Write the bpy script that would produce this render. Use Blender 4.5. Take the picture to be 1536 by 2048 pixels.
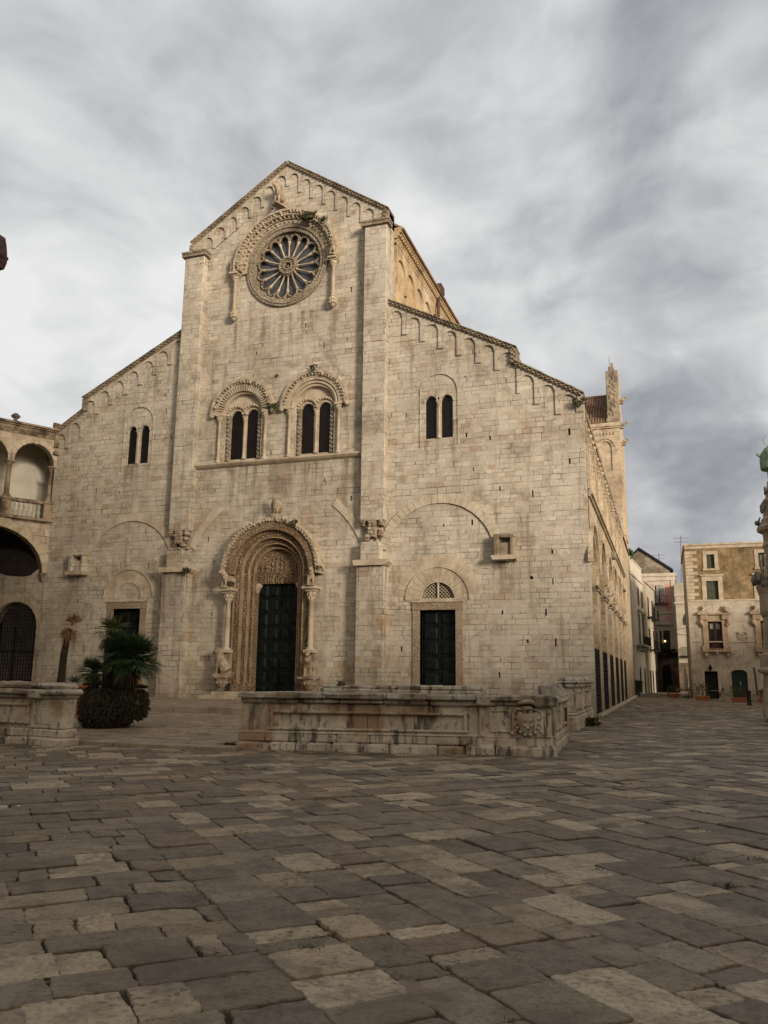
import bpy, bmesh, math, random
from math import sin, cos, pi, radians, sqrt, atan2, floor
from mathutils import Vector, Matrix
from mathutils.geometry import delaunay_2d_cdt
random.seed(11)
for o in list(bpy.data.objects): bpy.data.objects.remove(o, do_unlink=True)
SC = bpy.context.scene
COL = SC.collection
# ------------------------------------------------------------------ camera
F, PITCH, ROLL, YAW = 1635.5, .19775, .01051, .3295
CAM = Vector((2.82763, -34.96315, 1.6))
_fw = Vector((-sin(YAW)*cos(PITCH), cos(YAW)*cos(PITCH), sin(PITCH)))
_r = Vector((cos(YAW), sin(YAW), 0)); _u = _r.cross(_fw)
RV = _r*cos(ROLL)+_u*sin(ROLL); UV = _u*cos(ROLL)-_r*sin(ROLL)
cam = bpy.data.cameras.new('camera'); camo = bpy.data.objects.new('camera', cam); COL.objects.link(camo)
m = Matrix.Identity(4)
for i in range(3):
    m[i][0] = RV[i]; m[i][1] = UV[i]; m[i][2] = -_fw[i]; m[i][3] = CAM[i]
camo.matrix_world = m
cam.sensor_fit = 'AUTO'; cam.sensor_width = 36; cam.lens = F*36/2048
cam.clip_start = .05; cam.clip_end = 2000
SC.camera = camo
# survey helpers: where a sight line meets a known plane
def _ray(x, y): return RV*((x-768)/F) - UV*((y-1024)/F) + _fw
def onY(x, y, Y): d = _ray(x, y); return CAM + d*((Y-CAM.y)/d.y)
def onX(x, y, X): d = _ray(x, y); return CAM + d*((X-CAM.x)/d.x)
def onZ(x, y, Z): d = _ray(x, y); return CAM + d*((Z-CAM.z)/d.z)
# ------------------------------------------------------------------ light
SUND = Vector((.78, -.62, .165)).normalized(); SHADE_H = 31.0
SUN_STRENGTH, SUN_ANGLE = 4.1, 13
EXPOSURE = 0.0
sun = bpy.data.lights.new('sun', 'SUN'); suno = bpy.data.objects.new('sun', sun); COL.objects.link(suno)
sun.energy = SUN_STRENGTH; sun.angle = radians(SUN_ANGLE); sun.color = (1, .86, .69)
suno.rotation_euler = (-SUND).to_track_quat('-Z', 'Y').to_euler(); suno.location = (30, -40, 60)
SC.view_settings.view_transform = 'Standard'; SC.view_settings.look = 'None'
SC.view_settings.exposure = EXPOSURE; SC.view_settings.gamma = 1; SC.view_settings.use_curve_mapping = False
SC.cycles.use_denoising = True
SC.cycles.max_bounces = 6; SC.cycles.diffuse_bounces = 4; SC.cycles.glossy_bounces = 2
SC.cycles.transmission_bounces = 2; SC.cycles.caustics_reflective = False; SC.cycles.caustics_refractive = False

class NT:
    """small helper for wiring node trees"""
    def __init__(s, tree): s.t = tree; s.L = tree.links
    def n(s, typ, **kw):
        nd = s.t.nodes.new(typ)
        for k, v in kw.items(): setattr(nd, k, v)
        return nd
    def put(s, sock, v):
        if isinstance(v, bpy.types.NodeSocket): s.L.new(v, sock)
        else:
            if hasattr(sock.default_value, '__len__') and len(sock.default_value) == 4 and hasattr(v, '__len__') and len(v) == 3: v = (*v, 1)
            sock.default_value = v
    def m(s, op, a, b=None, c=None, clamp=False):
        nd = s.n('ShaderNodeMath', operation=op); nd.use_clamp = clamp
        for i, v in enumerate((a, b, c)):
            if v is not None: s.put(nd.inputs[i], v)
        return nd.outputs[0]
    def vm(s, op, a, b=None):
        nd = s.n('ShaderNodeVectorMath', operation=op); s.put(nd.inputs[0], a)
        if b is not None: s.put(nd.inputs[3 if op == 'SCALE' else 1], b)
        return nd.outputs['Value'] if op in ('DOT_PRODUCT', 'LENGTH') else nd.outputs[0]
    def xyz(s, v): nd = s.n('ShaderNodeSeparateXYZ'); s.put(nd.inputs[0], v); return nd.outputs
    def comb(s, x, y, z):
        nd = s.n('ShaderNodeCombineXYZ')
        for i, v in enumerate((x, y, z)): s.put(nd.inputs[i], v)
        return nd.outputs[0]
    def noise(s, vec, scale=1, detail=3, rough=.55, dist=0, dim='3D', w=None):
        nd = s.n('ShaderNodeTexNoise', noise_dimensions=dim)
        if vec is not None and dim != '1D': s.put(nd.inputs['Vector'], vec)
        if w is not None: s.put(nd.inputs['W'], w)
        nd.inputs['Scale'].default_value = scale; nd.inputs['Detail'].default_value = detail
        nd.inputs['Roughness'].default_value = rough; nd.inputs['Distortion'].default_value = dist
        return nd.outputs['Fac']
    def voro(s, vec, scale=1, feature='F1'):
        nd = s.n('ShaderNodeTexVoronoi', feature=feature); s.put(nd.inputs['Vector'], vec); nd.inputs['Scale'].default_value = scale
        return nd.outputs
    def white(s, vec): nd = s.n('ShaderNodeTexWhiteNoise', noise_dimensions='3D'); s.put(nd.inputs['Vector'], vec); return nd.outputs['Value']
    def ramp(s, fac, stops, interp='LINEAR'):
        nd = s.n('ShaderNodeValToRGB'); s.put(nd.inputs[0], fac); e = nd.color_ramp.elements; nd.color_ramp.interpolation = interp
        while len(e) < len(stops): e.new(.5)
        for i, (p, c) in enumerate(stops):
            e[i].position = p; e[i].color = (*c, 1) if hasattr(c, '__len__') else (c, c, c, 1)
        return nd.outputs[0]
    def mix(s, f, a, b, mode='MIX'):
        nd = s.n('ShaderNodeMix', data_type='RGBA', blend_type=mode); s.put(nd.inputs[0], f); s.put(nd.inputs[6], a); s.put(nd.inputs[7], b)
        return nd.outputs[2]
    def sm(s, v, a, b):
        nd = s.n('ShaderNodeMapRange', interpolation_type='SMOOTHSTEP'); s.put(nd.inputs[0], v); nd.inputs[1].default_value = a; nd.inputs[2].default_value = b
        return nd.outputs[0]
    def bump(s, h, strength=.5, dist=.02, normal=None):
        nd = s.n('ShaderNodeBump'); s.put(nd.inputs['Height'], h); nd.inputs['Strength'].default_value = strength; nd.inputs['Distance'].default_value = dist
        if normal is not None: s.L.new(normal, nd.inputs['Normal'])
        return nd.outputs[0]

# ------------------------------------------------------------------ sky: evening overcast, brighter low in the west behind the camera
BILLOW = .9
W = bpy.data.worlds.new('World'); SC.world = W; W.use_nodes = True
W.node_tree.nodes.clear(); k = NT(W.node_tree)
_d = k.vm('NORMALIZE', k.n('ShaderNodeTexCoord').outputs['Generated'])
_x, _y, _z = k.xyz(_d)
_zz = k.m('ADD', k.m('MAXIMUM', _z, 0.0), .42)
_p = k.comb(k.m('DIVIDE', _x, _zz), k.m('DIVIDE', _y, _zz), 0.0)
_wp = k.vm('ADD', _p, k.vm('SCALE', k.comb(k.noise(_p, 1.7, 3), k.noise(k.vm('ADD', _p, (4, 8, 1)), 1.7, 3), 0.0), .34))
_q = k.vm('ADD', _wp, (8.8, 7.3, 0))
_n1 = k.noise(_q, 1.55, 7, .50)
_n1b = k.noise(k.vm('ADD', _q, (-.075, .06, 0)), 1.55, 7, .50)
_n3 = k.noise(k.vm('ADD', _p, (7.3, 8.8, 5)), .85, 3, .5)
_rel = k.m('MULTIPLY', k.m('SUBTRACT', _n1, _n1b), 1.35)                        # lit and shaded flanks of the billows
_cl = k.m('ADD', k.m('ADD', k.m('MULTIPLY', k.m('SUBTRACT', _n1, .5), .50), k.m('MULTIPLY', k.m('SUBTRACT', _n3, .5), .60)), k.m('ADD', _rel, .60))
_side = k.m('MULTIPLY', k.vm('DOT_PRODUCT', _d, (-.90, .36, .0)), .30)      # the west is lighter, the east greyer
_bi = k.m('ABSOLUTE', k.m('SUBTRACT', k.noise(k.vm('ADD', _wp, (7.7, 6.0, 0)), 1.9, 7, .52), .5))
_cl = k.m('ADD', _cl, k.m('MULTIPLY', k.m('SUBTRACT', _bi, .10), BILLOW))
_cl = k.m('ADD', _cl, k.m('SUBTRACT', _side, .088))
_cc = k.ramp(_cl, [(.40, (.235, .250, .285)), (.52, (.365, .378, .410)), (.62, (.520, .526, .550)), (.72, (.69, .693, .70)), (.86, (.88, .88, .875))])
_low = k.sm(_z, .02, .36)
_cc = k.mix(k.m('MULTIPLY', k.m('SUBTRACT', 1.0, _low), .42), _cc, (.215, .235, .285))
_cc = k.mix(1.0, _cc, k.ramp(k.m('ADD', k.m('MULTIPLY', _y, .5), .5), [(.18, (.84, .84, .86)), (.62, (1, 1, 1))]), 'MULTIPLY')   # unseen southern sky dimmed to cut the fill on the front
SKY_GLOW = 1.6
_g = k.m('POWER', k.m('MAXIMUM', k.vm('DOT_PRODUCT', _d, tuple(SUND)), 0.0), 3.0)
_cc = k.mix(1.0, _cc, k.mix(_g, (0, 0, 0), (SKY_GLOW, SKY_GLOW*.80, SKY_GLOW*.52)), 'ADD')
_sky = k.n('ShaderNodeTexSky', sky_type='NISHITA'); _sky.sun_disc = False
_sky.sun_elevation = math.asin(SUND.z); _sky.sun_rotation = atan2(SUND.x, SUND.y)
_sky.air_density = 1.5; _sky.dust_density = 3
SKY_STR = .1
_c10 = k.vm('SCALE', _cc, 1/SKY_STR)
_mx = k.mix(.93, _sky.outputs[0], _c10)
_bg = k.n('ShaderNodeBackground'); k.put(_bg.inputs[0], _mx); _bg.inputs[1].default_value = SKY_STR
_ow = k.n('ShaderNodeOutputWorld'); k.L.new(_bg.outputs[0], _ow.inputs[0])

# ------------------------------------------------------------------ materials
MATS = {}
def newmat(name):
    mt = bpy.data.materials.new(name); mt.use_nodes = True; mt.node_tree.nodes.clear(); MATS[name] = mt
    q = NT(mt.node_tree); b = q.n('ShaderNodeBsdfPrincipled'); o = q.n('ShaderNodeOutputMaterial'); q.L.new(b.outputs[0], o.inputs[0])
    b.inputs['Specular IOR Level'].default_value = .3
    return mt, q, b
def coords(q, rot=0):
    tc = q.n('ShaderNodeTexCoord'); v = tc.outputs['Object']; nn = tc.outputs['Normal']
    if rot:
        for_ = []
        for s_ in (v, nn):
            r_ = q.n('ShaderNodeVectorRotate', rotation_type='Z_AXIS'); q.put(r_.inputs['Vector'], s_); r_.inputs['Angle'].default_value = rot; for_.append(r_.outputs[0])
        v, nn = for_
    return v, nn
def masonry(name, tones, h=.222, w=.40, joint=(.07, .050, .033), jw=.023, jstr=1.0, grime=(.16, .125, .09), grime_amt=.60, rust=(.33, .195, .10), rust_amt=.66, rot=0, bump=.55, rough=.9, low_rust=True, runoff=None):
    mt, q, b = newmat(name)
    v, nn = coords(q, rot)
    x, y, z = q.xyz(v); nx, ny, nz = q.xyz(nn)
    side = q.m('GREATER_THAN', q.m('ABSOLUTE', nx), .62)
    u = q.m('ADD', q.m('MULTIPLY', x, q.m('SUBTRACT', 1.0, side)), q.m('MULTIPLY', y, side))
    wob = q.m('MULTIPLY', q.m('SUBTRACT', q.noise(v, 1.1, 2), .5), .07)
    z2 = q.m('ADD', q.m('ADD', z, wob), q.m('MULTIPLY', q.noise(None, .8, 2, dim='1D', w=z), .42))
    zr = q.m('DIVIDE', z2, h); row = q.m('FLOOR', zr); fz = q.m('FRACT', zr)
    rr = q.white(q.comb(row, 3.1, side))
    u2 = q.m('ADD', q.m('ADD', u, q.m('MULTIPLY', rr, 7.0)), q.m('MULTIPLY', q.noise(q.comb(u, q.m('MULTIPLY', row, 3.7), 0.0), 1.0, 2), .95))
    ur = q.m('DIVIDE', u2, w); cl = q.m('FLOOR', ur); fu = q.m('FRACT', ur)
    cid = q.comb(cl, row, side)
    rnd = q.white(cid); rnd2 = q.white(q.vm('ADD', cid, (17.3, 5.1, 2.2)))
    du = q.m('MULTIPLY', q.m('MINIMUM', fu, q.m('SUBTRACT', 1.0, fu)), w)
    dz = q.m('MULTIPLY', q.m('MINIMUM', fz, q.m('SUBTRACT', 1.0, fz)), h)
    fine = q.noise(v, 9, 4, .65)
    d = q.m('ADD', q.m('MINIMUM', du, dz), q.m('MULTIPLY', q.m('SUBTRACT', fine, .5), .03))
    jn = q.m('SUBTRACT', 1.0, q.sm(d, 0.0, jw))
    jvis = q.m('MULTIPLY', q.sm(q.noise(q.vm('MULTIPLY', v, (1, 1, 1.6)), 1.3, 3), .36, .66), q.m('ADD', .5, q.m('MULTIPLY', rnd2, .5)))
    jj = q.m('MULTIPLY', jn, q.m('MULTIPLY', jvis, jstr))
    col = q.ramp(rnd, tones)
    big = q.noise(v, .28, 4, .6, .4)
    col = q.mix(q.m('MULTIPLY', q.sm(big, .40, .68), grime_amt), col, q.mix(.5, col, grime))
    streak = q.noise(q.vm('MULTIPLY', v, (2.2, 2.2, .22)), 1.0, 4, .65)
    col = q.mix(q.m('MULTIPLY', q.sm(streak, .52, .74), grime_amt*.9), col, grime)
    rs = q.noise(q.vm('ADD', v, (31, 7, 3)), .55, 4, .62)
    lowf = q.m('SUBTRACT', 1.0, q.sm(z, 1.5, 9.0)) if low_rust else 0.35
    rsel = q.m('MAXIMUM', q.m('MULTIPLY', q.sm(rs, .54, .72), q.m('ADD', .48, q.m('MULTIPLY', lowf, .8))), q.m('MULTIPLY', q.m('GREATER_THAN', rnd2, .972), .65))
    col = q.mix(q.m('MULTIPLY', rsel, rust_amt), col, rust)
    col = q.mix(q.m('MULTIPLY', q.sm(fine, .3, .75), .35), col, q.mix(1.0, col, (.55, .5, .45), 'MULTIPLY'))
    pit = q.sm(q.noise(v, 4.5, 5, .72), .57, .68)
    patch = q.sm(q.noise(q.vm('ADD', v, (8, 3, 12)), .95, 5, .7, .6), .50, .66)
    col = q.mix(q.m('MULTIPLY', patch, .68), col, q.mix(1.0, col, (.58, .55, .52), 'MULTIPLY'))
    pale = q.sm(q.noise(q.vm('ADD', v, (2, 13, 6)), .5, 4, .6), .50, .70)
    col = q.mix(q.m('MULTIPLY', pale, .42), col, (.60, .55, .475))
    col = q.mix(q.m('MULTIPLY', pit, .5), col, grime)
    foot = q.m('MULTIPLY', q.m('SUBTRACT', 1.0, q.sm(z, .3, 2.3)), q.sm(q.noise(q.vm('ADD', v, (3, 3, 9)), 1.1, 4, .65), .36, .62))
    col = q.mix(q.m('MULTIPLY', foot, .55), col, q.mix(1.0, col, (.52, .45, .38), 'MULTIPLY'))
    if runoff:
        st2 = q.sm(q.noise(q.vm('MULTIPLY', v, (3.2, 3.2, .12)), 1.0, 4, .7), .44, .66)
        for x0, x1, zt, ln in runoff:
            inx = q.m('MULTIPLY', q.m('GREATER_THAN', x, x0), q.m('LESS_THAN', x, x1)); dn = q.m('SUBTRACT', zt, z)
            mk = q.m('MULTIPLY', q.m('MULTIPLY', inx, q.m('GREATER_THAN', dn, 0.0)), q.m('SUBTRACT', 1.0, q.sm(dn, 0.0, ln)))
            col = q.mix(q.m('MULTIPLY', q.m('MULTIPLY', mk, st2), .75), col, (.17, .13, .095))
    col = q.mix(jj, col, joint)
    q.put(b.inputs['Base Color'], col); b.inputs['Roughness'].default_value = rough
    hgt = q.m('ADD', q.m('ADD', q.m('MULTIPLY', jj, -1.0), q.m('MULTIPLY', fine, .35)), q.m('MULTIPLY', rnd, .25))
    q.put(b.inputs['Normal'], q.bump(hgt, bump, .03))
    return mt
def plain(name, c, rough=.8, var=.25, scale=3, c2=None, metallic=0, bump=.0, spec=.3, streak=0, bscale=20):
    mt, q, b = newmat(name)
    v, nn = coords(q)
    n1 = q.noise(v, scale, 4, .6)
    if c2 is None: c2 = tuple(x*(1-var*1.6) for x in c)
    col = q.mix(q.sm(n1, .35, .68), c, c2)
    if streak:
        s_ = q.noise(q.vm('MULTIPLY', v, (2.4, 2.4, .25)), 1.2, 4, .65)
        col = q.mix(q.m('MULTIPLY', q.sm(s_, .5, .75), streak), col, tuple(x*.42 for x in c))
    q.put(b.inputs['Base Color'], col); b.inputs['Roughness'].default_value = rough; b.inputs['Metallic'].default_value = metallic
    b.inputs['Specular IOR Level'].default_value = spec
    if bump: q.put(b.inputs['Normal'], q.bump(q.noise(v, bscale, 4, .65), bump, .02))
    return mt
def carved(name, c, c2, scale=5.5, dark=.45, bump=1.0, depth=.06):
    """weathered relief carving: curling vine-like pattern cut into the stone"""
    mt, q, b = newmat(name)
    v, nn = coords(q)
    wv = q.vm('ADD', v, q.vm('SCALE', q.comb(q.noise(v, 3, 2), q.noise(q.vm('ADD', v, (5, 5, 5)), 3, 2), q.noise(q.vm('ADD', v, (9, 2, 7)), 3, 2)), .25))
    e1 = q.voro(wv, scale*1.25, 'DISTANCE_TO_EDGE')['Distance']; e2 = q.voro(q.vm('ADD', q.vm('MULTIPLY', wv, (1, 1, .6)), (3, 1, 2)), scale*2.6, 'DISTANCE_TO_EDGE')['Distance']
    cut = q.m('MULTIPLY', q.sm(e1, .015, .13), q.m('ADD', .55, q.m('MULTIPLY', q.sm(e2, .01, .11), .45)))
    big = q.noise(v, 1.1, 4, .6)
    col = q.mix(q.sm(big, .38, .66), c, c2)
    col = q.mix(q.m('MULTIPLY', q.m('SUBTRACT', 1.0, cut), dark), col, tuple(x*.28 for x in c2))
    fine = q.noise(v, 16, 4, .65)
    col = q.mix(q.m('MULTIPLY', q.sm(fine, .45, .75), .3), col, tuple(x*.5 for x in c2))
    q.put(b.inputs['Base Color'], col); b.inputs['Roughness'].default_value = .92
    q.put(b.inputs['Normal'], q.bump(q.m('ADD', cut, q.m('MULTIPLY', fine, .4)), bump, depth))
    return mt
CREAM = [(0, (.44, .39, .315)), (.22, (.52, .47, .39)), (.5, (.56, .51, .43)), (.78, (.50, .45, .37)), (.9, (.62, .57, .485)), (1, (.45, .38, .29))]
M_FAC = masonry('facade limestone blocks', CREAM, runoff=[(-19.2, -10.2, 11.72, 2.6), (-7.3, -5.7, 12.3, 1.8), (-23.6, -22.0, 12.3, 1.8), (-16.6, -12.6, 19.6, 3.2), (-4.1, -2.9, 6.5, 2.2), (-26.3, -25.1, 6.5, 2.0), (-10.4, -8.6, 6.4, 2.4), (-20.7, -18.8, 6.4, 2.4), (-17.6, -17.0, 19.4, 3.0), (-12.2, -11.6, 19.4, 2.6)])
M_SIDE = masonry('side wall limestone', [(0, (.42, .33, .225)), (.5, (.52, .425, .30)), (1, (.58, .485, .355))], rust_amt=.6)
M_NAVE = masonry('warm nave limestone', [(0, (.50, .37, .22)), (.5, (.58, .45, .28)), (1, (.64, .51, .34))], jstr=.35, rust_amt=.7, low_rust=False)
M_TRIM = plain('dressed limestone trim', (.52, .445, .34), .88, c2=(.36, .29, .21), scale=1.6, bump=.5, streak=.5)
M_TRIMD = plain('weathered dark trim stone', (.34, .28, .205), .92, c2=(.15, .12, .088), scale=2.2, bump=.8, streak=.5)
M_CARVE = carved('carved ochre relief', (.43, .315, .21), (.30, .20, .12), dark=.6)
M_CARVL = carved('carved pale relief', (.52, .44, .33), (.37, .30, .22), scale=6, dark=.42)
M_STAT = plain('statue limestone', (.42, .34, .25), .92, c2=(.20, .155, .11), scale=3.5, bump=1.0, bscale=14)
M_RUBBLE = masonry('exposed rubble core', [(0, (.32, .23, .16)), (.5, (.44, .35, .26)), (1, (.52, .44, .34))], h=.17, w=.24, jw=.05, jstr=1, joint=(.03, .02, .015), bump=1.4)
M_DARK = plain('dark interior', (.012, .010, .009), .9, var=.1)
M_GLASS = plain('dark brown glazing', (.010, .007, .006), .35, var=.3, spec=.35)
M_ROSEGL = plain('leaded rose glass', (.085, .09, .10), .32, var=.25, scale=5, spec=.5)
M_DOOR = plain('black green painted door', (.007, .0115, .0115), .5, var=.5, scale=4, spec=.22)
M_TILE = None
def tilemat():
    mt, q, b = newmat('weathered clay roof tile')
    v, nn = coords(q)
    n1 = q.noise(v, 1.3, 4, .6); n2 = q.noise(v, 7, 3, .6)
    col = q.ramp(n1, [(.25, (.14, .075, .048)), (.5, (.26, .16, .105)), (.75, (.36, .27, .20))])
    col = q.mix(q.m('MULTIPLY', q.sm(n2, .45, .7), .6), col, (.10, .075, .055))
    q.put(b.inputs['Base Color'], col); b.inputs['Roughness'].default_value = .9
    q.put(b.inputs['Normal'], q.bump(n2, .5, .02)); return mt
M_TILE = tilemat()

# ------------------------------------------------------------------ mesh building
IMP = {}           # inverse world matrix of each thing's Empty
class MB:
    def __init__(s): s.v = []; s.f = []; s.sm = []; s.M = None
    def add(s, vs, fs, smooth=False):
        o = len(s.v)
        for p in vs:
            p = Vector(p)
            s.v.append(tuple(s.M @ p) if s.M is not None else tuple(p))
        for f in fs: s.f.append([o+i for i in f]); s.sm.append(smooth)
    def box(s, x0, x1, y0, y1, z0, z1, j=0):
        vs = [(x, y, z) for z in (z0, z1) for y in (y0, y1) for x in (x0, x1)]
        if j: vs = [tuple(c+random.uniform(-j, j) for c in p) for p in vs]
        s.add(vs, [(0, 2, 3, 1), (4, 5, 7, 6), (0, 1, 5, 4), (2, 6, 7, 3), (0, 4, 6, 2), (1, 3, 7, 5)])
    def bbox(s, x0, x1, y0, y1, z0, z1, c=.02, j=0):
        """box with chamfered edges"""
        c = min(c, (x1-x0)*.45, (y1-y0)*.45, (z1-z0)*.45)
        def loop(z, i): return [(x0+c+i, y0+i, z), (x1-c-i, y0+i, z), (x1-i, y0+c+i, z), (x1-i, y1-c-i, z), (x1-c-i, y1-i, z), (x0+c+i, y1-i, z), (x0+i, y1-c-i, z), (x0+i, y0+c+i, z)]
        L = loop(z0, c)+loop(z0+c, 0)+loop(z1-c, 0)+loop(z1, c)
        if j: L = [tuple(q+random.uniform(-j, j) for q in p) for p in L]
        fs = [tuple(range(7, -1, -1)), tuple(range(24, 32))]
        for l in range(3):
            for i in range(8): fs.append((l*8+i, l*8+(i+1) % 8, (l+1)*8+(i+1) % 8, (l+1)*8+i))
        s.add(L, fs)
    def prism(s, pts, d0, d1, plane='xz'):
        n = len(pts)
        def P(a, b, d): return (a, d, b) if plane == 'xz' else ((d, a, b) if plane == 'yz' else (a, b, d))
        vs = [P(a, b, d0) for a, b in pts]+[P(a, b, d1) for a, b in pts]
        fs = [tuple(range(n)), tuple(range(2*n-1, n-1, -1))]+[(i, (i+1) % n, n+(i+1) % n, n+i) for i in range(n)]
        s.add(vs, fs)
    def ring(s, cx, cz, r0, r1, d0, d1, a0=0, a1=pi, n=24, plane='xz', r1b=None):
        """annular sector; r1b lets the back/outer edge splay"""
        def P(a, b, d): return (a, d, b) if plane == 'xz' else ((d, a, b) if plane == 'yz' else (a, b, d))
        full = abs(a1-a0) > 2*pi-1e-4
        vs = []; N = n if full else n+1
        for i in range(N):
            a = a0+(a1-a0)*i/n
            for r, d in ((r0, d0), (r1, d0), (r1, d1), (r0, d1)): vs.append(P(cx+r*cos(a), cz+r*sin(a), d))
        fs = []
        for i in range(n):
            A = i*4; B = ((i+1) % N)*4
            for j in range(4): fs.append((A+j, A+(j+1) % 4, B+(j+1) % 4, B+j))
        if not full: fs += [(0, 1, 2, 3), tuple((N-1)*4+j for j in (3, 2, 1, 0))]
        s.add(vs, fs)
    def vouss(s, cx, cz, r0, r1, d0, d1, a0, a1, n, plane='xz', gap=.012, j=.012):
        rm = (r0+r1)/2
        for i in range(n):
            t0 = a0+(a1-a0)*i/n; t1 = a0+(a1-a0)*(i+1)/n; g = gap/rm/2
            s.ring(cx, cz, r0+random.uniform(0, j), r1+random.uniform(-j, j)*2, d0+random.uniform(-j, j)*.6, d1, t0+g, t1-g, 2, plane)
    def tube(s, pts, rad, n=8, cap=True, smooth=True):
        pts = [Vector(p) for p in pts]; R = rad if hasattr(rad, '__len__') else [rad]*len(pts)
        vs = []; ref = None
        for i, p in enumerate(pts):
            t = (pts[min(i+1, len(pts)-1)]-pts[max(i-1, 0)]).normalized()
            if ref is None: ref = Vector((0, 0, 1)) if abs(t.z) < .9 else Vector((1, 0, 0))
            a = t.cross(ref).normalized(); b2 = t.cross(a).normalized(); ref = b2.cross(t)*-1 if False else ref
            for k_ in range(n):
                an = 2*pi*k_/n; vs.append(p+a*(R[i]*cos(an))+b2*(R[i]*sin(an)))
        fs = []
        for i in range(len(pts)-1):
            for k_ in range(n): fs.append((i*n+k_, i*n+(k_+1) % n, (i+1)*n+(k_+1) % n, (i+1)*n+k_))
        s.add(vs, fs, smooth)
        if cap: s.add([vs[i] for i in range(n)], [tuple(range(n))]); s.add([vs[-n+i] for i in range(n)], [tuple(range(n))])
    def lathe(s, prof, c, n=14, smooth=True, a0=0, sy=1):
        vs = []; fs = []
        for r, z in prof:
            for i in range(n): vs.append((c[0]+r*cos(a0+2*pi*i/n), c[1]+r*sin(a0+2*pi*i/n)*sy, c[2]+z))
        for k_ in range(len(prof)-1):
            for i in range(n): fs.append((k_*n+i, k_*n+(i+1) % n, (k_+1)*n+(i+1) % n, (k_+1)*n+i))
        s.add(vs, fs, smooth)
        s.add(vs[:n], [tuple(range(n))]); s.add(vs[-n:], [tuple(range(n))])
    def blob(s, c, r, nu=8, nv=6, jit=0, rot=None):
        vs = []; fs = []; c = Vector(c); r = r if hasattr(r, '__len__') else (r, r, r)
        R = rot.to_matrix() if rot is not None else None
        for j in range(1, nv):
            for i in range(nu):
                th = pi*j/nv; ph = 2*pi*i/nu
                p = Vector((r[0]*sin(th)*cos(ph), r[1]*sin(th)*sin(ph), r[2]*cos(th)))*(1+random.uniform(-jit, jit))
                vs.append(c+(R @ p if R else p))
        top = len(vs); a = Vector((0, 0, r[2])); vs.append(c+(R @ a if R else a)); vs.append(c-(R @ a if R else a))
        for j in range(nv-2):
            for i in range(nu): fs.append((j*nu+i, j*nu+(i+1) % nu, (j+1)*nu+(i+1) % nu, (j+1)*nu+i))
        for i in range(nu): fs.append((top, (i+1) % nu, i)); fs.append((top+1, (nv-2)*nu+i, (nv-2)*nu+(i+1) % nu))
        s.add(vs, fs, True)
    def mesh(s, name, mat):
        me = bpy.data.meshes.new(name); me.from_pydata(s.v, [], s.f); me.polygons.foreach_set('use_smooth', s.sm)
        b = bmesh.new(); b.from_mesh(me); bmesh.ops.recalc_face_normals(b, faces=b.faces); b.to_mesh(me); b.free()
        for x in (mat if isinstance(mat, (list, tuple)) else [mat]): me.materials.append(x)
        me.update(); return me
    def build(s, name, mat, parent=None, **kw): return link(name, s.mesh(name, mat), parent, **kw)
def link(name, me, parent=None, label=None):
    o = bpy.data.objects.new(name, me); COL.objects.link(o)
    if parent is not None:
        o.parent = parent
        if parent.name in IMP: o.matrix_parent_inverse = IMP[parent.name]
    if label: o['label'] = label
    return o
def thing(name, loc, label, cat, group=None):
    o = bpy.data.objects.new(name, None); COL.objects.link(o); o.location = loc; o.empty_display_size = .2
    o['label'] = label; o['category'] = cat
    if group: o['group'] = group
    IMP[o.name] = Matrix.Translation(Vector(loc)).inverted()
    return o
def tag(o, label, cat, group=None):
    o['label'] = label; o['category'] = cat
    if group: o['group'] = group
    return o
def struct(o): o['kind'] = 'structure'; return o
def smoothstep(a, b, x): t = max(0, min(1, (x-a)/(b-a))); return t*t*(3-2*t)
def dup(root, loc, label=None, group=None):
    r = root.copy(); COL.objects.link(r); r.location = loc
    if label: r['label'] = label
    if group: r['group'] = group
    for ch in list(root.children):
        c = ch.copy(); COL.objects.link(c); c.parent = r
        for g in list(ch.children):
            e = g.copy(); COL.objects.link(e); e.parent = c
    return r
def plate(outline, holes, d0, d1, plane='xz', rotz=None):
    """flat wall of real thickness with openings cut clean through: returns an MB"""
    vs, es = [], []
    for pts in [outline]+holes:
        b = len(vs); n = len(pts); vs += [Vector((a, c)) for a, c in pts]; es += [(b+i, b+(i+1) % n) for i in range(n)]
    ov, oe, of, _a, oe_src, _c = delaunay_2d_cdt(vs, es, [], 0, 1e-6)
    def inside(p, poly):
        c = False; j = len(poly)-1
        for i in range(len(poly)):
            (xi, yi), (xj, yj) = poly[i], poly[j]
            if (yi > p[1]) != (yj > p[1]) and p[0] < (xj-xi)*(p[1]-yi)/(yj-yi)+xi: c = not c
            j = i
        return c
    hb = [(min(p[0] for p in h), max(p[0] for p in h), min(p[1] for p in h), max(p[1] for p in h), h) for h in holes]
    keep = []
    for f in of:
        c = (sum(ov[i].x for i in f)/len(f), sum(ov[i].y for i in f)/len(f))
        if inside(c, outline) and not any(b[0] < c[0] < b[1] and b[2] < c[1] < b[3] and inside(c, b[4]) for b in hb): keep.append(f)
    of = keep
    P = (lambda a, c, d: (a, d, c)) if plane == 'xz' else ((lambda a, c, d: (d, a, c)) if plane == 'yz' else (lambda a, c, d: (a, c, d)))
    n = len(ov); fs = [tuple(f) for f in of]+[tuple(n+i for i in reversed(f)) for f in of]
    cnt = {}
    for f in of:
        for i in range(len(f)):
            e = tuple(sorted((f[i], f[(i+1) % len(f)]))); cnt[e] = cnt.get(e, 0)+1
    fs += [(a, c, n+c, n+a) for (a, c), k_ in cnt.items() if k_ == 1]
    out = MB(); out.add([P(v.x, v.y, d0) for v in ov]+[P(v.x, v.y, d1) for v in ov], fs)
    return out
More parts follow.
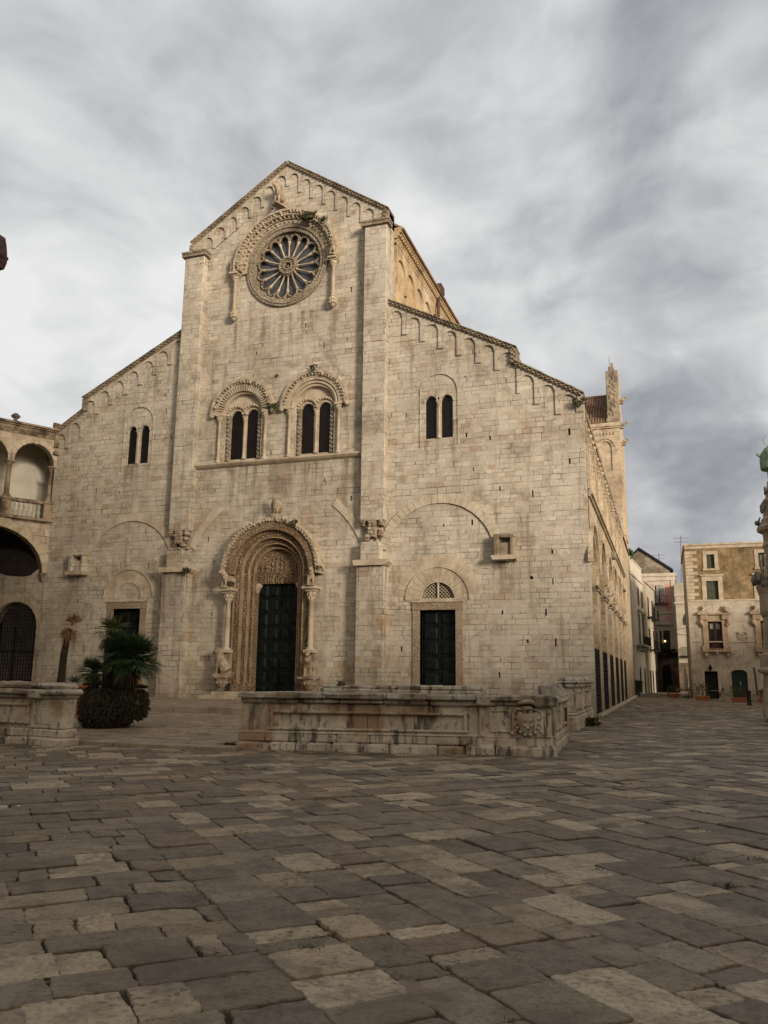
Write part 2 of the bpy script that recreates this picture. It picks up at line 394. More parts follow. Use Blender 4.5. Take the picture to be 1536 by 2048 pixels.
def archpts(x0, x1, z0, zs, n=14, rise=None):
    """round-headed opening outline: jambs x0..x1, foot z0, springing zs"""
    c = (x0+x1)/2; r = (x1-x0)/2; rise = r if rise is None else rise
    return [(x0, z0), (x1, z0)]+[(c+r*cos(pi*i/n), zs+rise*sin(pi*i/n)) for i in range(n+1)]
def rect(x0, x1, z0, z1): return [(x0, z0), (x1, z0), (x1, z1), (x0, z1)]
def remesh(mb, vox=.03):
    """melt overlapping pieces of a figure into one continuous skin"""
    me = mb.mesh('tmp', M_STAT); o = bpy.data.objects.new('tmp', me); COL.objects.link(o)
    md = o.modifiers.new('r', 'REMESH'); md.mode = 'VOXEL'; md.voxel_size = vox; md.use_smooth_shade = True
    s_ = o.modifiers.new('s', 'SMOOTH'); s_.factor = .5; s_.iterations = 2
    dg = bpy.context.evaluated_depsgraph_get(); dg.update()
    m2 = bpy.data.meshes.new_from_object(o.evaluated_get(dg)); bpy.data.objects.remove(o); bpy.data.meshes.remove(me)
    return m2
# ================================================================== CATHEDRAL
CX = -14.65
CATH = thing('cathedral', (CX, 0, 0), 'huge pale limestone cathedral with gabled front, rose window and three dark doors', 'cathedral')
def mir(x): return 2*CX-x
fac_out = [(-28.05, -.2)]+[(-27.2+i*1.7, -.2-.013*(i % 3)) for i in range(16)]+[(0, -.2), (0, 6.1), (0, 13.76), (-2.87, 15.5), (-2.87, 16.2), (-9.0, 19.38), (-9.0, 24.25), (CX, 28.0), (mir(-9.0), 24.25), (mir(-9.0), 19.38), (mir(-2.87), 16.2), (mir(-2.87), 15.5), (-28.05, 14.5), (-28.05, 9.1), (-28.05, 4.3), (-28.05, 1.7)]
holes = []
ROSE = (-14.5, 22.2)
holes.append([(ROSE[0]+1.9*cos(2*pi*i/48), ROSE[1]+1.9*sin(2*pi*i/48)) for i in range(48)])
# twin windows above the sill
BIF = [(-17.44, -16.76, -16.55, -15.87), (-13.54, -12.87, -12.62, -11.95)]
BFC = [-16.66, -12.75]
for c_ in BFC: holes.append(archpts(c_-1.02, c_+1.02, 11.97, 14.50, 22))
SB = [(-6.5,), (mir(-6.5),)]
for (c_,) in SB:
    for s_ in (-1, 1):
        a_, b_ = sorted((c_+s_*.10, c_+s_*.66)); holes.append(archpts(a_, b_, 12.32, 14.08, 10))
holes.append(archpts(-14.56-1.62, -14.56+1.62, .45, 6.4, 24))       # main portal
RD, LD = (-7.39, -5.77), (mir(-5.77), mir(-7.39))
holes.append(rect(RD[0], RD[1], .45, 4.47)); holes.append(rect(LD[0], LD[1], .45, 4.78))
holes.append(archpts(-6.58-.80, -6.58+.80, 4.95, 4.98, 14))
# putlog holes left by the masons' scaffolding
def clear_of(x, z):
    if (x-ROSE[0])**2+(z-ROSE[1])**2 < 3.35**2: return False
    if -19.0 < x < -10.6 and 11.5 < z < 16.7: return False
    for c_ in (-6.5, mir(-6.5)):
        if abs(x-c_) < 1.2 and 11.9 < z < 15.8: return False
        if abs(x-c_) < 1.5 and z < 6.9: return False
        rr = sqrt((x-c_)**2+(z-6.76)**2)
        if 2.2 < rr < 3.2 and z > 6.5: return False
    if -17.3 < x < -11.7 and z < 10.2: return False
    rr = sqrt((x-CX)**2+(z-5.7)**2)
    if 4.5 < rr < 5.5 and z > 6.5: return False
    for c_ in (-9.55, mir(-9.55)):
        if abs(x-c_) < 1.0: return False
    for c_ in (-3.5, mir(-3.5)):
        if abs(x-c_) < .9 and 6.3 < z < 8: return False
    t = abs(x-CX); top = 28.15-t*.672 if t < 5.65 else (19.5-(t-5.65)*.522 if t < 11.78 else 15.6-(t-11.78)*.62)
    return z < top-1.95
rp = random.Random(5)
for iz in range(20):
    z0_ = 1.55+iz*1.34
    for ix in range(17):
        x_ = -28.2+ix*1.75+rp.uniform(-.5, .5)+(.8 if iz % 2 else 0); z_ = z0_+rp.uniform(-.22, .22)
        if rp.random() < .26 or x_ > -.6 or not clear_of(x_, z_): continue
        w_ = rp.uniform(.05, .095); h_ = rp.uniform(.14, .34)
        if rp.random() < .06: w_, h_ = .15, .13
        holes.append(rect(x_-w_/2, x_+w_/2, z_-h_/2, z_+h_/2))
FACADE = plate(fac_out, holes, 0, .75).build('facade_wall', M_FAC, CATH)
q_ = MB()
q_.prism([(-27.95, 0), (-.1, 0), (-.1, 13.6), (-2.95, 15.4), (-9.1, 19.2), (-9.1, 24.1), (CX, 27.8), (-20.2, 24.1), (-20.2, 19.2), (-26.35, 15.4), (-27.95, 14.2)], .80, 1.0)
q_.build('inner_lining', M_DARK, CATH)
# ---- pilasters
for c_, nm in ((-9.56, 0), (mir(-9.56), 1)):
    q_ = MB(); sg = 1 if nm == 0 else -1
    q_.bbox(c_-.58, c_+.58, -.45, .01, 8.55, 23.32, .03)
    q_.bbox(c_-.67, c_+.67, -.60, .01, 0, 6.44, .03)
    q_.bbox(c_-.50, c_+.42, -.58, .01, 6.72, 7.56, .03)
    o_ = q_.build('pilaster', M_FAC, CATH)
    q_ = MB()                                                        # broken core where a porch vault was torn off
    for i in range(34):
        w_ = random.uniform(.10, .30); x_ = c_+random.uniform(-.40, .40); z_ = random.uniform(7.56, 8.4)
        q_.bbox(x_-w_/2, x_+w_/2, -random.uniform(.15, .42), 0, z_, z_+random.uniform(.10, .2), .03, .015)
    q_.bbox(c_-.22, c_+.20, -.44, 0, 7.9, 8.56, .03); q_.bbox(c_-.56, c_-.36, -.5, 0, 8.35, 8.6, .05, .02); q_.bbox(c_+.34, c_+.52, -.5, 0, 8.3, 8.58, .05, .02)
    q_.build('broken_springer', M_RUBBLE, o_)
    q_ = MB()
    q_.prism([(c_-.76, 6.60), (c_-.70, 6.45), (c_+.74, 6.45), (c_+.90, 6.60), (c_+.90, 6.70), (c_-.76, 6.70)], -.84, .005)
    q_.build('moulded_shelf', M_TRIM, o_)
    q_ = MB(); q_.box(c_-.70, c_+.72, -.60, .01, 23.32, 23.42); q_.box(c_-.72, c_+.74, -.62, .01, 23.52, 23.60)
    for i in range(14):
        for r_ in range(2):
            if (i+r_) % 2 == 0: x_ = c_-.70+i*.1; q_.box(x_, x_+.1, -.63 if r_ else -.615, -.2, 23.42+r_*.055, 23.47+r_*.055)
    q_.box(c_-.66, c_+.66, -.56, .01, 23.42, 23.52)
    for i in range(5):
        if i % 2 == 0: q_.box(c_+.70, c_+.745, -.55+i*.1, -.45+i*.1, 23.42, 23.47)
    q_.build('chequered_cap', M_TRIMD, o_)
# ---- Lombard bands: little blind arches that climb under every slope
def band(name, arches, xl, xr, topf, r, drop, wide=.075):
    """arches: (centre x, crown z) in order of x; topf: roof line; corbel feet hang drop below the lower of the neighbours"""
    pts = [(xl, topf(xl)-.14)]
    n = len(arches); low = []
    xs = [a[0] for a in arches]
    edge = [xl]+[(xs[i]+xs[i+1])/2 for i in range(n-1)]+[xr]
    feet = []
    for i in range(n+1):
        zs_ = [arches[j][1]-r for j in (i-1, i) if 0 <= j < n]
        feet.append(min(zs_)-drop)
    for i, (c_, zc_) in enumerate(arches):
        pts.append((max(edge[i]-wide, xl), feet[i])) if i else pts.append((xl, feet[0]))
        pts.append((c_-r, feet[i])); sp = zc_-r
        pts += [(c_+r*cos(pi-pi*k_/10), sp+r*sin(pi-pi*k_/10)) for k_ in range(11)]
        pts.append((c_+r, feet[i+1]))
        if i < n-1: pass
    pts.append((xr, feet[n])); pts.append((xr, topf(xr)-.14))
    # remove accidental duplicates and add roof vertices
    out = [pts[0]]
    for p in pts[1:]:
        if abs(p[0]-out[-1][0])+abs(p[1]-out[-1][1]) > 1e-5: out.append(p)
    mb = plate(out[::-1], [], -.07, .004)
    for c_, zc_ in arches: mb.ring(c_, zc_-r, r-.005, r+.055, -.095, 0, 0, pi, 12)
    for i in range(1, n):                                            # small moulded feet under the arches
        x_ = (arches[i-1][0]+r+arches[i][0]-r)/2; w_ = (arches[i][0]-arches[i-1][0])/2-r
        mb.bbox(x_-w_-.015, x_+w_+.015, -.085, 0, feet[i]-.04, feet[i]+.05, .02)
    return mb.build(name, M_FAC, CATH)
gab = lambda x: 28.15-abs(x-CX)*.672
ais = lambda x: 19.5-(abs(x-CX)-5.65)*.522
low = lambda x: 15.6-(abs(x-CX)-11.78)*.62
ga = [(CX+.0-.08, 27.58)]
for i in range(1, 8): ga.append((CX+i*.725, gab(CX+i*.725)-.66))
gl = [(mir(x), z) for x, z in ga[1:]]
band('corbel_frieze', [(x, z) for x, z in reversed(gl)]+[(CX, 27.50)]+ga[1:], mir(-9.05), -9.05, gab, .27, .42) if False else None
def climb(side):
    a = [(CX+side*(.36+i*.70), gab(CX+side*(.36+i*.70))-.53) for i in range(7)]
    a = sorted(a); xl, xr = (CX, -9.02) if side > 0 else (mir(-9.02), CX)
    band('corbel_frieze', a, xl, xr, gab, .265, .38)
    a = sorted([(CX+side*(5.65+.40+i*.885), ais(CX+side*(5.65+.40+i*.885))-.45) for i in range(7)])
    xl, xr = (-9.0, -2.87) if side > 0 else (mir(-2.87), mir(-9.0))
    band('corbel_frieze', a, xl, xr, ais, .315, .45)
    a = sorted([(CX+side*(11.78+.44+i*.90), low(CX+side*(11.78+.44+i*.90))-.44) for i in range(3 if side > 0 else 2)])
    xl, xr = (-2.87, 0) if side > 0 else (-28.04, mir(-2.87))
    band('corbel_frieze', a, xl, xr, low, .33, .48)
climb(1); climb(-1)
# ---- chequered raking cornices
def rake(xa, za, xb, zb, up=.02, thick=.24, returns=None):
    d = Vector((xb-xa, 0, zb-za)); za -= .17; zb -= .17; L = d.length; d.normalize(); n = Vector((-d.z, 0, d.x))
    if n.z < 0: n = -n
    q = MB()
    def slab(s0, s1, n0, n1, y0, y1):
        a = Vector((xa, 0, za)); vs = []
        for y in (y0, y1):
            for s_, nn in ((s0, n0), (s1, n0), (s1, n1), (s0, n1)):
                p = a+d*s_+n*nn; vs.append((p.x, y, p.z))
        q.add(vs, [(0, 1, 2, 3), (7, 6, 5, 4), (0, 4, 5, 1), (1, 5, 6, 2), (2, 6, 7, 3), (3, 7, 4, 0)])
    slab(0, L, -.03, .135, -.13, .78); slab(-.05, L+.05, .135, .17, -.25, .80)
    nn_ = int(L/.115); st = L/nn_
    for i in range(nn_):
        for r_ in range(2):
            if (i+r_) % 2 == 0: slab(i*st, (i+1)*st, .003+r_*.065, .065+r_*.065, -.215+.006*r_, -.12)
    k_ = 0.0
    while k_ < L:                                                    # worn, uneven upper edge
        w_ = random.uniform(.15, .5); slab(k_, min(k_+w_, L), .17, .17+random.uniform(.003, .03), -.24+random.uniform(0, .05), .6); k_ += w_
    q.build('raking_cornice', M_TRIMD, CATH)
for s_ in (1, -1):
    X_ = (lambda x: x) if s_ > 0 else mir
    rake(CX, 28.10, -9.12, gab(-9.12)-.03) if s_ > 0 else rake(mir(-9.18), gab(-9.18)-.03, CX, 28.10)
    rake(-8.98, 19.44, -2.95, ais(-2.95)-.03) if s_ > 0 else rake(mir(-2.95), ais(-2.95)-.03, mir(-8.98), 19.44)
    rake(-2.95, 15.60, -.08, low(-.08)-.03) if s_ > 0 else rake(-28.05, low(-28.05)-.05, mir(-2.95), 15.60)
    for xx, zb_, zt_ in ((X_(-9.17), 23.5, 24.24), (X_(-3.02), 15.5, 16.2)):    # upright chequered returns at each step
        q_ = MB(); e_ = s_
        q_.box(min(xx-.10*e_, xx+.17*e_), max(xx-.10*e_, xx+.17*e_), -.16, .75, zb_, zt_)
        for i in range(int((zt_-zb_)/.105)):
            for r_ in range(2):
                if (i+r_) % 2 == 0:
                    xa_ = xx-.06*e_+r_*.1*e_; q_.box(min(xa_, xa_+.1*e_), max(xa_, xa_+.1*e_), -.235+.006*r_, -.15, zb_+i*.105, zb_+(i+1)*.105)
        q_.build('chequered_return', M_TRIMD, CATH)
M_VOUS = plain('pale voussoir stone', (.53, .475, .385), .9, c2=(.40, .33, .24), scale=1.4, bump=.5, streak=.45)
# ---- blind relieving arches on the lower front
for c_ in (-6.5, mir(-6.5)):
    q_ = MB(); q_.vouss(c_, 6.76, 2.50, 2.90, -.085, .02, radians(13), radians(170 if c_ > -10 else 167), 26, gap=.03)
    q_.ring(c_, 6.76, 2.52, 2.86, -.065, .015, radians(13), radians(167), 40)
    q_.build('blind_arch', M_VOUS, CATH)
for a0_, a1_ in ((24, 52), (128, 156)):
    q_ = MB(); q_.vouss(CX, 5.7, 4.78, 5.16, -.06, .02, radians(a0_), radians(a1_), 8); q_.ring(CX, 5.7, 4.80, 5.13, -.045, .015, radians(a0_+.3), radians(a1_-.3), 12)
    q_.build('broken_arch', M_VOUS, CATH)
# bracket blocks that once carried the porch vaults
for xa_, xb_, mt_ in ((-4.0, -3.08, 'dark'), (mir(-3.08), mir(-4.0), 'pale')):
    q_ = MB(); q_.bbox(xa_+.02, xa_+.25, -.5, .01, 6.72, 7.60, .03, .01); q_.bbox(xb_-.2, xb_-.02, -.42, .01, 6.72, 7.55, .04, .015)
    q_.bbox(xa_+.1, xb_-.05, -.30, .01, 6.72, 7.30, .04, .01); q_.bbox(xa_+.02, xb_+.02, -.5, .01, 7.52, 7.66, .04, .025)
    o_ = q_.build('bracket_block', M_TRIMD if mt_ == 'dark' else M_FAC, CATH)
    q_ = MB(); q_.prism([(xa_-.06, 6.66), (xa_, 6.53), (xb_+.06, 6.53), (xb_+.12, 6.66), (xb_+.12, 6.72), (xa_-.06, 6.72)], -.62, .01); q_.build('moulded_shelf', M_TRIM, o_)
# ---- sill course
q_ = MB(); q_.prism([(-.05, 11.74), (-.16, 11.76), (-.26, 11.84), (-.28, 11.86), (-.28, 11.93), (-.02, 11.97)][::-1], -19.26, -10.15, 'yz'); q_.box(-19.26, -10.15, -.06, .01, 11.72, 11.95); q_.build('sill_course', M_TRIM, CATH)

def column(q, x, y, z0, z1, r, cap=.3, base=.16, n=12):
    """shaft with torus base and leafy capital"""
    q.lathe([(r*1.7, 0), (r*1.7, base*.35), (r*1.45, base*.4), (r*1.5, base*.65), (r*1.1, base*.8), (r*1.0, base), (r*.96, (z1-z0-cap)*.5), (r*.9, z1-z0-cap), (r*1.2, z1-z0-cap+.02), (r*1.0, z1-z0-cap+.04), (r*1.25, z1-z0-cap*.55), (r*1.75, z1-z0-cap*.22), (r*1.6, z1-z0-cap*.18)], (x, y, z0), n)
    q.bbox(x-r*1.95, x+r*1.95, y-r*1.95, y+r*1.95, z1-cap*.2, z1, .015)
    for i in range(8):
        a = 2*pi*i/8; q.blob((x+r*1.5*cos(a), y+r*1.5*sin(a), z1-cap*.42), (r*.35, r*.35, cap*.22), 6, 4)
    for i in range(8):
        a = 2*pi*(i+.5)/8; q.blob((x+r*1.2*cos(a), y+r*1.2*sin(a), z1-cap*.72), (r*.35, r*.35, cap*.18), 6, 4)
def lumps(q, cx, cz, r, y, n, a0, a1, s, jit=.25):
    for i in range(n):
        a = a0+(a1-a0)*(i+.5)/n; k_ = s*random.uniform(1-jit, 1+jit)
        q.blob((cx+r*cos(a), y+random.uniform(-.3, .1)*s, cz+r*sin(a)), (k_, k_*1.2, k_), 6, 5, .15)

# ---- figures
def beast(mt, loc, face, s=1.0, pose='stand', vox=.035, head_up=0):
    """stone lion or griffin; face: heading angle of the snout in plan"""
    q = MB(); q.M = Matrix.Translation(Vector(loc)) @ Matrix.Rotation(face, 4, 'Z') @ Matrix.Scale(s, 4)
    E = lambda a, b, c: Matrix.Rotation(b, 4, 'Y').to_euler()
    if pose == 'stand':
        q.blob((-.05, 0, .52), (.42, .17, .19), 10, 8); q.blob((.26, 0, .56), (.22, .19, .25), 10, 8)
        q.blob((.42, 0, .74), (.20, .17, .22), 10, 8); q.blob((.58, 0, .88+head_up), (.16, .13, .14), 10, 8); q.blob((.72, 0, .83+head_up), (.10, .085, .075), 8, 6)
        for e in (-1, 1):
            q.blob((.52, e*.10, 1.0+head_up), (.05, .04, .06), 6, 5)
            q.tube([(.30, e*.12, .55), (.34, e*.13, .28), (.33, e*.13, .06), (.42, e*.13, .03)], [.10, .07, .055, .05], 8)
            q.tube([(-.36, e*.12, .52), (-.30, e*.14, .32), (-.42, e*.14, .20), (-.38, e*.14, .05), (-.28, e*.14, .03)], [.14, .10, .06, .055, .05], 8)
        q.tube([(-.44, 0, .58), (-.54, 0, .45), (-.52, 0, .25), (-.46, 0, .18)], [.05, .035, .03, .04], 6)
        q.bbox(-.55, .52, -.2, .2, -.04, .05, .02)
    elif pose == 'sit':
        q.tube([(-.30, 0, .20), (-.12, 0, .42), (.10, 0, .72), (.20, 0, .95)], [.24, .25, .22, .19], 10)
        q.blob((.28, 0, 1.08), (.20, .18, .20), 10, 8); q.blob((.44, 0, 1.05), (.11, .09, .08), 8, 6); q.blob((.14, 0, 1.0), (.2, .21, .25), 10, 8)
        for e in (-1, 1):
            q.blob((.24, e*.13, 1.24), (.05, .04, .06), 6, 5)
            q.tube([(.14, e*.13, .72), (.24, e*.13, .40), (.24, e*.13, .08), (.36, e*.13, .04)], [.10, .075, .06, .055], 8)
            q.tube([(-.28, e*.16, .22), (-.02, e*.2, .26), (-.12, e*.19, .06), (.06, e*.19, .05)], [.17, .12, .07, .06], 8)
        q.tube([(-.5, 0, .12), (-.62, .1, .1), (-.5, .22, .1)], [.05, .035, .05], 6)
        q.bbox(-.5, .46, -.24, .24, -.05, .05, .02)
    return link('lion', remesh(q, vox*s if s > .6 else vox*.7), mt) if False else remesh(q, vox)
def bird(loc, face, s=1.0):
    """pelican with folded wings standing on a block"""
    q = MB(); q.M = Matrix.Translation(Vector(loc)) @ Matrix.Rotation(face, 4, 'Z') @ Matrix.Scale(s, 4)
    q.tube([(-.18, 0, .22), (-.05, 0, .42), (.08, 0, .66), (.10, 0, .82), (.16, 0, .92)], [.13, .19, .17, .10, .075], 10)
    q.blob((.16, 0, .94), (.12, .09, .09), 8, 6); q.tube([(.24, 0, .94), (.28, 0, .82), (.22, 0, .70)], [.04, .03, .015], 6)
    for e in (-1, 1):
        q.tube([(.06, e*.14, .74), (-.06, e*.22, .55), (-.16, e*.2, .28), (-.2, e*.15, .12)], [.05, .085, .075, .03], 8)
        q.tube([(-.02, e*.07, .3), (.0, e*.08, .12), (.06, e*.08, .03)], [.06, .035, .03], 6)
    q.tube([(-.14, 0, .3), (-.26, 0, .12), (-.3, 0, .04)], [.08, .07, .05], 6)
    q.bbox(-.28, .25, -.2, .2, -.12, .04, .02)
    return remesh(q, .03)

# ---- rose window
M_WORN = plain('worn pale carving', (.50, .43, .33), .93, c2=(.30, .235, .165), scale=4.5, bump=1.2, streak=.5, bscale=12)
q_ = MB(); rx, rz = ROSE
q_.ring(rx, rz, 1.86, 2.06, -.10, .30, 0, 2*pi, 64); q_.ring(rx, rz, 2.06, 2.14, -.17, .02, 0, 2*pi, 64); q_.ring(rx, rz, 2.14, 2.26, -.13, .02, 0, 2*pi, 64)
ROSEO = q_.build('rose_window', M_CARVL, CATH)
q_ = MB()
q_.ring(rx, rz, 2.26, 2.62, -.16, .02, radians(-4), radians(184), 48); q_.ring(rx, rz, 2.48, 2.56, -.26, -.1, radians(-2), radians(182), 48)
lumps(q_, rx, rz, 2.36, -.20, 30, 0, pi, .055); lumps(q_, rx, rz, 2.56, -.30, 34, 0, pi, .06)
q_.build('inner_archivolt', M_WORN, ROSEO)
q_ = MB()
q_.ring(rx, rz+.05, 2.56, 2.82, -.40, .02, radians(-3), radians(183), 48); q_.ring(rx, rz+.05, 2.78, 2.90, -.50, .02, radians(-3), radians(183), 48)
lumps(q_, rx, rz+.05, 2.72, -.43, 44, radians(2), radians(178), .062, .5); lumps(q_, rx, rz+.05, 2.60, -.40, 50, radians(2), radians(178), .045)
q_.build('hood_arch', M_WORN, ROSEO)
NS = 16
q_ = MB()
outer = [(rx+1.90*cos(2*pi*i/96), rz+1.90*sin(2*pi*i/96)) for i in range(96)]
inner = []
for i in range(NS):
    a = 2*pi*(i+.5)/NS; cr = 1.40; rr = cr*sin(pi/NS)*.98
    for j in range(9):
        t = -pi/2+pi*j/8; dx, dz = cos(a), sin(a)
        inner.append((rx+dx*(cr+rr*1.25*cos(t))-dz*rr*sin(t), rz+dz*(cr+rr*1.25*cos(t))+dx*rr*sin(t)))
eyes = []
for i in range(NS):
    a = 2*pi*i/NS; c_ = (rx+1.73*cos(a), rz+1.73*sin(a)); eyes.append([(c_[0]+.055*cos(2*pi*j/8), c_[1]+.055*sin(2*pi*j/8)) for j in range(8)])
q_ = plate(outer, [inner]+eyes, .10, .22)
for i in range(NS):
    a = 2*pi*i/NS; a2 = a+pi/NS
    cx_, cz_ = rx+1.40*cos(a2), rz+1.40*sin(a2); rr = 1.40*sin(pi/NS)*.98
    pts = []
    for j in range(9):
        t = -pi/2+pi*j/8; pts.append((cx_+cos(a2)*rr*1.35*cos(t)-sin(a2)*rr*1.05*sin(t), .08, cz_+sin(a2)*rr*1.35*cos(t)+cos(a2)*rr*1.05*sin(t)))
    q_.tube(pts, .06, 6); q_.tube([(p[0]*.96+cx_*.04, .06, p[2]*.96+cz_*.04) for p in pts], .022, 5)
    for j in (2, 4, 6): q_.blob((pts[j][0], .05, pts[j][2]), .05, 6, 5, .15)
q_.build('tracery', M_CARVL, ROSEO)
for i in range(NS):
    a = 2*pi*i/NS; q_ = MB(); P_ = lambda r: (rx+r*cos(a), .13, rz+r*sin(a))
    q_.tube([P_(.46), P_(.52), P_(.55), P_(.60), P_(1.16), P_(1.20), P_(1.24), P_(1.38), P_(1.42)], [.075, .075, .055, .042, .038, .055, .05, .09, .085], 8)
    q_.build('spoke', M_TRIM, ROSEO)
q_ = MB(); q_.ring(rx, rz, .20, .50, .02, .24, 0, 2*pi, 32); q_.ring(rx, rz, .40, .47, -.06, .1, 0, 2*pi, 32); q_.ring(rx, rz, .19, .24, -.04, .1, 0, 2*pi, 24); lumps(q_, rx, rz, .53, .06, 20, 0, 2*pi, .05); lumps(q_, rx, rz, .32, 0, 12, 0, 2*pi, .045)
for i in range(8): a = pi*i/8*2; q_.tube([(rx, .1, rz), (rx+.2*cos(a), .1, rz+.2*sin(a))], .016, 5)
q_.ring(rx, rz, .0, .05, .05, .14, 0, 2*pi, 10); q_.build('hub', M_CARVL, ROSEO)
q_ = MB(); q_.ring(rx, rz, 0.001, 1.9, .30, .32, 0, 2*pi, 40); q_.build('glass', M_ROSEGL, ROSEO)
for xx, hd in ((-17.34, pi*.98), (-11.84, -pi*.35)):
    q_ = MB()
    q_.lathe([(.02, -.62), (.12, -.58), (.19, -.42), (.21, -.28), (.17, -.12), (.12, -.06)], (xx, -.26, 20.05), 12)
    for i in range(20): a = 2*pi*i/10; q_.blob((xx+.19*cos(a), -.26+.19*sin(a), 19.62+.16*(i//10)), .06, 6, 5)
    column(q_, xx, -.26, 19.98, 21.95, .095, .38, .12)
    q_.bbox(xx-.24, xx+.24, -.56, .02, 21.95, 22.06, .02)
    q_.build('column', M_TRIM, ROSEO)
    link('lion_statue', beast(M_STAT, (xx+(-.05 if xx < CX else .05), -.30, 22.10), hd if xx < CX else -pi*.42, .78, 'stand', .04), ROSEO).data.materials.clear() if False else None
    me_ = beast(M_STAT, (xx, -.32, 22.10), pi*.9 if xx < CX else -pi*.45, .72, 'stand', .04, .05); me_.materials.clear(); me_.materials.append(M_STAT); link('lion_statue', me_, ROSEO)
q_ = MB(); me_ = beast(M_STAT, (-14.88, -.34, 25.42), -pi*.62, .98, 'sit', .035); me_.materials.clear(); me_.materials.append(M_STAT); link('griffin_statue', me_, ROSEO)
# ---- twin windows over the sill
def shard(q, pts, y0, y1): q.prism(pts, y0, y1)
for bi, (c_, L4) in enumerate(zip(BFC, BIF)):
    lab = 'twin window under a fluted arch' if bi == 0 else 'twin window under a smooth moulded arch'
    tr = plate(archpts(c_-1.02, c_+1.02, 11.965, 14.50, 22), [archpts(L4[0], L4[1], 12.16, 14.36, 12), archpts(L4[2], L4[3], 12.16, 14.36, 12)], .22, .29)
    for a_, b_ in ((L4[0], L4[1]), (L4[2], L4[3])):
        m_ = (a_+b_)/2; r_ = (b_-a_)/2
        tr.ring(m_, 14.36, r_+.005, r_+.10, .16, .24, 0, pi, 18); tr.ring(m_, 14.36, r_+.12, r_+.28, .14, .23, .12, pi-.12, 18)
        lumps(tr, m_, 14.36, r_+.20, .12, 10, .1, pi-.1, .075)
    for xx in (L4[0]-.075, L4[3]+.005): tr.box(xx, xx+.07, .17, .24, 12.1, 14.36)
    wo = tr.build('twin_window', M_TRIM, CATH, label=lab)
    for e in (-1, 1):
        q_ = MB(); xx = c_+e*.99; q_.box(min(xx, xx-e*.22), max(xx, xx-e*.22), .12, .26, 12.0, 14.45)
        for j in range(11): q_.blob((xx-e*.11, .10, 12.15+j*.215), (.075, .06, .075), 6, 5, .25)
        q_.build('carved_jamb', M_CARVL, wo)
    q_ = MB(); column(q_, (L4[1]+L4[2])/2, .20, 12.16, 14.38, .062, .30, .12); q_.build('mullion_column', M_TRIM, wo)
    q_ = MB(); q_.box(c_-1.0, c_+1.0, .30, .32, 12.0, 15.5); q_.build('glass', M_GLASS, wo)
    q_ = MB()
    q_.ring(c_, 14.50, 1.02, 1.14, -.02, .3, 0, pi, 36)
    if bi == 0:
        for i in range(30):
            t = pi*(i+.5)/30
            q_.ring(c_, 14.50, 1.12, 1.42, -.17, .02, t-.030, t+.030, 1)
        q_.ring(c_, 14.50, 1.12, 1.42, -.04, .02, 0, pi, 36)
    else:
        q_.ring(c_, 14.50, 1.14, 1.22, -.12, .02, 0, pi, 36); q_.ring(c_, 14.50, 1.22, 1.30, -.06, .02, 0, pi, 36); q_.ring(c_, 14.50, 1.30, 1.42, -.15, .02, 0, pi, 36)
    q_.build('archivolt', M_TRIM, wo)
    q_ = MB(); q_.ring(c_, 14.50, 1.42, 1.62, -.16, .02, radians(-2), radians(182), 36); q_.ring(c_, 14.50, 1.62, 1.76, -.27, .02, radians(-2), radians(182), 36)
    lumps(q_, c_, 14.50, 1.55, -.22, 26, .05, pi-.05, .06, .45)
    for e in (-1, 1): q_.blob((c_+e*1.72, -.16, 14.42), (.14, .16, .13), 7, 5, .2)
    q_.build('hood_arch', M_WORN, wo)
    for xx in (c_-1.27+(0 if bi == 0 else -.03), c_+1.30):
        q_ = MB(); column(q_, xx, -.09, 11.97, 14.44, .085, .34, .16); q_.bbox(xx-.2, xx+.2, -.24, .02, 14.42, 14.50, .015); q_.build('column', M_TRIM, wo)
# ---- small twin windows of the aisles
for (c_,) in SB:
    q_ = MB()
    q_.vouss(c_, 14.53, .92, 1.36, -.012, .02, .05, pi-.05, 21); q_.ring(c_, 14.53, .87, .93, -.06, .03, 0, pi, 28)
    for e in (-1, 1):
        m_ = c_+e*.38; q_.ring(m_, 14.08, .29, .36, -.05, .10, 0, pi, 14); q_.ring(m_, 14.08, .36, .45, -.025, .10, .2, pi-.2, 14)
        q_.box(c_+e*.90-.02, c_+e*.90+.02, -.04, .02, 11.95, 14.53)
    wo = q_.build('small_twin_window', M_FAC, CATH)
    q_ = MB(); column(q_, c_, .02, 12.32, 14.10, .065, .28, .12); q_.build('mullion_column', M_TRIM, wo)
    q_ = MB(); q_.box(c_-.75, c_+.75, .15, .17, 12.2, 14.5); q_.build('glass', M_GLASS, wo)
# ---- side doors
M_JAMB = carved('faintly carved jamb stone', (.45, .375, .28), (.37, .27, .175), scale=7, dark=.3, bump=.7)
def doorleaf(q, x0, x1, z0, z1, y, cols, rows, wick=False):
    q.box(x0, x1, y, y+.08, z0, z1)
    for i in range(cols):
        for j in range(rows):
            a = x0+(x1-x0)*i/cols+.07; b = x0+(x1-x0)*(i+1)/cols-.07; c = z0+(z1-z0)*j/rows+.07; d = z0+(z1-z0)*(j+1)/rows-.07
            q.add([(a, y-.005, c), (b, y-.005, c), (b, y-.005, d), (a, y-.005, d), (a+.08, y-.045, c+.08), (b-.08, y-.045, c+.08), (b-.08, y-.045, d-.08), (a+.08, y-.045, d-.08)], [(4, 5, 6, 7), (0, 1, 5, 4), (1, 2, 6, 5), (2, 3, 7, 6), (3, 0, 4, 7)])
    for j in range(rows+1): z = z0+(z1-z0)*j/rows; q.box(x0, x1, y-.03, y, z-.035, z+.035)
    q.box((x0+x1)/2-.06, (x0+x1)/2+.06, y-.05, y, z0, z1)
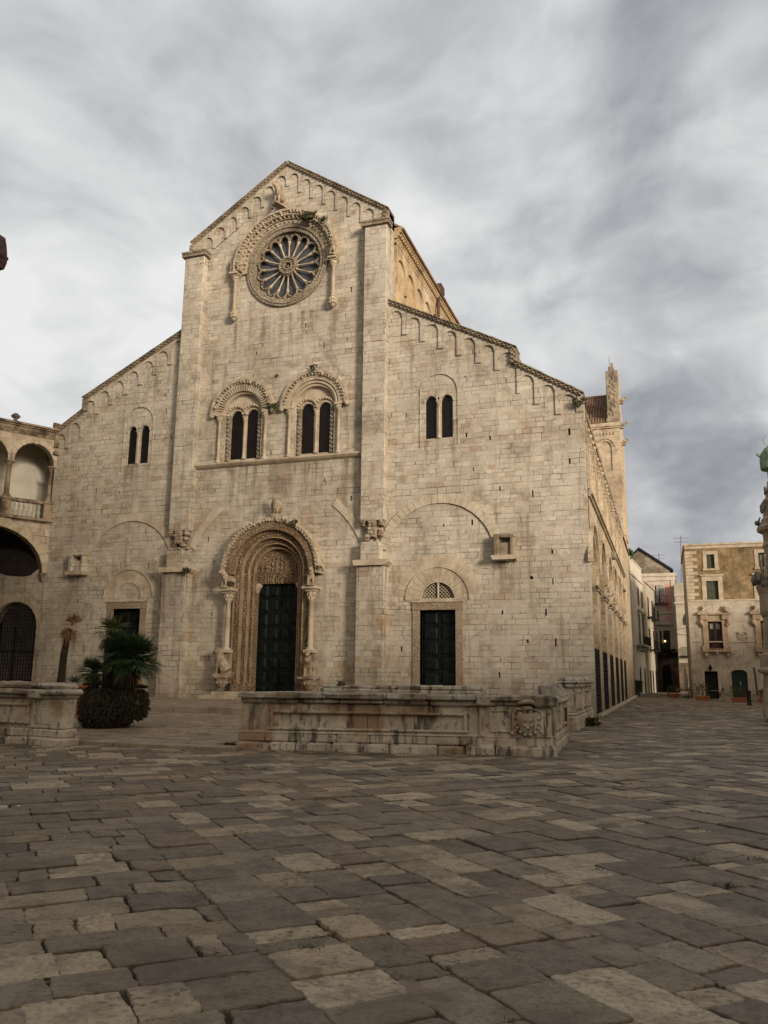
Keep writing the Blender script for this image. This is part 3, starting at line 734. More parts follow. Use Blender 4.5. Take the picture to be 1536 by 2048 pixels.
for (a_, b_), zt_, dz in ((RD, 4.47, 0), (LD, 4.78, .40)):
    q_ = MB()
    for xx0, xx1 in ((a_-.32, a_), (b_, b_+.32)): q_.box(xx0, xx1, -.07, .3, .45, zt_)
    q_.box(a_-.34, b_+.34, -.09, .3, zt_, zt_+.34)
    do = q_.build('side_door', M_JAMB, CATH)
    q_ = MB(); q_.box(a_-.36, b_+.36, -.14, .02, zt_+.34, zt_+.40)
    c_ = (a_+b_)/2; zc = zt_+.46+(.0 if dz == 0 else .08)
    ri = .82; q_.vouss(c_, zc, ri, 1.42, -.02, .03, 0, pi, 15); q_.ring(c_, zc, 1.42, 1.49, -.075, .03, 0, pi, 28); q_.vouss(c_, zc, 1.50, 2.0, -.012, .03, .1, pi-.1, 19) if dz == 0 else None
    q_.ring(c_, zc, ri-.06, ri, -.04, .1, 0, pi, 20)
    q_.build('door_arch', M_TRIM, do)
    if dz == 0:
        q_ = MB()
        for i in range(-11, 12):
            for sg in (-1, 1):
                x0_ = c_+i*.155
                # clip each lattice bar to the half round
                seg = []
                for t in range(0, 41):
                    xx = x0_+sg*(t-20)*.045; zz = zc+.02+(t)*.045*1.0-.45
                    if zz > zc+.06 and (xx-c_)**2+(zz-zc)**2 < (ri-.05)**2: seg.append((xx, .12, zz))
                if len(seg) > 2: q_.tube([seg[0], seg[-1]], .015, 4, smooth=False)
        q_.build('lattice', M_TRIM, do)
        q_ = MB(); q_.lathe([(.06, 0), (.045, .1), (.045, .6), (.09, .75)], (c_, .06, zc+.04), 8); q_.box(c_-.84, c_+.84, -.03, .2, zc-.05, zc+.05); q_.build('lattice_post', M_TRIM, do)
    q_ = MB(); doorleaf(q_, a_, b_, .45, zt_, .30, 2, 6); q_.build('door_leaf', M_DOOR, do)
# ---- main portal
M_EDGE = plain('worn ochre moulding', (.36, .265, .175), .92, c2=(.25, .17, .105), scale=2, bump=.6, streak=.4)
px0 = -14.56
q_ = MB()
for e in (-1, 1):
    for i, (w0, w1, y0, y1) in enumerate(((1.62, 1.98, -.32, .02), (1.36, 1.64, -.08, .3), (1.12, 1.38, .14, .6))):
        a_, b_ = sorted((px0+e*w0, px0+e*w1)); q_.box(a_, b_, y0, y1, .45, 6.38)
for r0, r1, y0, y1 in ((1.62, 1.98, -.32, .02), (1.36, 1.64, -.08, .3), (1.18, 1.38, .14, .6)): q_.ring(px0, 6.38, r0, r1, y0, y1, 0, pi, 36)
PORT = q_.build('main_portal', M_CARVE, CATH)
q_ = MB()
for r0, r1, y0, y1 in ((1.60, 1.65, -.36, .0), (1.34, 1.39, -.12, .1), (1.15, 1.20, .10, .3), (1.95, 2.0, -.36, 0)):
    q_.ring(px0, 6.38, r0, r1, y0, y1, 0, pi, 36)
    for e in (-1, 1):
        a_, b_ = sorted((px0+e*r0, px0+e*r1)); q_.box(a_, b_, y0, y1, 1.2, 6.38)
q_.build('edge_moulding', M_EDGE, PORT)
rv = random.Random(8)
q_ = MB()                                                            # vine scrolls and little beasts carved in relief on jambs and arches
for w_, y_ in ((1.80, -.33), (1.50, -.09), (1.26, .13)):
    for e in (-1, 1):
        q_ = MB(); z_ = 1.1
        while z_ < 6.3:
            s_ = rv.uniform(.04, .062); q_.blob((px0+e*(w_+rv.uniform(-.07, .07)), y_, z_), (s_, .05, s_*rv.uniform(.7, 1.5)), 6, 5, .3); z_ += rv.uniform(.09, .16)
        q_.build('jamb_relief', M_CARVE, PORT)
    q_ = MB(); n_ = int(w_*pi/.12)
    for i in range(n_):
        a = pi*(i+.5)/n_; rr = w_+rv.uniform(-.07, .07); s_ = rv.uniform(.04, .062); q_.blob((px0+rr*cos(a), y_, 6.38+rr*sin(a)), (s_, .05, s_), 6, 5, .3)
    q_.build('arch_relief', M_CARVE, PORT)
q_ = MB(); q_.ring(px0, 6.38, 1.96, 2.42, -.62, .02, radians(-3), radians(183), 36)
q_.build('soffit_arch', M_CARVE, PORT)
q_ = MB(); q_.ring(px0, 6.38, 2.38, 2.54, -.74, .02, radians(-4), radians(184), 36); lumps(q_, px0, 6.38, 2.37, -.66, 46, .02, pi-.02, .055, .5); lumps(q_, px0, 6.38, 2.49, -.72, 40, .02, pi-.02, .055, .5)
q_.build('hood_arch', M_WORN, PORT)
q_ = MB(); q_.prism([(px0-1.17, 6.42)]+[(px0+1.17*cos(pi-pi*i/20), 6.42+1.15*sin(pi*i/20)) for i in range(21)]+[(px0+1.17, 6.42)], .40, .56)
rr_ = random.Random(3)
for i in range(8):                                                   # figures of the tympanum, standing in low relief
    xx = px0-.90+i*.255+rr_.uniform(-.04, .04); hh = (.80 if 2 <= i <= 5 else .62)*sqrt(max(.2, 1-((xx-px0)/1.15)**2))*rr_.uniform(.85, 1.05)
    lean = rr_.uniform(-.05, .05)
    q_.blob((xx, .40, 6.44+hh*.22), (.085, .05, hh*.24), 7, 6, .15); q_.blob((xx+lean*.6, .39, 6.44+hh*.56), (.095, .06, hh*.22), 7, 6, .15); q_.blob((xx+lean, .37, 6.44+hh*.88), (.05, .05, .065), 7, 5)
    q_.tube([(xx+lean*.6, .37, 6.44+hh*.66), (xx+rr_.uniform(-.16, .16), .36, 6.44+hh*rr_.uniform(.4, .8))], [.035, .025], 5)
q_.build('tympanum', M_CARVE, PORT)
q_ = MB(); q_.box(px0-1.14, px0+1.14, .38, .6, 5.88, 6.36); q_.box(px0-1.16, px0+1.16, .32, .6, 6.35, 6.43)
for i in range(15):
    xx = px0-1.0+i*.143+rr_.uniform(-.03, .03); h_ = rr_.uniform(.22, .34)
    q_.blob((xx, .37, 5.90+h_*.45), (.055, .05, h_*.5), 6, 5, .2); q_.blob((xx+rr_.uniform(-.02, .02), .35, 5.93+h_), (.038, .04, .045), 6, 5)
q_.build('lintel', M_CARVE, PORT)
for e in (-1, 1):
    q_ = MB(); q_.prism([(px0+e*1.13, 5.90), (px0+e*.92, 5.90), (px0+e*.96, 5.74), (px0+e*1.08, 5.60), (px0+e*1.13, 5.42)], .30, .6); q_.build('corbel', M_TRIM, PORT)
q_ = MB(); doorleaf(q_, px0-1.13, px0+1.13, .45, 5.90, .62, 4, 8); q_.build('door_leaf', M_DOOR, PORT)
for e in (-1, 1):
    xx = px0+e*2.14
    q_ = MB(); column(q_, xx, -.52, 2.72, 5.46, .125, .52, .14, 14); q_.bbox(xx-.36, xx+.36, -.9, -.1, 5.46, 5.58, .02); q_.bbox(xx-.26, xx+.26, -.75, -.25, 2.58, 2.73, .02); q_.build('column', M_TRIM, PORT)
    q_ = MB()                                                        # carved bracket under the big lion
    yb = -.62 if e < 0 else -.55
    q_.lathe([(.02, 0), (.16, .06), (.27, .22), (.33, .40), (.36, .44), (.36, .52)], (xx+e*(.12 if e < 0 else 0), yb, .95), 12)
    for i in range(10): a = 2*pi*i/10; q_.blob((xx+e*(.12 if e < 0 else 0)+.27*cos(a), yb+.27*sin(a), 1.22), .08, 6, 5)
    q_.bbox(xx-.42, xx+.34, -1.05, 0, 1.42, 1.52, .03); q_.build('lion_bracket', M_STAT, PORT)
    me_ = beast(M_STAT, (xx-.10 if e < 0 else xx+.02, -.62, 1.54), pi*1.02 if e < 0 else -pi*.42, 1.0, 'sit' if e < 0 else 'stand', .04, .1); me_.materials.clear(); me_.materials.append(M_STAT); link('lion_statue', me_, PORT)
    q_ = MB(); q_.bbox(xx-.20, xx+.22, -.50, -.1, 1.5, 2.6, .04); q_.build('column_block', M_STAT, PORT)
    me_ = beast(M_STAT, (xx, -.60, 5.62), -pi*.60 if e < 0 else -pi*.40, .86, 'stand', .04, -.05); me_.materials.clear(); me_.materials.append(M_STAT); link('griffin_statue', me_, PORT)
me_ = bird((-14.40, -.52, 9.02), -pi*.5, .98); me_.materials.clear(); me_.materials.append(M_STAT); link('pelican_statue', me_, PORT)
for i, z in enumerate((.45,)):
    pass
q_ = MB(); q_.box(px0-2.9, px0+2.9, -1.5, 0, .2, .66); q_.box(px0-2.5, px0+2.5, -1.1, 0, .3, .82); q_.build('doorstep', M_TRIM, PORT)
q_ = MB(); q_.box(RD[0]-.5, RD[1]+.5, -.8, 0, .2, .7); q_.build('doorstep', M_TRIM, CATH)
# ================================================================== body of the church behind the front
# nave clerestory (its east side shows above the aisle roof)
NX = -9.05; NY = 44.0
q_ = MB(); q_.box(NX-.9, NX, 1.0, NY, 12, 23.0); q_.box(mir(NX), mir(NX)+.9, 1.0, NY, 12, 23.4); 
q_.build('nave_wall', M_NAVE, CATH)
q_ = MB()
out_ = [(1.0, 22.98)]; n_ = 26; pit = (NY-1.0)/n_
for i in range(n_):
    y0_ = 1.0+i*pit; out_.append((y0_+.12, 20.9 if i else 20.9)); cc = y0_+pit/2; rr = pit/2-.12
    out_ += [(cc+rr*cos(pi-pi*j/10), 21.75+rr*sin(pi-pi*j/10)) for j in range(11)]
    out_.append((y0_+pit-.12, 20.9))
    if i < n_-1: out_.append((y0_+pit, 20.9))
out_.append((NY, 22.98))
plate(out_[::-1], [], NX-.01, NX+.13, 'yz').build('nave_frieze', M_NAVE, CATH)
q_ = MB(); q_.box(NX-.3, NX+.16, .8, NY, 22.98, 23.08); q_.box(NX-.3, NX+.2, .8, NY, 23.22, 23.34); q_.box(NX-.3, NX+.42, .8, NY, 23.5, 23.66); q_.box(NX-.3, NX+.3, .8, NY, 23.34, 23.5); q_.box(NX-.5, NX+.5, .78, NY, 23.66, 23.76)
y_ = .9
while y_ < NY:
    q_.box(NX, NX+.19, y_, y_+.12, 23.08, 23.22); q_.box(NX+.2, NX+.38, y_+.1, y_+.22, 23.36, 23.49); y_ += .27
q_.build('nave_cornice', M_NAVE, CATH)
q_ = MB(); q_.tube([(NX+.35, 8.3, 23.6), (NX+.32, 8.3, 22.6), (NX+.32, 8.3, 19.6)], .09, 8); q_.box(NX-.1, NX+.6, 7.9, 8.7, 23.7, 24.15); q_.build('rainwater_pipe', plain('rusty iron pipe', (.10, .06, .045), .7), CATH)
q_ = MB(); q_.prism([(NX+.55, 23.72), (CX, 27.75), (mir(NX)-.55, 23.72), (mir(NX)-.55, 23.6), (CX, 27.6), (NX+.55, 23.6)], .8, NY+4); q_.build('nave_roof', M_TILE, CATH)
for sg in (1, -1):
    X_ = (lambda x: x) if sg > 0 else mir
    q_ = MB(); q_.prism([(X_(-9.0), 19.45), (X_(-2.9), 16.2), (X_(-2.9), 15.5), (X_(.0), 13.45), (X_(.0), 13.2), (X_(-2.9), 15.3), (X_(-9.0), 19.2)], .7, 46); q_.build('aisle_roof', M_TILE, CATH)
# south flank with six deep arches and a dwarf gallery over them
PIT = 5.05; AW = 1.58; AC = [1.95+PIT*i for i in range(6)]
hol = []
for c_ in AC: hol.append(archpts(c_-AW, c_+AW, .0001-.0, 6.25, 18))
gal = []
nb = 30; gp = 30.6/nb
for i in range(nb):
    if i % 5 == 4: continue
    y0_ = .55+i*gp; gal.append(archpts(y0_+.13, y0_+gp-.13, 9.75, 12.0, 8))
solid = [(0.02, -.4), (31.8, -.4), (31.8, 13.35), (0.02, 13.35)]
# build the arcade in one piece: outline that dips into every arch
ol = [(.78, 0)]
for c_ in AC:
    ol += [(c_-AW, 0)]+[(c_+AW*cos(pi-pi*j/18), 6.25+AW*1.0*sin(pi-pi*j/18)) for j in range(19)]+[(c_+AW, 0)]
ol += [(31.8, 0), (31.8, 12.7), (.78, 12.7)]
ol = [ol[0]]+[p for i, p in enumerate(ol[1:]) if abs(p[0]-ol[i][0])+abs(p[1]-ol[i][1]) > 1e-6]
if ol[1][0] < ol[0][0]: ol[0] = (ol[1][0]-.01, 0); ol[-1] = (ol[1][0]-.01, 12.7)
SIDE = plate(ol, gal, -1.1, 0.0, 'yz').build('side_wall', M_SIDE, CATH)
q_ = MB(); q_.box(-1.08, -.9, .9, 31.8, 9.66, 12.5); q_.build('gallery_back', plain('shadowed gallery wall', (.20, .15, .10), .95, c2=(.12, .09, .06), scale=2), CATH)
q_ = MB(); q_.box(-2.0, -1.9, .8, 46, 0, 13.0); q_.box(-1.9, -.02, .76, 31.8, 9.0, 9.12); q_.build('recess_wall', M_SIDE, CATH)
q_ = MB(); q_.box(-1.1, -.02, 31.8, 46, 0, 12.8); q_.build('chapel_wall', M_SIDE, CATH)
for i, c_ in enumerate(AC):
    q_ = MB(); q_.ring(c_, 6.25, AW, AW+.10, -.5, .06, 0, pi, 24, 'yz'); q_.ring(c_, 6.25, AW+.42, AW+.55, -.05, .16, .06, pi-.06, 28, 'yz')
    q_.build('arch_moulding', M_SIDE, CATH)
    q_ = MB(); yb = c_+AW; yt = yb+PIT-2*AW
    q_.bbox(-1.15, .12, yb-.10, yt+.10, 5.62, 5.75, .03); q_.bbox(-1.13, .08, yb-.06, yt+.06, 5.50, 5.62, .02)
    for j in range(6): q_.blob((.05, yb+(yt-yb)*j/5, 5.70), (.09, .18, .09), 6, 5, .2)
    for j in range(5): q_.blob((-.2-.2*j, yb-.06, 5.70), (.12, .08, .10), 6, 5, .2)
    q_.build('pier_capital', M_CARVL, CATH)
    q_ = MB(); ya, yb2 = c_-AW, c_+AW
    for j in range(28): q_.box(-.05, -.01, ya, yb2, .12+j*.096, .17+j*.096)
    for j in range(4): yy = ya+(yb2-ya)*j/3; q_.box(-.08, -.005, yy-.04, yy+.04, 0, 2.85)
    q_.build('slatted_gate', plain('dark iron slats', (.012, .013, .015), .6, spec=.15) if i == 0 else bpy.data.materials['dark iron slats'], CATH)
q_ = MB(); q_.prism([(-.05, 9.30), (.10, 9.34), (.20, 9.48), (.20, 9.56), (.0, 9.62), (-.05, 9.62)], .6, 31.8, 'xz') if False else q_.box(-.02, .10, .7, 31.8, 9.34, 9.44)
q_.box(-.02, .20, .7, 31.8, 9.44, 9.56); q_.box(-.02, .13, .7, 31.8, 9.56, 9.64); q_.build('string_course', M_TRIM, CATH)
q_ = MB()
for i in range(nb+1):
    yy = .55+i*gp
    if i % 5 == 4 or i % 5 == 0: q_.box(-.04, .07, yy-.1, yy+.1, 9.64, 12.6)
    else: column(q_, .03, yy, 9.66, 12.0, .075, .32, .14, 8)
    if i < nb and i % 5 != 4:
        q_.ring(yy+gp/2, 12.0, gp/2-.14, gp/2-.02, -.02, .08, 0, pi, 10, 'yz'); q_.blob((.10, yy, 12.25), (.12, .09, .11), 6, 5, .2)
q_.build('dwarf_gallery', M_SIDE, CATH)
q_ = MB(); q_.box(-.3, .05, .76, 31.8, 12.6, 12.8); q_.box(-.3, .10, .78, 31.8, 12.8, 12.95)
y_ = .9
while y_ < 31.7: q_.box(0, .08, y_, y_+.14, 12.5, 12.6); q_.blob((.02, y_, 12.97), (.12, .2, .08), 6, 4, .3); y_ += .42
q_.build('eaves_cornice', M_TRIMD, CATH)
for yy in (13.2, 27.5):
    q_ = MB(); q_.bbox(0, .25, yy-1.0, yy+1.0, 7.9, 8.1, .03) if yy > 20 else q_.bbox(0, .25, yy+3.0, yy+3.8, 8.75, 9.2, .05); q_.build('projecting_ledge', M_TRIMD, CATH)
for yy, zz in ((9.2, 5.8), (14.2, 5.8)):
    me_ = beast(M_STAT, (.05, yy, zz), 0, .62, 'sit', .04); me_.materials.clear(); me_.materials.append(M_STAT); link('side_statue', me_, CATH)
q_ = MB(); q_.bbox(-.02, .22, .9, 45, -.1, .14, .04); q_.build('wall_footing', M_TRIM, CATH)
# ---- transept
TY = 45.9; TE = -.36
q_ = MB(); q_.box(-28.7, TE-1.0, TY, TY+11, 0, 26.4); q_.build('transept_wall', M_SIDE if False else masonry('sunlit transept limestone', [(0, (.50, .42, .31)), (.5, (.57, .485, .365)), (1, (.63, .545, .42))], jstr=.45, rust_amt=.2, low_rust=False), CATH)
M_TRW = bpy.data.materials['sunlit transept limestone']
q_ = MB(); q_.prism([(TY, 0), (TY+11, 0), (TY+11, 26.4), (TY+11, 27.2), (TY+5.5, 33.6), (TY, 32.2*0+27.4), (TY, 26.4)], TE-1.0, TE, 'yz'); q_.build('transept_gable', M_TRW, CATH)
q_ = MB(); q_.bbox(TE-1.08, TE+.10, TY-.12, TY+1.2, 26.4, 31.9, .05); q_.bbox(TE-1.2, TE+.16, TY-.2, TY+1.3, 26.3, 26.9, .06); q_.bbox(TE-1.14, TE+.14, TY-.16, TY+1.25, 27.3, 27.6, .06)
q_.bbox(TE-.8, TE-.25, TY+.2, TY+.9, 31.9, 32.5, .08); q_.bbox(TE-.55, TE-.32, TY+.4, TY+.7, 32.5, 32.9, .05); q_.tube([(TE-.68, TY+.5, 32.4), (TE-.68, TY+.5, 33.6)], .03, 5)
for i in range(26): q_.blob((TE-.5+random.uniform(-.3, .3), TY-.12, 27.2+i*.18), (.16, .07, .13), 6, 5, .3)
q_.build('gable_pinnacle', plain('lichened pinnacle stone', (.36, .30, .22), .95, c2=(.16, .14, .11), scale=1.3, bump=1.0, streak=.4), CATH)
q_ = MB()
out_ = MB(); q_.box(-9.5, TE+.12, TY-.30, TY+.3, 26.05, 26.4); q_.box(-9.5, TE+.06, TY-.18, TY+.1, 25.9, 26.05)
for i in range(30): xx = TE-.45-i*.31; q_.box(xx-.11, xx+.05, TY-.1, TY+.05, 25.25, 25.47)
q_.box(-9.5, TE, TY-.04, TY+.05, 25.47, 25.6)
q_.build('transept_cornice', M_TRW, CATH)
q_ = MB()
for i in range(5):
    xx = -1.78-i*2.05
    q_.ring(xx, 23.95, .62, .82, -.14+TY, TY+.02, 0, pi, 16); q_.ring(xx, 23.95, .86, 1.0, -.22+TY, TY+.02, .1, pi-.1, 16)
    q_.box(xx+.62, xx+.70, TY-.1, TY+.02, 21.6, 23.95)
    if i: q_.box(xx-.70, xx-.62, TY-.1, TY+.02, 21.6, 23.95)
q_.build('blind_arcade', M_TRW, CATH)
# tiled transept roof: barrel rows of clay tiles running down the slope
q_ = MB(); q_.add([(-28, TY-.25, 26.42), (TE-1.0, TY-.25, 26.42), (TE-1.0, TY+5.5, 31.1), (-28, TY+5.5, 31.1), (-28, TY+11.2, 26.4), (TE-1.0, TY+11.2, 26.4)], [(0, 1, 2, 3), (3, 2, 5, 4)])
for i in range(26):
    xx = TE-1.15-i*.27; zj = random.uniform(-.02, .02)
    for j in range(14):
        t0 = j/14; t1 = (j+1)/14; r0 = .115; r1 = .095
        y0_ = TY-.28+5.75*t0; z0_ = 26.46+4.68*t0; y1_ = TY-.28+5.75*t1+.1; z1_ = 26.46+4.68*t1+.03
        q_.tube([(xx+random.uniform(-.02, .02), y0_, z0_+zj+random.uniform(0, .03)), (xx, y1_, z1_+zj)], [r0, r1], 6, True, True)
q_.tube([(-10, TY+5.5, 31.15), (TE-1, TY+5.5, 31.15)], .14, 8)
q_.build('transept_roof', M_TILE, CATH)
for yy, zz in ((TY+1.5, 29.0), (TY+1.2, 26.3), (TY+2.4, 24.9)):
    q_ = MB(); q_.bbox(TE, TE+.45, yy-.2, yy+.2, zz-.2, zz+.02, .04); q_.tube([(TE+.1, yy, zz+.2), (TE+.45, yy, zz+.22), (TE+.62, yy, zz+.36)], [.16, .14, .10], 8); q_.blob((TE+.72, yy, zz+.42), (.14, .11, .12), 8, 6); q_.tube([(TE+.4, yy-.1, zz+.15), (TE+.55, yy-.1, zz)], .05, 6)
    q_.build('gargoyle', M_STAT, CATH)
q_ = MB(); q_.box(TE-.05, TE+.10, TY+.8, TY+2.2, 0, 24.4); q_.box(TE-.05, TE+.12, TY+.4, TY+6, 15.2, 15.6); q_.build('transept_buttress', M_NAVE, CATH)
# ================================================================== GROUND AND PAVING
def slabmat(name, base, light, scale=1.0, lightshare=.22):
    mt, q, b = newmat(name)
    v, nn = coords(q)
    at = q.n('ShaderNodeAttribute'); at.attribute_name = 'tone'
    r, g, bl = q.xyz(at.outputs['Color'])
    col = q.ramp(r, base)
    lt = q.ramp(bl, light)
    fine = q.noise(v, 26*scale, 5, .7); mid = q.noise(v, 5*scale, 4, .62); big = q.noise(v, .35, 3, .6)
    wv = q.vm('ADD', v, q.vm('SCALE', q.comb(q.noise(v, 9*scale, 3), q.noise(q.vm('ADD', v, (3, 3, 3)), 9*scale, 3), 0.0), .11)); pk = q.m('MULTIPLY', q.sm(q.noise(q.vm('ADD', v, (7, 1, 4)), 3.2*scale, 3), .38, .62), q.m('ADD', .35, q.m('MULTIPLY', bl, .65)))
    pits = q.m('SUBTRACT', 1.0, q.m('MULTIPLY', q.m('SUBTRACT', 1.0, q.sm(q.voro(wv, 19*scale)['Distance'], .10, .42)), pk))
    col = q.mix(g, col, lt)
    col = q.mix(q.m('MULTIPLY', q.sm(mid, .42, .7), .7), col, q.mix(1.0, col, (.55, .52, .50), 'MULTIPLY'))
    col = q.mix(q.m('MULTIPLY', q.sm(big, .40, .66), .35), col, q.mix(1.0, col, (1.25, 1.15, 1.02), 'MULTIPLY'))
    col = q.mix(q.m('MULTIPLY', q.sm(fine, .46, .66), .7), col, q.mix(1.0, col, (.45, .43, .41), 'MULTIPLY'))
    pd = q.m('MULTIPLY', q.m('SUBTRACT', 1.0, pits), q.m('ADD', q.m('MULTIPLY', g, .75), .12))
    col = q.mix(q.m('MULTIPLY', pd, .55), col, q.mix(1.0, col, (.40, .36, .32), 'MULTIPLY'))
    spill = q.sm(q.noise(q.vm('ADD', v, (21, 5, 0)), 1.15*scale, 5, .66, .5), .50, .66)
    col = q.mix(q.m('MULTIPLY', spill, .6), col, (.098, .079, .058))
    dust = q.sm(q.noise(q.vm('ADD', v, (2, 25, 0)), 1.7*scale, 5, .66, .4), .54, .70)
    col = q.mix(q.m('MULTIPLY', dust, .5), col, (.27, .22, .155))
    q.put(b.inputs['Base Color'], col)
    q.put(b.inputs['Roughness'], q.m('ADD', .48, q.m('MULTIPLY', mid, .35)))
    hg = q.m('ADD', q.m('ADD', q.m('MULTIPLY', pits, q.m('ADD', q.m('MULTIPLY', g, 1.0), .2)), q.m('MULTIPLY', fine, .5)), q.m('MULTIPLY', mid, .9))
    q.put(b.inputs['Normal'], q.bump(hg, 1.0, .022))
    return mt
M_SLAB = slabmat('worn dark plaza slabs', [(0, (.128, .107, .082)), (.2, (.190, .152, .108)), (.4, (.142, .122, .096)), (.6, (.235, .185, .130)), (.78, (.160, .136, .108)), (.9, (.215, .158, .110)), (1, (.175, .150, .120))], [(0, (.36, .29, .205)), (.5, (.46, .385, .28)), (1, (.31, .25, .18))])
M_COURT = slabmat('pale court paving', [(0, (0.287, 0.241, 0.184)), (.5, (0.345, 0.287, 0.218)), (1, (0.391, 0.322, 0.241))], [(0, (0.414, 0.345, 0.259)), (1, (0.460, 0.380, 0.287))])
M_SOIL = plain('joint soil', (.050, .040, .028), 1, c2=(.022, .018, .013), scale=5)
M_GRASS = plain('joint grass', (.065, .105, .028), .8, c2=(.09, .09, .035), scale=8)
q_ = MB(); q_.box(-300, 300, -200, 400, -.4, -.024); struct(q_.build('ground', M_SOIL))
def frustum(x, y, mar):
    dx, dy = x-CAM.x, y-CAM.y
    f_ = dx*-sin(YAW)+dy*cos(YAW); s_ = dx*cos(YAW)+dy*sin(YAW)
    return f_ > 1.2 and abs(s_) < f_*.50+mar
def slabs(name, mat, ang, rng, wr, lr, gap, zf, test, light=.2, seed=1, near=12, jit=.02, dz=.010):
    rnd = random.Random(seed)
    e1 = Vector((cos(ang), sin(ang), 0)); e2 = Vector((-sin(ang), cos(ang), 0))
    vs = []; fs = []; tone = []
    u0, u1, v0, v1 = rng; v_ = v0
    while v_ < v1:
        w_ = rnd.uniform(*wr); u_ = u0+rnd.uniform(0, 1)
        skew = 0
        while u_ < u1:
            l_ = rnd.uniform(*lr) if rnd.random() > .15 else rnd.uniform(lr[0]*.6, lr[0])
            cu, cv = u_+l_/2, v_+w_/2
            P_ = e1*cu+e2*cv
            if test(P_.x, P_.y):
                dist = (Vector((P_.x, P_.y, 0))-Vector((CAM.x, CAM.y, 0))).length
                nearby = dist < near
                g_ = gap*(rnd.uniform(.35, 1.7) if nearby else rnd.uniform(.2, 1.0))
                parts = [(u_, u_+l_, v_, v_+w_)]
                if rnd.random() < .10 and w_ > .5: parts = [(u_, u_+l_, v_, v_+w_*.5), (u_, u_+l_, v_+w_*.5, v_+w_)]
                for a, b, c, d in parts:
                    ns = 8 if dist < 9 else (4 if nearby else 1)
                    J = jit*(1 if nearby else 1.0)
                    cor = [(a+g_/2, c+g_/2), (b-g_/2, c+g_/2), (b-g_/2, d-g_/2), (a+g_/2, d-g_/2)]
                    cor = [(x+rnd.uniform(-J, J), y+rnd.uniform(-J, J)) for x, y in cor]
                    loop = []
                    for i in range(4):
                        p, q2 = cor[i], cor[(i+1) % 4]
                        for s_ in range(ns):
                            t = s_/ns; x = p[0]+(q2[0]-p[0])*t; y = p[1]+(q2[1]-p[1])*t
                            if s_: x += rnd.uniform(-J, J)*.55; y += rnd.uniform(-J, J)*.55
                            elif ns > 1:
                                # worn corners pull in towards the middle
                                mx, my = (a+b)/2, (c+d)/2; k_ = rnd.uniform(.0, .06); x += (mx-x)*k_; y += (my-y)*k_
                            loop.append((x, y))
                    n = len(loop); mx = sum(p[0] for p in loop)/n; my = sum(p[1] for p in loop)/n
                    h0 = rnd.uniform(-dz, dz); tx, ty = rnd.uniform(-.012, .012), rnd.uniform(-.012, .012)
                    base = len(vs); rings = [(0, -.05), (0, -.007), (.005, -.001), (.02, .001)] if nearby else [(0, -.03), (.008, 0)]
                    for ins, zz in rings:
                        for x, y in loop:
                            dx, dy = mx-x, my-y; L = max(sqrt(dx*dx+dy*dy), .01); k_ = min(ins/L, .45)
                            xx, yy = x+dx*k_, y+dy*k_; W_ = e1*xx+e2*yy
                            vs.append((W_.x, W_.y, zf(W_.x, W_.y)+zz+h0+tx*(xx-mx)+ty*(yy-my)))
                    for r_ in range(len(rings)-1):
                        for i in range(n): fs.append((base+r_*n+i, base+r_*n+(i+1) % n, base+(r_+1)*n+(i+1) % n, base+(r_+1)*n+i))
                    fs.append(tuple(base+(len(rings)-1)*n+i for i in range(n)))
                    lt = 1.0 if rnd.random() < light else (rnd.uniform(.15, .5) if rnd.random() < .35 else 0.0)
                    t_ = (rnd.random(), lt, rnd.random(), 1)
                    tone += [t_]*(n*len(rings))
            u_ += l_
        v_ += w_
    me = bpy.data.meshes.new(name); me.from_pydata(vs, [], fs); me.materials.append(mat)
    at = me.attributes.new('tone', 'FLOAT_COLOR', 'POINT'); at.data.foreach_set('color', [c for t in tone for c in t])
    o = bpy.data.objects.new(name, me); COL.objects.link(o); return struct(o)
def in_court(x, y): return x < -2.2 and (y > -18.75 if x < -6.2 else y > -18.38+.187*(x+6.3)+.6)
A45 = radians(-45)
VB, UB = -20.8, 16.6                                                  # three fields laid in different directions
vv = lambda x, y: (x+y)*.70711
uu = lambda x, y: (x-y)*.70711
okp = lambda x, y: frustum(x, y, 2.5) and -35 < y < 26 and not in_court(x, y) and not (x < -.05 and y > -1)
slabs('plaza_paving', M_SLAB, A45, (-70, 70, -60, 60), (.30, .54), (.26, .72), .011, lambda x, y: 0.0, lambda x, y: okp(x, y) and vv(x, y) > VB and uu(x, y) > UB, .24, 4)
slabs('crosswise_paving', M_SLAB, radians(45), (-70, 70, -70, 60), (.30, .56), (.28, .84), .011, lambda x, y: -.013 if (vv(x, y) > VB-.5 and uu(x, y) > UB-.5) else 0.0, lambda x, y: okp(x, y) and not (vv(x, y) > VB+.42 and uu(x, y) > UB+.42), .22, 14)
slabs('street_paving', M_SLAB, 0, (-14, 40, 26, 92), (.5, .9), (.8, 1.6), .03, lambda x, y: 0.0,
      lambda x, y: frustum(x, y, 3) and x > -.5, .12, 9, jit=.03)
zc_ = lambda x, y: .10+.20*max(0, min(1, (y+18.9)/9.0))
slabs('court_paving', M_COURT, radians(4), (-27, -.9, -22, -6), (.24, .36), (.35, .75), .022, lambda x, y: zc_(x, y)-.004,
      lambda x, y: -27 < x < -2.3 and (-18.8 if x < -6.4 else -16.8) < y < -9.9 and frustum(x, y, 3), .15, 6, near=1, jit=.022, dz=.006)
slabs('sagrato_paving', M_COURT, 0, (-30, -.9, -9.6, -.1), (.7, 1.0), (.8, 1.6), .008, lambda x, y: .502,
      lambda x, y: -29 < x < -2.3 and -9.55 < y < 0, .1, 8, near=1, jit=.008, dz=.003)
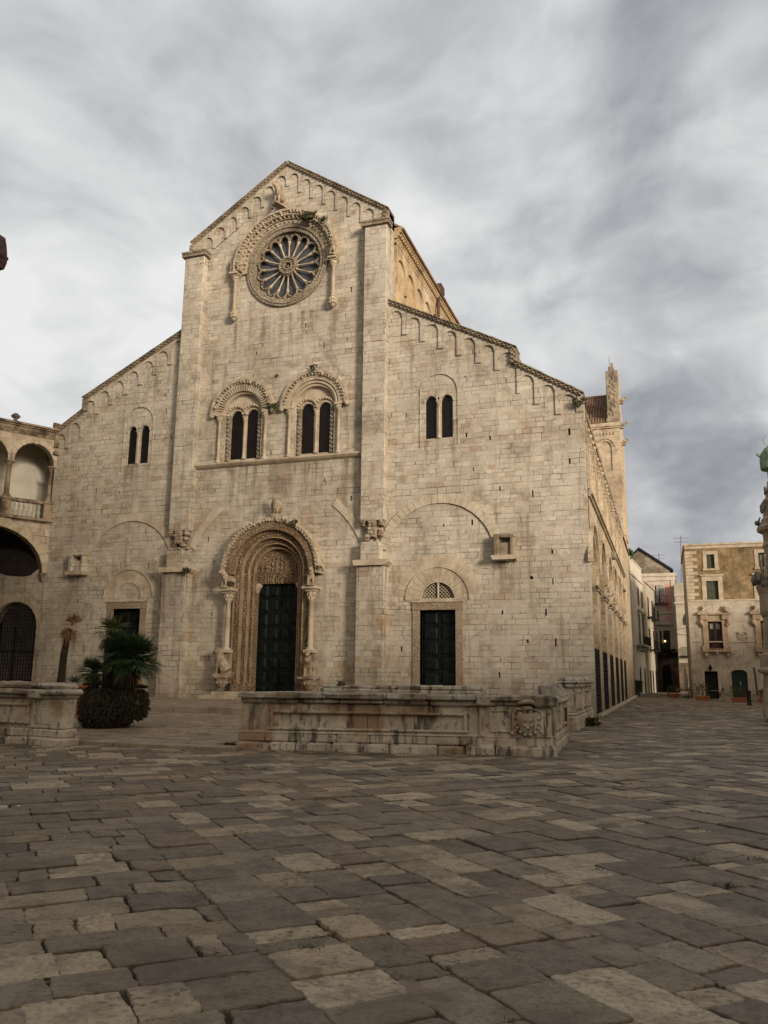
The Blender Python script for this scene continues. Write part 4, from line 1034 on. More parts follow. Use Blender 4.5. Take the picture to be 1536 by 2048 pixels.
q_ = MB(); q_.box(-32, -6.4, -18.95, -9.8, -.045, .04); q_.box(-6.4, -2.2, -16.9, -9.8, -.045, .04); q_.box(-32, -2.2, -9.8, -.02, -.045, .47)
q_.add([(-32, -18.95, .045), (-6.4, -18.95, .045), (-6.4, -16.9, .092), (-2.2, -16.9, .092), (-2.2, -9.8, .255), (-32, -9.8, .255)], [(0, 1, 2, 3, 4, 5)]); struct(q_.build('court_terrace', M_SOIL))
M_KERB = plain('worn kerb stone', (.36, .305, .235), .85, c2=(.22, .18, .135), scale=1.5, bump=.6, streak=.2)
q_ = MB(); x_ = -30.0
while x_ < -3.5: l_ = random.uniform(.9, 1.7); q_.bbox(x_, x_+l_-.012, -9.96, -9.55, .2, .508+random.uniform(-.006, .006), .02, .004); x_ += l_
struct(q_.build('sagrato_kerb', M_KERB))
q_ = MB(); x_ = -14.0
while x_ < -6.1: l_ = random.uniform(.7, 1.4); q_.bbox(x_, x_+l_-.015, -19.05, -18.72, -.04, .105+random.uniform(-.006, .006), .025, .006); x_ += l_
struct(q_.build('court_edge_kerb', M_KERB))
# grass and weeds in the joints
q_ = MB(); rg = random.Random(21)
def tuft(q, x, y, z, n, s, spread):
    for i in range(n):
        a = rg.uniform(0, 2*pi); r_ = rg.uniform(0, spread); bx, by = x+r_*cos(a)*1.4, y+r_*sin(a); h_ = s*rg.uniform(.5, 1.2); a2 = rg.uniform(0, 2*pi); le = h_*rg.uniform(.3, .9)
        w_ = s*.06; px_, py_ = -sin(a2)*w_, cos(a2)*w_
        q.add([(bx-px_, by-py_, z), (bx+px_, by+py_, z), (bx+cos(a2)*le*.5+px_*.7, by+sin(a2)*le*.5+py_*.7, z+h_*.7), (bx+cos(a2)*le*.5-px_*.7, by+sin(a2)*le*.5-py_*.7, z+h_*.7), (bx+cos(a2)*le, by+sin(a2)*le, z+h_*.8)], [(0, 1, 2, 3), (3, 2, 4)])
for px_, py_, n_, s_ in ((622, 1897, 70, .05), (500, 1778, 40, .04), (1195, 1741, 46, .05), (1022, 2040, 40, .035), (1390, 1722, 60, .06), (1455, 1772, 70, .06), (1335, 1608, 50, .06), (1420, 1590, 30, .05), (1340, 1860, 30, .03), (850, 2044, 30, .03), (1395, 1660, 30, .05), (1520, 1720, 40, .06), (1240, 1735, 20, .04), (252, 1812, 14, .02), (935, 1590, 20, .04), (785, 1743, 24, .03), (1100, 1770, 20, .03), (1320, 1640, 24, .05)):
    p = onZ(px_, py_, 0); tuft(q_, p.x, p.y, -.02, n_, s_, s_*1.5)
for i in range(160):
    x_, y_ = rg.uniform(-12, 12), rg.uniform(-32, 5)
    if frustum(x_, y_, 1) and not in_court(x_, y_): tuft(q_, x_, y_, -.025, 5, .035, .04)
for i in range(70):
    t_ = rg.uniform(-.1, 6.9); x_, y_ = -6.30+t_*cos(.1846)+.035, -18.56+t_*sin(.1846)-.06; tuft(q_, x_, y_, -.01, 6, rg.uniform(.025, .07), .06)
for i in range(30): tuft(q_, rg.uniform(.18, .3), rg.uniform(-2, 30), -.01, 8, rg.uniform(.05, .12), .1)
for i in range(22): tuft(q_, -10.0-rg.uniform(0, 2.6), -19.68+rg.uniform(-.03, .03)+.1, -.01, 6, rg.uniform(.03, .06), .06)
g_ = q_.build('joint_weeds', M_GRASS); g_['kind'] = 'stuff'
tag(g_, 'small green weeds growing in the joints between paving slabs', 'weeds')
# litter and fallen leaves
M_PAPER = plain('white paper', (.62, .60, .56), .8, var=.1); M_LEAF = plain('yellow dead leaf', (.34, .19, .03), .8, var=.3)
def scrap(name, px_, py_, s, mat, label, cat):
    p = onZ(px_, py_, .012); q = MB()
    q.add([(p.x-s, p.y-s*.5, .012), (p.x, p.y-s*.6, .012+s*.12), (p.x+s, p.y-s*.4, .014), (p.x+s*.9, p.y+s*.5, .016), (p.x, p.y+s*.6, .012+s*.25), (p.x-s*.9, p.y+s*.45, .012),
           (p.x-s, p.y-s*.5, .010), (p.x+s, p.y-s*.4, .010), (p.x+s*.9, p.y+s*.5, .010), (p.x-s*.9, p.y+s*.45, .010)], [(0, 1, 4, 5), (1, 2, 3, 4), (6, 9, 8, 7), (0, 6, 7, 2, 1), (3, 8, 9, 5, 4), (2, 7, 8, 3), (5, 9, 6, 0)])
    tag(q.build(name, mat), label, cat)
scrap('paper_scrap', 1274, 1414, .28, M_PAPER, 'white scrap of paper lying on the paving by the long church wall', 'litter')
scrap('fallen_leaf', 580, 1864, .022, M_LEAF, 'yellow leaf sliver in a joint of the near paving', 'leaf')
scrap('fallen_leaf', 262, 1589, .07, M_LEAF, 'orange fallen leaf on slabs left of the carved parapet', 'leaf')
scrap('paper_scrap', 36, 1612, .03, M_PAPER, 'tiny white scrap on slabs at the left edge', 'litter')

# ================================================================== CARVED PARAPETS
def paramat(name, c, dark, rust):
    mt, q, b = newmat(name)
    v, nn = coords(q); x, y, z = q.xyz(v)
    n1 = q.noise(v, 1.6, 5, .65); st = q.noise(q.vm('MULTIPLY', v, (3.2, 3.2, .45)), 1.4, 5, .7); n2 = q.noise(v, 8, 5, .7); rs = q.noise(q.vm('ADD', v, (4, 9, 2)), 1.1, 4, .6)
    col = q.mix(q.sm(n1, .35, .65), c, tuple(k_*.72 for k_ in c))
    col = q.mix(q.m('MULTIPLY', q.sm(rs, .47, .64), .8), col, rust)
    col = q.mix(q.m('MULTIPLY', q.sm(st, .50, .64), .85), col, dark)
    col = q.mix(q.m('MULTIPLY', q.sm(n2, .56, .68), .8), col, dark)
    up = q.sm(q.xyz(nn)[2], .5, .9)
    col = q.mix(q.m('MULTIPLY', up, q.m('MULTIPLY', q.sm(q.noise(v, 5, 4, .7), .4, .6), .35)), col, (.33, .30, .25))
    q.put(b.inputs['Base Color'], col); b.inputs['Roughness'].default_value = .93
    q.put(b.inputs['Normal'], q.bump(q.m('ADD', n2, q.m('MULTIPLY', st, .5)), .9, .03)); return mt
M_PARA = paramat('lichened parapet stone', (.62, .55, .44), (.055, .045, .036), (.30, .18, .095))
M_PARC = paramat('blackened parapet coping', (.50, .455, .38), (.045, .040, .034), (.18, .12, .075))
P0 = Vector((-6.12, -18.35, 0)); P1 = Vector((.45, -17.12, 0))
pa = atan2(P1.y-P0.y, P1.x-P0.x); PL = (P1-P0).length
PM = Matrix.Translation(P0) @ Matrix.Rotation(pa, 4, 'Z')
def LQ(M_): q = MB(); q.M = M_; return q
def blocks(q, x0, x1, y0, y1, z0, z1, lr, c=.02, j=.004, gap=.008):
    x = x0
    while x < x1-.02:
        l_ = min(random.uniform(*lr), x1-x)
        if x1-x-l_ < lr[0]*.5: l_ = x1-x
        q.bbox(x+gap/2, x+l_-gap/2, y0+random.uniform(0, .008), y1, z0, z1+random.uniform(-.006, .006), c, j); x += l_
PAR = thing('carved_parapet', tuple(P0), 'long stone parapet with framed panel and coat of arms at its right corner', 'parapet')
q_ = LQ(PM); blocks(q_, -.08, 4.9, -.16, .8, -.05, .17, (.6, 1.3), .04, .015); blocks(q_, 4.92, PL+.12, -.18, .8, -.05, .20, (.5, .9), .05, .02); q_.build('footing', M_PARA, PAR)
q_ = LQ(PM); blocks(q_, -.06, PL+.06, -.07, .74, .17, .36, (.7, 1.5), .03, .006); q_.prism([(-.07, .36), (.0, .42), (.0, .36)], -.04, PL+.04, 'yz'); q_.build('moulded_base', M_PARA, PAR)
q_ = LQ(PM)
blocks(q_, .30, 5.15, .04, .70, .36, .98, (.6, 1.3), .01, .003, .006)
q_.bbox(0, .34, -.02, .72, .36, 1.0, .02, .006); q_.bbox(.40, .62, 0, .7, .36, 1.0, .02, .006); q_.bbox(4.98, 5.20, -.0, .7, .36, 1.0, .02, .006)
q_.bbox(5.20, PL, -.04, .70, .36, 1.0, .02, .006); q_.bbox(5.22, 5.34, -.09, .2, .36, 1.0, .02); q_.bbox(PL-.30, PL+.02, -.09, .72, .36, 1.0, .02, .006)
q_.bbox(.62, 4.98, -.005, .3, .82, .995, .01, .003)
q_.build('wall_body', M_PARA, PAR)
q_ = LQ(PM)
for a, b, c, d in ((.66, 4.94, .78, .84), (.60, 5.0, .42, .48), (.64, .71, .44, .82), (4.88, 4.95, .44, .82)): q_.bbox(a, b, -.05, .1, c, d, .018, .004)
for a, b, c, d in ((5.44, 5.86, .88, .92), (5.44, 5.86, .46, .50), (5.42, 5.47, .46, .92), (5.83, 5.88, .46, .92)): q_.bbox(a, b, -.075, .0, c, d, .012)
q_.build('panel_frame', M_PARA, PAR)
q_ = LQ(PM); blocks(q_, -.03, PL+.06, -.10, .80, 1.0, 1.10, (.8, 1.5), .03, .008); blocks(q_, -.07, PL+.12, -.18, .88, 1.10, 1.22, (.7, 1.5), .028, .014); q_.bbox(5.16, 5.46, -.22, .5, 1.0, 1.21, .03, .01); q_.bbox(PL-.34, PL+.16, -.23, .9, 1.0, 1.215, .03, .01); q_.build('coping', M_PARC, PAR)
q_ = LQ(PM); xs = 6.22                                              # coat of arms: shield, crest and tassels in relief
q_.prism([(xs-.19, .86), (xs+.19, .86), (xs+.21, .66), (xs+.15, .52), (xs, .43), (xs-.15, .52), (xs-.21, .66)], -.13, -.0); q_.prism([(xs-.13, .82), (xs+.13, .82), (xs+.14, .66), (xs+.1, .56), (xs, .49), (xs-.1, .56), (xs-.14, .66)], -.17, -.1)
for i in range(14): a = 2*pi*i/14; q_.blob((xs+.245*cos(a), -.09, .66+.235*sin(a)), .05, 6, 5, .3)
for e in (-1, 1):
    q_.tube([(xs+e*.05, -.10, .94), (xs+e*.22, -.10, .95), (xs+e*.30, -.1, .86), (xs+e*.29, -.1, .55), (xs+e*.33, -.1, .44)], [.03, .035, .03, .03, .05], 6)
    for i in range(4): q_.blob((xs+e*(.27+.03*(i % 2)), -.10, .62-.06*i), .04, 6, 5, .2)
    q_.blob((xs+e*.07, -.17, .62), .045, 6, 5); q_.blob((xs+e*.06, -.17, .72), .04, 6, 5)
q_.blob((xs, -.12, .97), (.14, .08, .05), 8, 6); q_.blob((xs, -.17, .57), (.06, .05, .04), 6, 5); q_.tube([(xs-.2, -.16, 1.06), (xs-.07, -.2, 1.1), (xs+.07, -.2, 1.1), (xs+.2, -.16, 1.05)], [.03, .05, .05, .03], 6)
q_.build('coat_of_arms', M_PARA, PAR)
FM = Matrix.Translation(P1) @ Matrix.Rotation(atan2(.043, 1), 4, 'Z') @ Matrix.Translation((-PL, 0, 0))
q_ = LQ(FM)                                                          # flank running back towards the church
blocks_y = 0
y_ = .8
while y_ < 4.9: l_ = random.uniform(.6, 1.1); q_.bbox(PL-.62, PL+.08, y_, min(y_+l_-.01, 5.2), -.05, .20, .04, .012); y_ += l_
q_.bbox(PL-.6, PL+.04, .7, 5.15, .2, .36, .03); q_.bbox(PL-.6, PL-.02, .7, 5.1, .36, 1.0, .01)
for a, b in ((.72, 1.0), (4.6, 5.1), (2.7, 3.0)): q_.bbox(PL-.6, PL+.03, a, b, .36, 1.0, .02, .006)
for a, b in ((1.15, 2.6), (3.1, 4.5)):
    for c, d in ((.44, .49), (.85, .90)): q_.bbox(PL-.1, PL+.05, a, b, c, d, .015)
    for y0_ in (a, b-.06): q_.bbox(PL-.1, PL+.05, y0_, y0_+.06, .44, .9, .015)
q_.bbox(PL-.66, PL+.08, .8, 5.2, 1.0, 1.16, .04, .01)
q_.build('flank_wall', M_PARA, PAR)
q_ = LQ(FM); y_ = 2.2
while y_ < 4.8: l_ = random.uniform(.35, .6); q_.add([(PL-.68, y_, 1.16), (PL+.08, y_, 1.16), (PL-.12, y_, 1.42), (PL-.42, y_, 1.42), (PL-.68, y_+l_-.03, 1.16), (PL+.08, y_+l_-.03, 1.16), (PL-.12, y_+l_-.03, 1.42+random.uniform(-.03, .03)), (PL-.42, y_+l_-.03, 1.42)], [(0, 1, 2, 3), (4, 5, 6, 7), (0, 1, 5, 4), (1, 2, 6, 5), (2, 3, 7, 6), (3, 0, 4, 7)]); y_ += l_
q_.build('gabled_coping', M_PARC, PAR)
# rear wall of the enclosure, seen over the front parapet
b0, b1 = onY(645, 1383, -11.0), onY(957, 1383, -11.0)
BW = thing('rear_parapet', (b0.x, -11, .2), 'low rough parapet showing over the carved one, before the right door', 'parapet')
q_ = MB(); x_ = b0.x
blocks(q_, b0.x, b1.x, -11.0, -10.4, .0, 1.06, (.8, 1.6), .03, .01); q_.build('wall_body', M_PARA, BW)
q_ = MB(); blocks(q_, b0.x-.1, (b0.x+b1.x)/2-.05, -11.14, -10.3, 1.06, 1.20, (.6, 1.2), .03, .012); blocks(q_, b0.x, (b0.x+b1.x)/2-.1, -11.05, -10.4, 1.2, 1.31, (.6, 1.1), .04, .02); blocks(q_, (b0.x+b1.x)/2-.05, b1.x+.06, -11.12, -10.3, 1.06, 1.19, (.7, 1.2), .03, .01); blocks(q_, (b0.x+b1.x)/2, b1.x+.05, -11.06, -10.4, 1.19, 1.33, (.8, 1.3), .04, .012); q_.build('coping', M_PARC, BW)
# stone pier-wall nearest the south corner
PW = thing('stone_pedestal_wall', (-.15, -8.1, 0), 'tall stone pedestal with rough gabled coping beside the church corner', 'pedestal')
q_ = MB(); q_.bbox(-.42, .12, -8.15, -2.1, -.05, .42, .05, .01); q_.prism([(-.66, .42), (.04, .42), (-.03, .52), (-.6, .52)], -8.1, -2.15) if False else q_.bbox(-.38, .07, -8.10, -2.15, .42, .52, .04); q_.build('plinth', M_PARA, PW)
q_ = MB(); q_.bbox(-.34, .0, -8.02, -2.2, .52, 1.30, .015)
for a, b in ((-8.04, -7.7), (-5.4, -5.1), (-2.5, -2.18)): q_.bbox(-.3, .05, a, b, .52, 1.3, .02)
for a, b in ((-7.55, -5.55), (-4.95, -2.65)):
    for c, d in ((.6, .66), (1.12, 1.18)): q_.bbox(-.1, .05, a, b, c, d, .015)
    for y0_ in (a, b-.08): q_.bbox(-.1, .05, y0_, y0_+.08, .6, 1.18, .015)
q_.build('wall_body', M_PARA, PW)
q_ = MB(); q_.bbox(-.42, .11, -8.14, -2.1, 1.30, 1.42, .03, .008); q_.bbox(-.48, .17, -8.2, -2.05, 1.42, 1.50, .03, .01)
for i in range(12): y0_ = -8.15+i*.5; q_.blob((-.15, y0_+.25, 1.51), (.31, .28, .13), 8, 6, .12)
q_.build('coping', M_PARC, PW)
# left parapet, mirrored towards the frame edge
Lp = Vector((-9.93, -19.52, 0)); LMx = Matrix.Translation(Lp) @ Matrix.Rotation(pi-radians(8.5), 4, 'Z') @ Matrix.Scale(-1, 4, (0, 1, 0))
LP = thing('weathered_parapet', tuple(Lp), 'stone parapet with thick worn coping at the left edge, rust stained corner', 'parapet')
q_ = LQ(LMx); blocks(q_, -.1, 6, -.12, .44, -.05, .16, (.6, 1.2), .04, .015); blocks(q_, -.05, 6, -.06, .40, .16, .36, (.8, 1.4), .035, .008); q_.build('moulded_base', M_PARA, LP)
q_ = LQ(LMx); q_.bbox(0, .34, -.03, .32, .36, 1.02, .02, .008); q_.bbox(.34, .72, -.01, .32, .36, 1.02, .02, .006); q_.bbox(.72, .98, -.03, .32, .36, 1.02, .02, .006); blocks(q_, .95, 6, .04, .32, .36, 1.02, (.8, 1.4), .01)
for a, b, c, d in ((1.15, 5.5, .44, .50), (1.15, 5.5, .84, .90), (1.12, 1.19, .44, .9)): q_.bbox(a, b, -.03, .1, c, d, .018, .004)
for a, b, c, d in ((.40, .66, .46, .49), (.40, .66, .90, .93), (.39, .42, .46, .93), (.64, .67, .46, .93)): q_.bbox(a, b, -.035, .1, c, d, .01)
q_.build('wall_body', M_PARA, LP)
q_ = LQ(LMx); blocks(q_, -.06, 6, -.08, .38, 1.02, 1.10, (.9, 1.5), .03, .008); blocks(q_, -.13, 6, -.17, .44, 1.10, 1.22, (.8, 1.5), .045, .014); blocks(q_, -.02, 1.02, -.08, .38, 1.22, 1.36, (.9, 1.2), .05, .02); blocks(q_, 1.02, 6, -.08, .38, 1.22, 1.385, (.9, 1.6), .05, .02); q_.bbox(.66, 1.02, -.21, .36, 1.02, 1.215, .03, .01); q_.build('coping', M_PARC, LP)

# ================================================================== LOGGIA
LJ = Vector((-28.0, -.02, 0)); la = radians(31)
LX = Vector((-sin(la), -cos(la), 0)); LYv = Vector((cos(la), -sin(la), 0))
LM = Matrix(((LX.x, LYv.x, 0, LJ.x), (LX.y, LYv.y, 0, LJ.y), (0, 0, 1, 0), (0, 0, 0, 1)))
LROT = pi/2-(-(pi/2)) if False else atan2(LX.y, LX.x)
M_LOG = masonry('loggia pale masonry', [(0, (.40, .33, .24)), (.5, (.47, .40, .30)), (1, (.54, .46, .35))], h=.33, w=.6, rot=-LROT, rust_amt=.9, grime=(.11, .08, .055), grime_amt=.8, low_rust=False)
M_LOGD = plain('blackened loggia stone', (.33, .26, .185), .92, c2=(.075, .052, .036), scale=1.7, bump=.8, streak=.6)
M_CREAM = plain('cream plaster', (.66, .615, .52), .9, var=.12, scale=.9)
def lq(): return LQ(LM)
def lplate(outline, holes, d0, d1):
    mb = plate(outline, holes, d0, d1); mb.v = [tuple(LM @ Vector(p)) for p in mb.v]; return mb
LOG = thing('loggia_building', tuple(LJ), 'two storey palace wing with arched loggia and balustrade against the church front', 'building')
AP = 2.34; ncol = 4
ol = [(-.02, 12.5), (.08, 12.5)]
for i in range(ncol):
    c_ = 1.11+i*AP; r_ = 1.03
    ol += [(c_-r_*cos(pi*j/16), 12.5+1.13*sin(pi*j/16)) for j in range(17)]
    ol += [(c_+r_+.02, 12.5), (c_+AP-r_-.02, 12.5)] if i < ncol-1 else [(c_+r_+.3, 12.5)]
ol += [(ol[-1][0], 14.05), (-.02, 14.05)]
q_ = lplate(ol[::-1], [], -.42, 0); o_ = q_.build('upper_wall', M_LOG, LOG)
LE = ol[-2][0]
q_ = lq()
for i in range(ncol): 
    c_ = 1.11+i*AP
    for j in range(11):
        t = pi*(j+.5)/11; q_.prism([(c_+r*cos(a), 12.5+r*1.1*sin(a)) for r, a in ((1.03, t-.135), (1.27, t-.135), (1.27, t+.135), (1.03, t+.135))], .0, .05)
    q_.prism([(c_-.10, 13.58), (c_+.10, 13.58), (c_+.14, 13.92), (c_-.14, 13.92)], 0, .10)
q_.build('arch_ring', M_TRIM, LOG)
fr_ = lq(); fr_.box(-.06, LE, 0, .03, 14.0, 14.42); 
for i in range(60):
    t = .1+i*.16
    if t < LE-.1: fr_.blob((t, .04, 14.18+random.uniform(-.1, .1)), (.085, .022, random.uniform(.05, .13)), 6, 5, .3)
fr_.build('carved_frieze', M_LOGD, LOG)
q_ = lq(); q_.box(-.14, LE, -.5, .12, 14.42, 14.50); q_.box(-.18, LE, -.5, .24, 14.50, 14.60); q_.box(-.16, .16, 0, .12, 13.6, 14.42); q_.bbox(-.12, .2, 0, .22, 13.15, 13.35, .04); q_.build('cornice', M_LOGD, LOG)
q_ = lq()
for i in range(1, ncol): pass
q_ = lq(); q_.box(-.02, LE, -3.2, .0, 9.33, 9.45); q_.box(-.12, LE, -.1, .16, 9.45, 9.57); q_.build('floor_ledge', M_LOGD, LOG)
for i in range(ncol):
    tc = -.02+.16 if i == 0 else 1.11+i*AP-AP/2
    q_ = lq(); r_ = .14 if i else .11
    q_.lathe([(r_*1.5, 0), (r_*1.5, .08), (r_*1.15, .16), (r_, .2), (r_*.88, 1.65), (r_*1.1, 1.68), (r_*.9, 1.72), (r_*1.5, 1.86)], (tc, -.2, 10.58), 12); q_.bbox(tc-.24, tc+.24, -.44, .04, 12.43, 12.52, .02); q_.bbox(tc-.22, tc+.22, -.42, .02, 10.5, 10.62, .02); q_.build('column', M_LOGD, LOG)
    q_ = lq(); q_.bbox(tc-.26, tc+.26, -.42, .05, 9.57, 10.42, .02); q_.bbox(tc-.3, tc+.3, -.46, .10, 10.42, 10.56, .03); q_.build('pedestal', M_LOGD, LOG)
q_ = lq(); q_.box(-.06, LE, -.36, .0, 10.40, 10.56); q_.box(-.06, LE, -.32, -.04, 9.57, 9.64); BAL = q_.build('balustrade_rail', M_LOGD, LOG)
M_BALU = plain('pale grey baluster stone', (.52, .49, .42), .9, var=.2)
for i in range(ncol):
    t0 = (-.02+.16 if i == 0 else 1.11+i*AP-AP/2)+.32; t1 = 1.11+(i+1)*AP-AP/2-.32
    for j in range(6):
        tt = t0+(t1-t0)*(j+.5)/6; q_ = lq(); q_.lathe([(.085, 0), (.085, .06), (.05, .1), (.095, .24), (.085, .34), (.045, .40), (.05, .43), (.085, .55), (.06, .66), (.05, .68), (.08, .72), (.08, .78)], (tt, -.18, 9.63), 10); q_.build('baluster', M_BALU, BAL)
ol = [(-.04, 6.72), (.16, 6.72)]+[(3.0+2.82*cos(pi-pi*j/24), 6.72+2.3*sin(pi*j/24)) for j in range(25)]+[(5.84, 0), (6.6, 0), (6.6, 6.72)]+[(9.4+2.8*cos(pi-pi*j/12), 6.72+2.3*sin(pi*j/12)) for j in range(7)]+[(9.4, 9.34), (-.04, 9.34)]
ol = [p for i, p in enumerate(ol) if i == 0 or abs(p[0]-ol[i-1][0])+abs(p[1]-ol[i-1][1]) > 1e-5]
lplate(ol[::-1], [], -.55, 0).build('lower_wall', M_LOG, LOG)
q_ = lq(); q_.M = LM
for j in range(15):
    t = pi*(j+.5)/15; q_.prism([(3.0+r*cos(a)*(2.82/2.5), 6.72+r*sin(a)*(2.3/2.5)) for r, a in ((2.5, t-.10), (2.5+(.40 if j % 2 else .52), t-.10), (2.5+(.40 if j % 2 else .52), t+.10), (2.5, t+.10))], 0, .045)
q_.build('arch_ring', M_TRIM, LOG)
q_ = lq(); q_.lathe([(.04, 0), (.1, .1), (.16, .28), (.2, .34), (.2, .44)], (.08, -.1, 6.30), 10); q_.build('arch_corbel', M_LOGD, LOG)
q_ = lq(); q_.box(-7.5, 9.4, -2.5, -2.35, 9.4, 14.5); q_.build('loggia_back_wall', M_CREAM, LOG)
q_ = lq(); q_.box(-5, 9.4, -3.2, -.43, 14.30, 14.45); q_.box(-.3, LE, -3.2, -.1, 14.5, 14.62); q_.build('ceiling', M_CREAM, LOG)
q_ = lq(); q_.box(-.1, 9.4, -8, -.55, 9.2, 9.33); q_.box(9.3, 9.4, -8, 0, 0, 14.5); q_.box(-.3, 9.4, -8, -7.9, 0, 9.3); q_.build('porch_vault', M_LOGD, LOG)
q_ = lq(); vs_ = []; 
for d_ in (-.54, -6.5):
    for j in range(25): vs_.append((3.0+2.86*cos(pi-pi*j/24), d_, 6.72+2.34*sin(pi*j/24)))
q_.add(vs_, [(j, j+1, 26+j, 25+j) for j in range(24)]); q_.box(.0, .14, -5.0, -.56, 6.5, 9.2); q_.build('shade_dark_vault', plain('shade dark vault plaster', (.045, .036, .028), .95, c2=(.02, .016, .013)), LOG)  # vault coloured near black to carry the porch's deep shade
# things standing on the loggia cornice
q_ = lq(); q_.lathe([(.16, 0), (.16, .06), (.09, .1), (.08, .14), (.19, .22), (.24, .30), (.20, .36), (.13, .38), (.12, .44)], (2.26, .02, 14.6), 12); tag(q_.build('stone_urn', M_LOGD), 'dark stone urn on the loggia cornice', 'urn')
q_ = lq(); q_.lathe([(.16, 0), (.2, .16), (.22, .18)], (.1, .0, 14.6), 10); tag(q_.build('flower_pot', M_LOGD), 'small pot on the end of the loggia cornice', 'pot')
q_ = lq()
for i in range(40): a = random.uniform(0, 2*pi); r_ = random.uniform(0, .24); q_.blob((.1+r_*cos(a), r_*sin(a), 14.82+random.uniform(-.03, .1)), .06, 5, 4, .4)
tag(q_.build('dry_succulent', plain('dry pinkish plant', (.30, .20, .13), .9, var=.4, scale=9)), 'dry pinkish plant in the pot at the loggia corner', 'plant')
# gateway wall under the loggia
GW = thing('gateway_wall', (-30, .1, 0), 'shadowed wall under the loggia with an arched iron gate', 'wall')
plate([(-36, 0), (-28.0, 0), (-28.0, 9.3), (-36, 9.3)], [archpts(-31.35, -28.32, .02, 3.9, 16, 1.36)], .06, .7).build('wall', M_FAC, GW)
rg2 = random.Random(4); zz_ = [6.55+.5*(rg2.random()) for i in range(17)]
q_ = plate([(-36+i*.499, zz_[i]) for i in range(17)]+[(-28.02, 9.28), (-36, 9.28)], [], .045, .058); q_.build('painted_shade_band', plain('porch shade black', (.028, .022, .017), .95, c2=(.014, .011, .009), scale=2), GW)  # near-black sheet paints the porch's deep shade onto the upper wall
q_ = MB()
for j in range(13): t = pi*(j+.5)/13; q_.prism([(-29.83+r*cos(a), 3.9+r*.92*sin(a)) for r, a in ((1.53, t-.115), (1.93, t-.115), (1.93, t+.115), (1.53, t+.115))], .03, .1)
q_.build('arch_ring', M_TRIM, GW)
M_IRON = plain('black wrought iron', (.015, .013, .012), .6, var=.2)
q_ = MB()
def top_(x): return 3.9+1.36*sqrt(max(0, 1-((x+29.83)/1.515)**2))
for i in range(17): x = -31.3+i*.18; q_.box(x-.014, x+.014, .25, .28, .02, top_(x))
for j in range(26): 
    z = .3+j*.19; hw = 1.515 if z < 3.9 else 1.515*sqrt(max(0, 1-((z-3.9)/1.36)**2)); q_.box(-29.83-hw, -29.83+hw, .26, .285, z-.012, z+.012)
q_.box(-31.3, -28.35, .24, .30, .02, 1.2); q_.box(-29.9, -29.78, .22, .3, .02, 3.9); q_.box(-31.3, -28.35, .22, .3, 2.62, 2.7); q_.build('iron_gate', M_IRON, GW)
q_ = MB(); q_.box(-46, -27.5, 6.0, 6.2, 0, 9); q_.box(-46, -28.1, .8, 6.0, 9.0, 9.2); q_.build('courtyard_back_wall', plain('dim ochre courtyard plaster', (.34, .26, .17), .95, c2=(.2, .15, .1), scale=1), GW)
q_ = MB(); q_.bbox(-29.6, -28.3, 1.6, 1.75, .3, 3.35, .02); q_.box(-29.5, -28.4, 1.57, 1.6, .5, 3.2); q_.build('inner_door', M_DARK, GW)
# near house on the left: only its tiled eave corner reaches into the frame
tip = onY(13.5, 525, -9.5)
HO = thing('corner_house', (tip.x-5, -20, 0), 'house at far left, only its dark tiled eave corner showing in the sky', 'house')
hx = tip.x-.75
q_ = MB(); q_.box(hx-9, hx, -38, tip.y-.6, 0, tip.z-.05); q_.build('wall', masonry('corner house wall', CREAM, rust_amt=.4), HO)
q_ = MB(); q_.box(hx-9.2, tip.x, -38, tip.y, tip.z-.02, tip.z+.09); q_.prism([(hx-9.2, tip.z+.09), (tip.x, tip.z+.09), (hx-4, tip.z+2.4)], -38, tip.y)
q_.prism([(tip.x, tip.z), (tip.x-.04, tip.z+.38), (tip.x-.12, tip.z+.8), (tip.x-.24, tip.z+1.2), (tip.x-2.2, tip.z+1.7), (tip.x-2.2, tip.z-.45), (tip.x-.12, tip.z-.30)], tip.y-.9, tip.y+.02)
for i in range(98): 
    y_ = tip.y-.08-i*.24; q_.tube([(tip.x+.06, y_, tip.z+.12), (hx-1.5, y_, tip.z+.12+(1.5+tip.x-hx)*.46)], [.10, .085], 6)
    q_.bbox(tip.x-.5, tip.x-.02, y_-.05, y_+.05, tip.z-.14, tip.z-.02, .02)
q_.build('eave_roof', plain('dark weathered eave tiles', (.045, .028, .024), .9, c2=(.018, .011, .010), scale=4), HO)
q_ = MB()
for yy in (-34, -30, -26, -22, -18):
    for zz in (1.2, 5.2, 9.0): q_.box(hx, hx+.04, yy-.5, yy+.5, zz, zz+1.6)
q_.build('shutters', plain('green shutters', (.05, .07, .05), .7), HO)
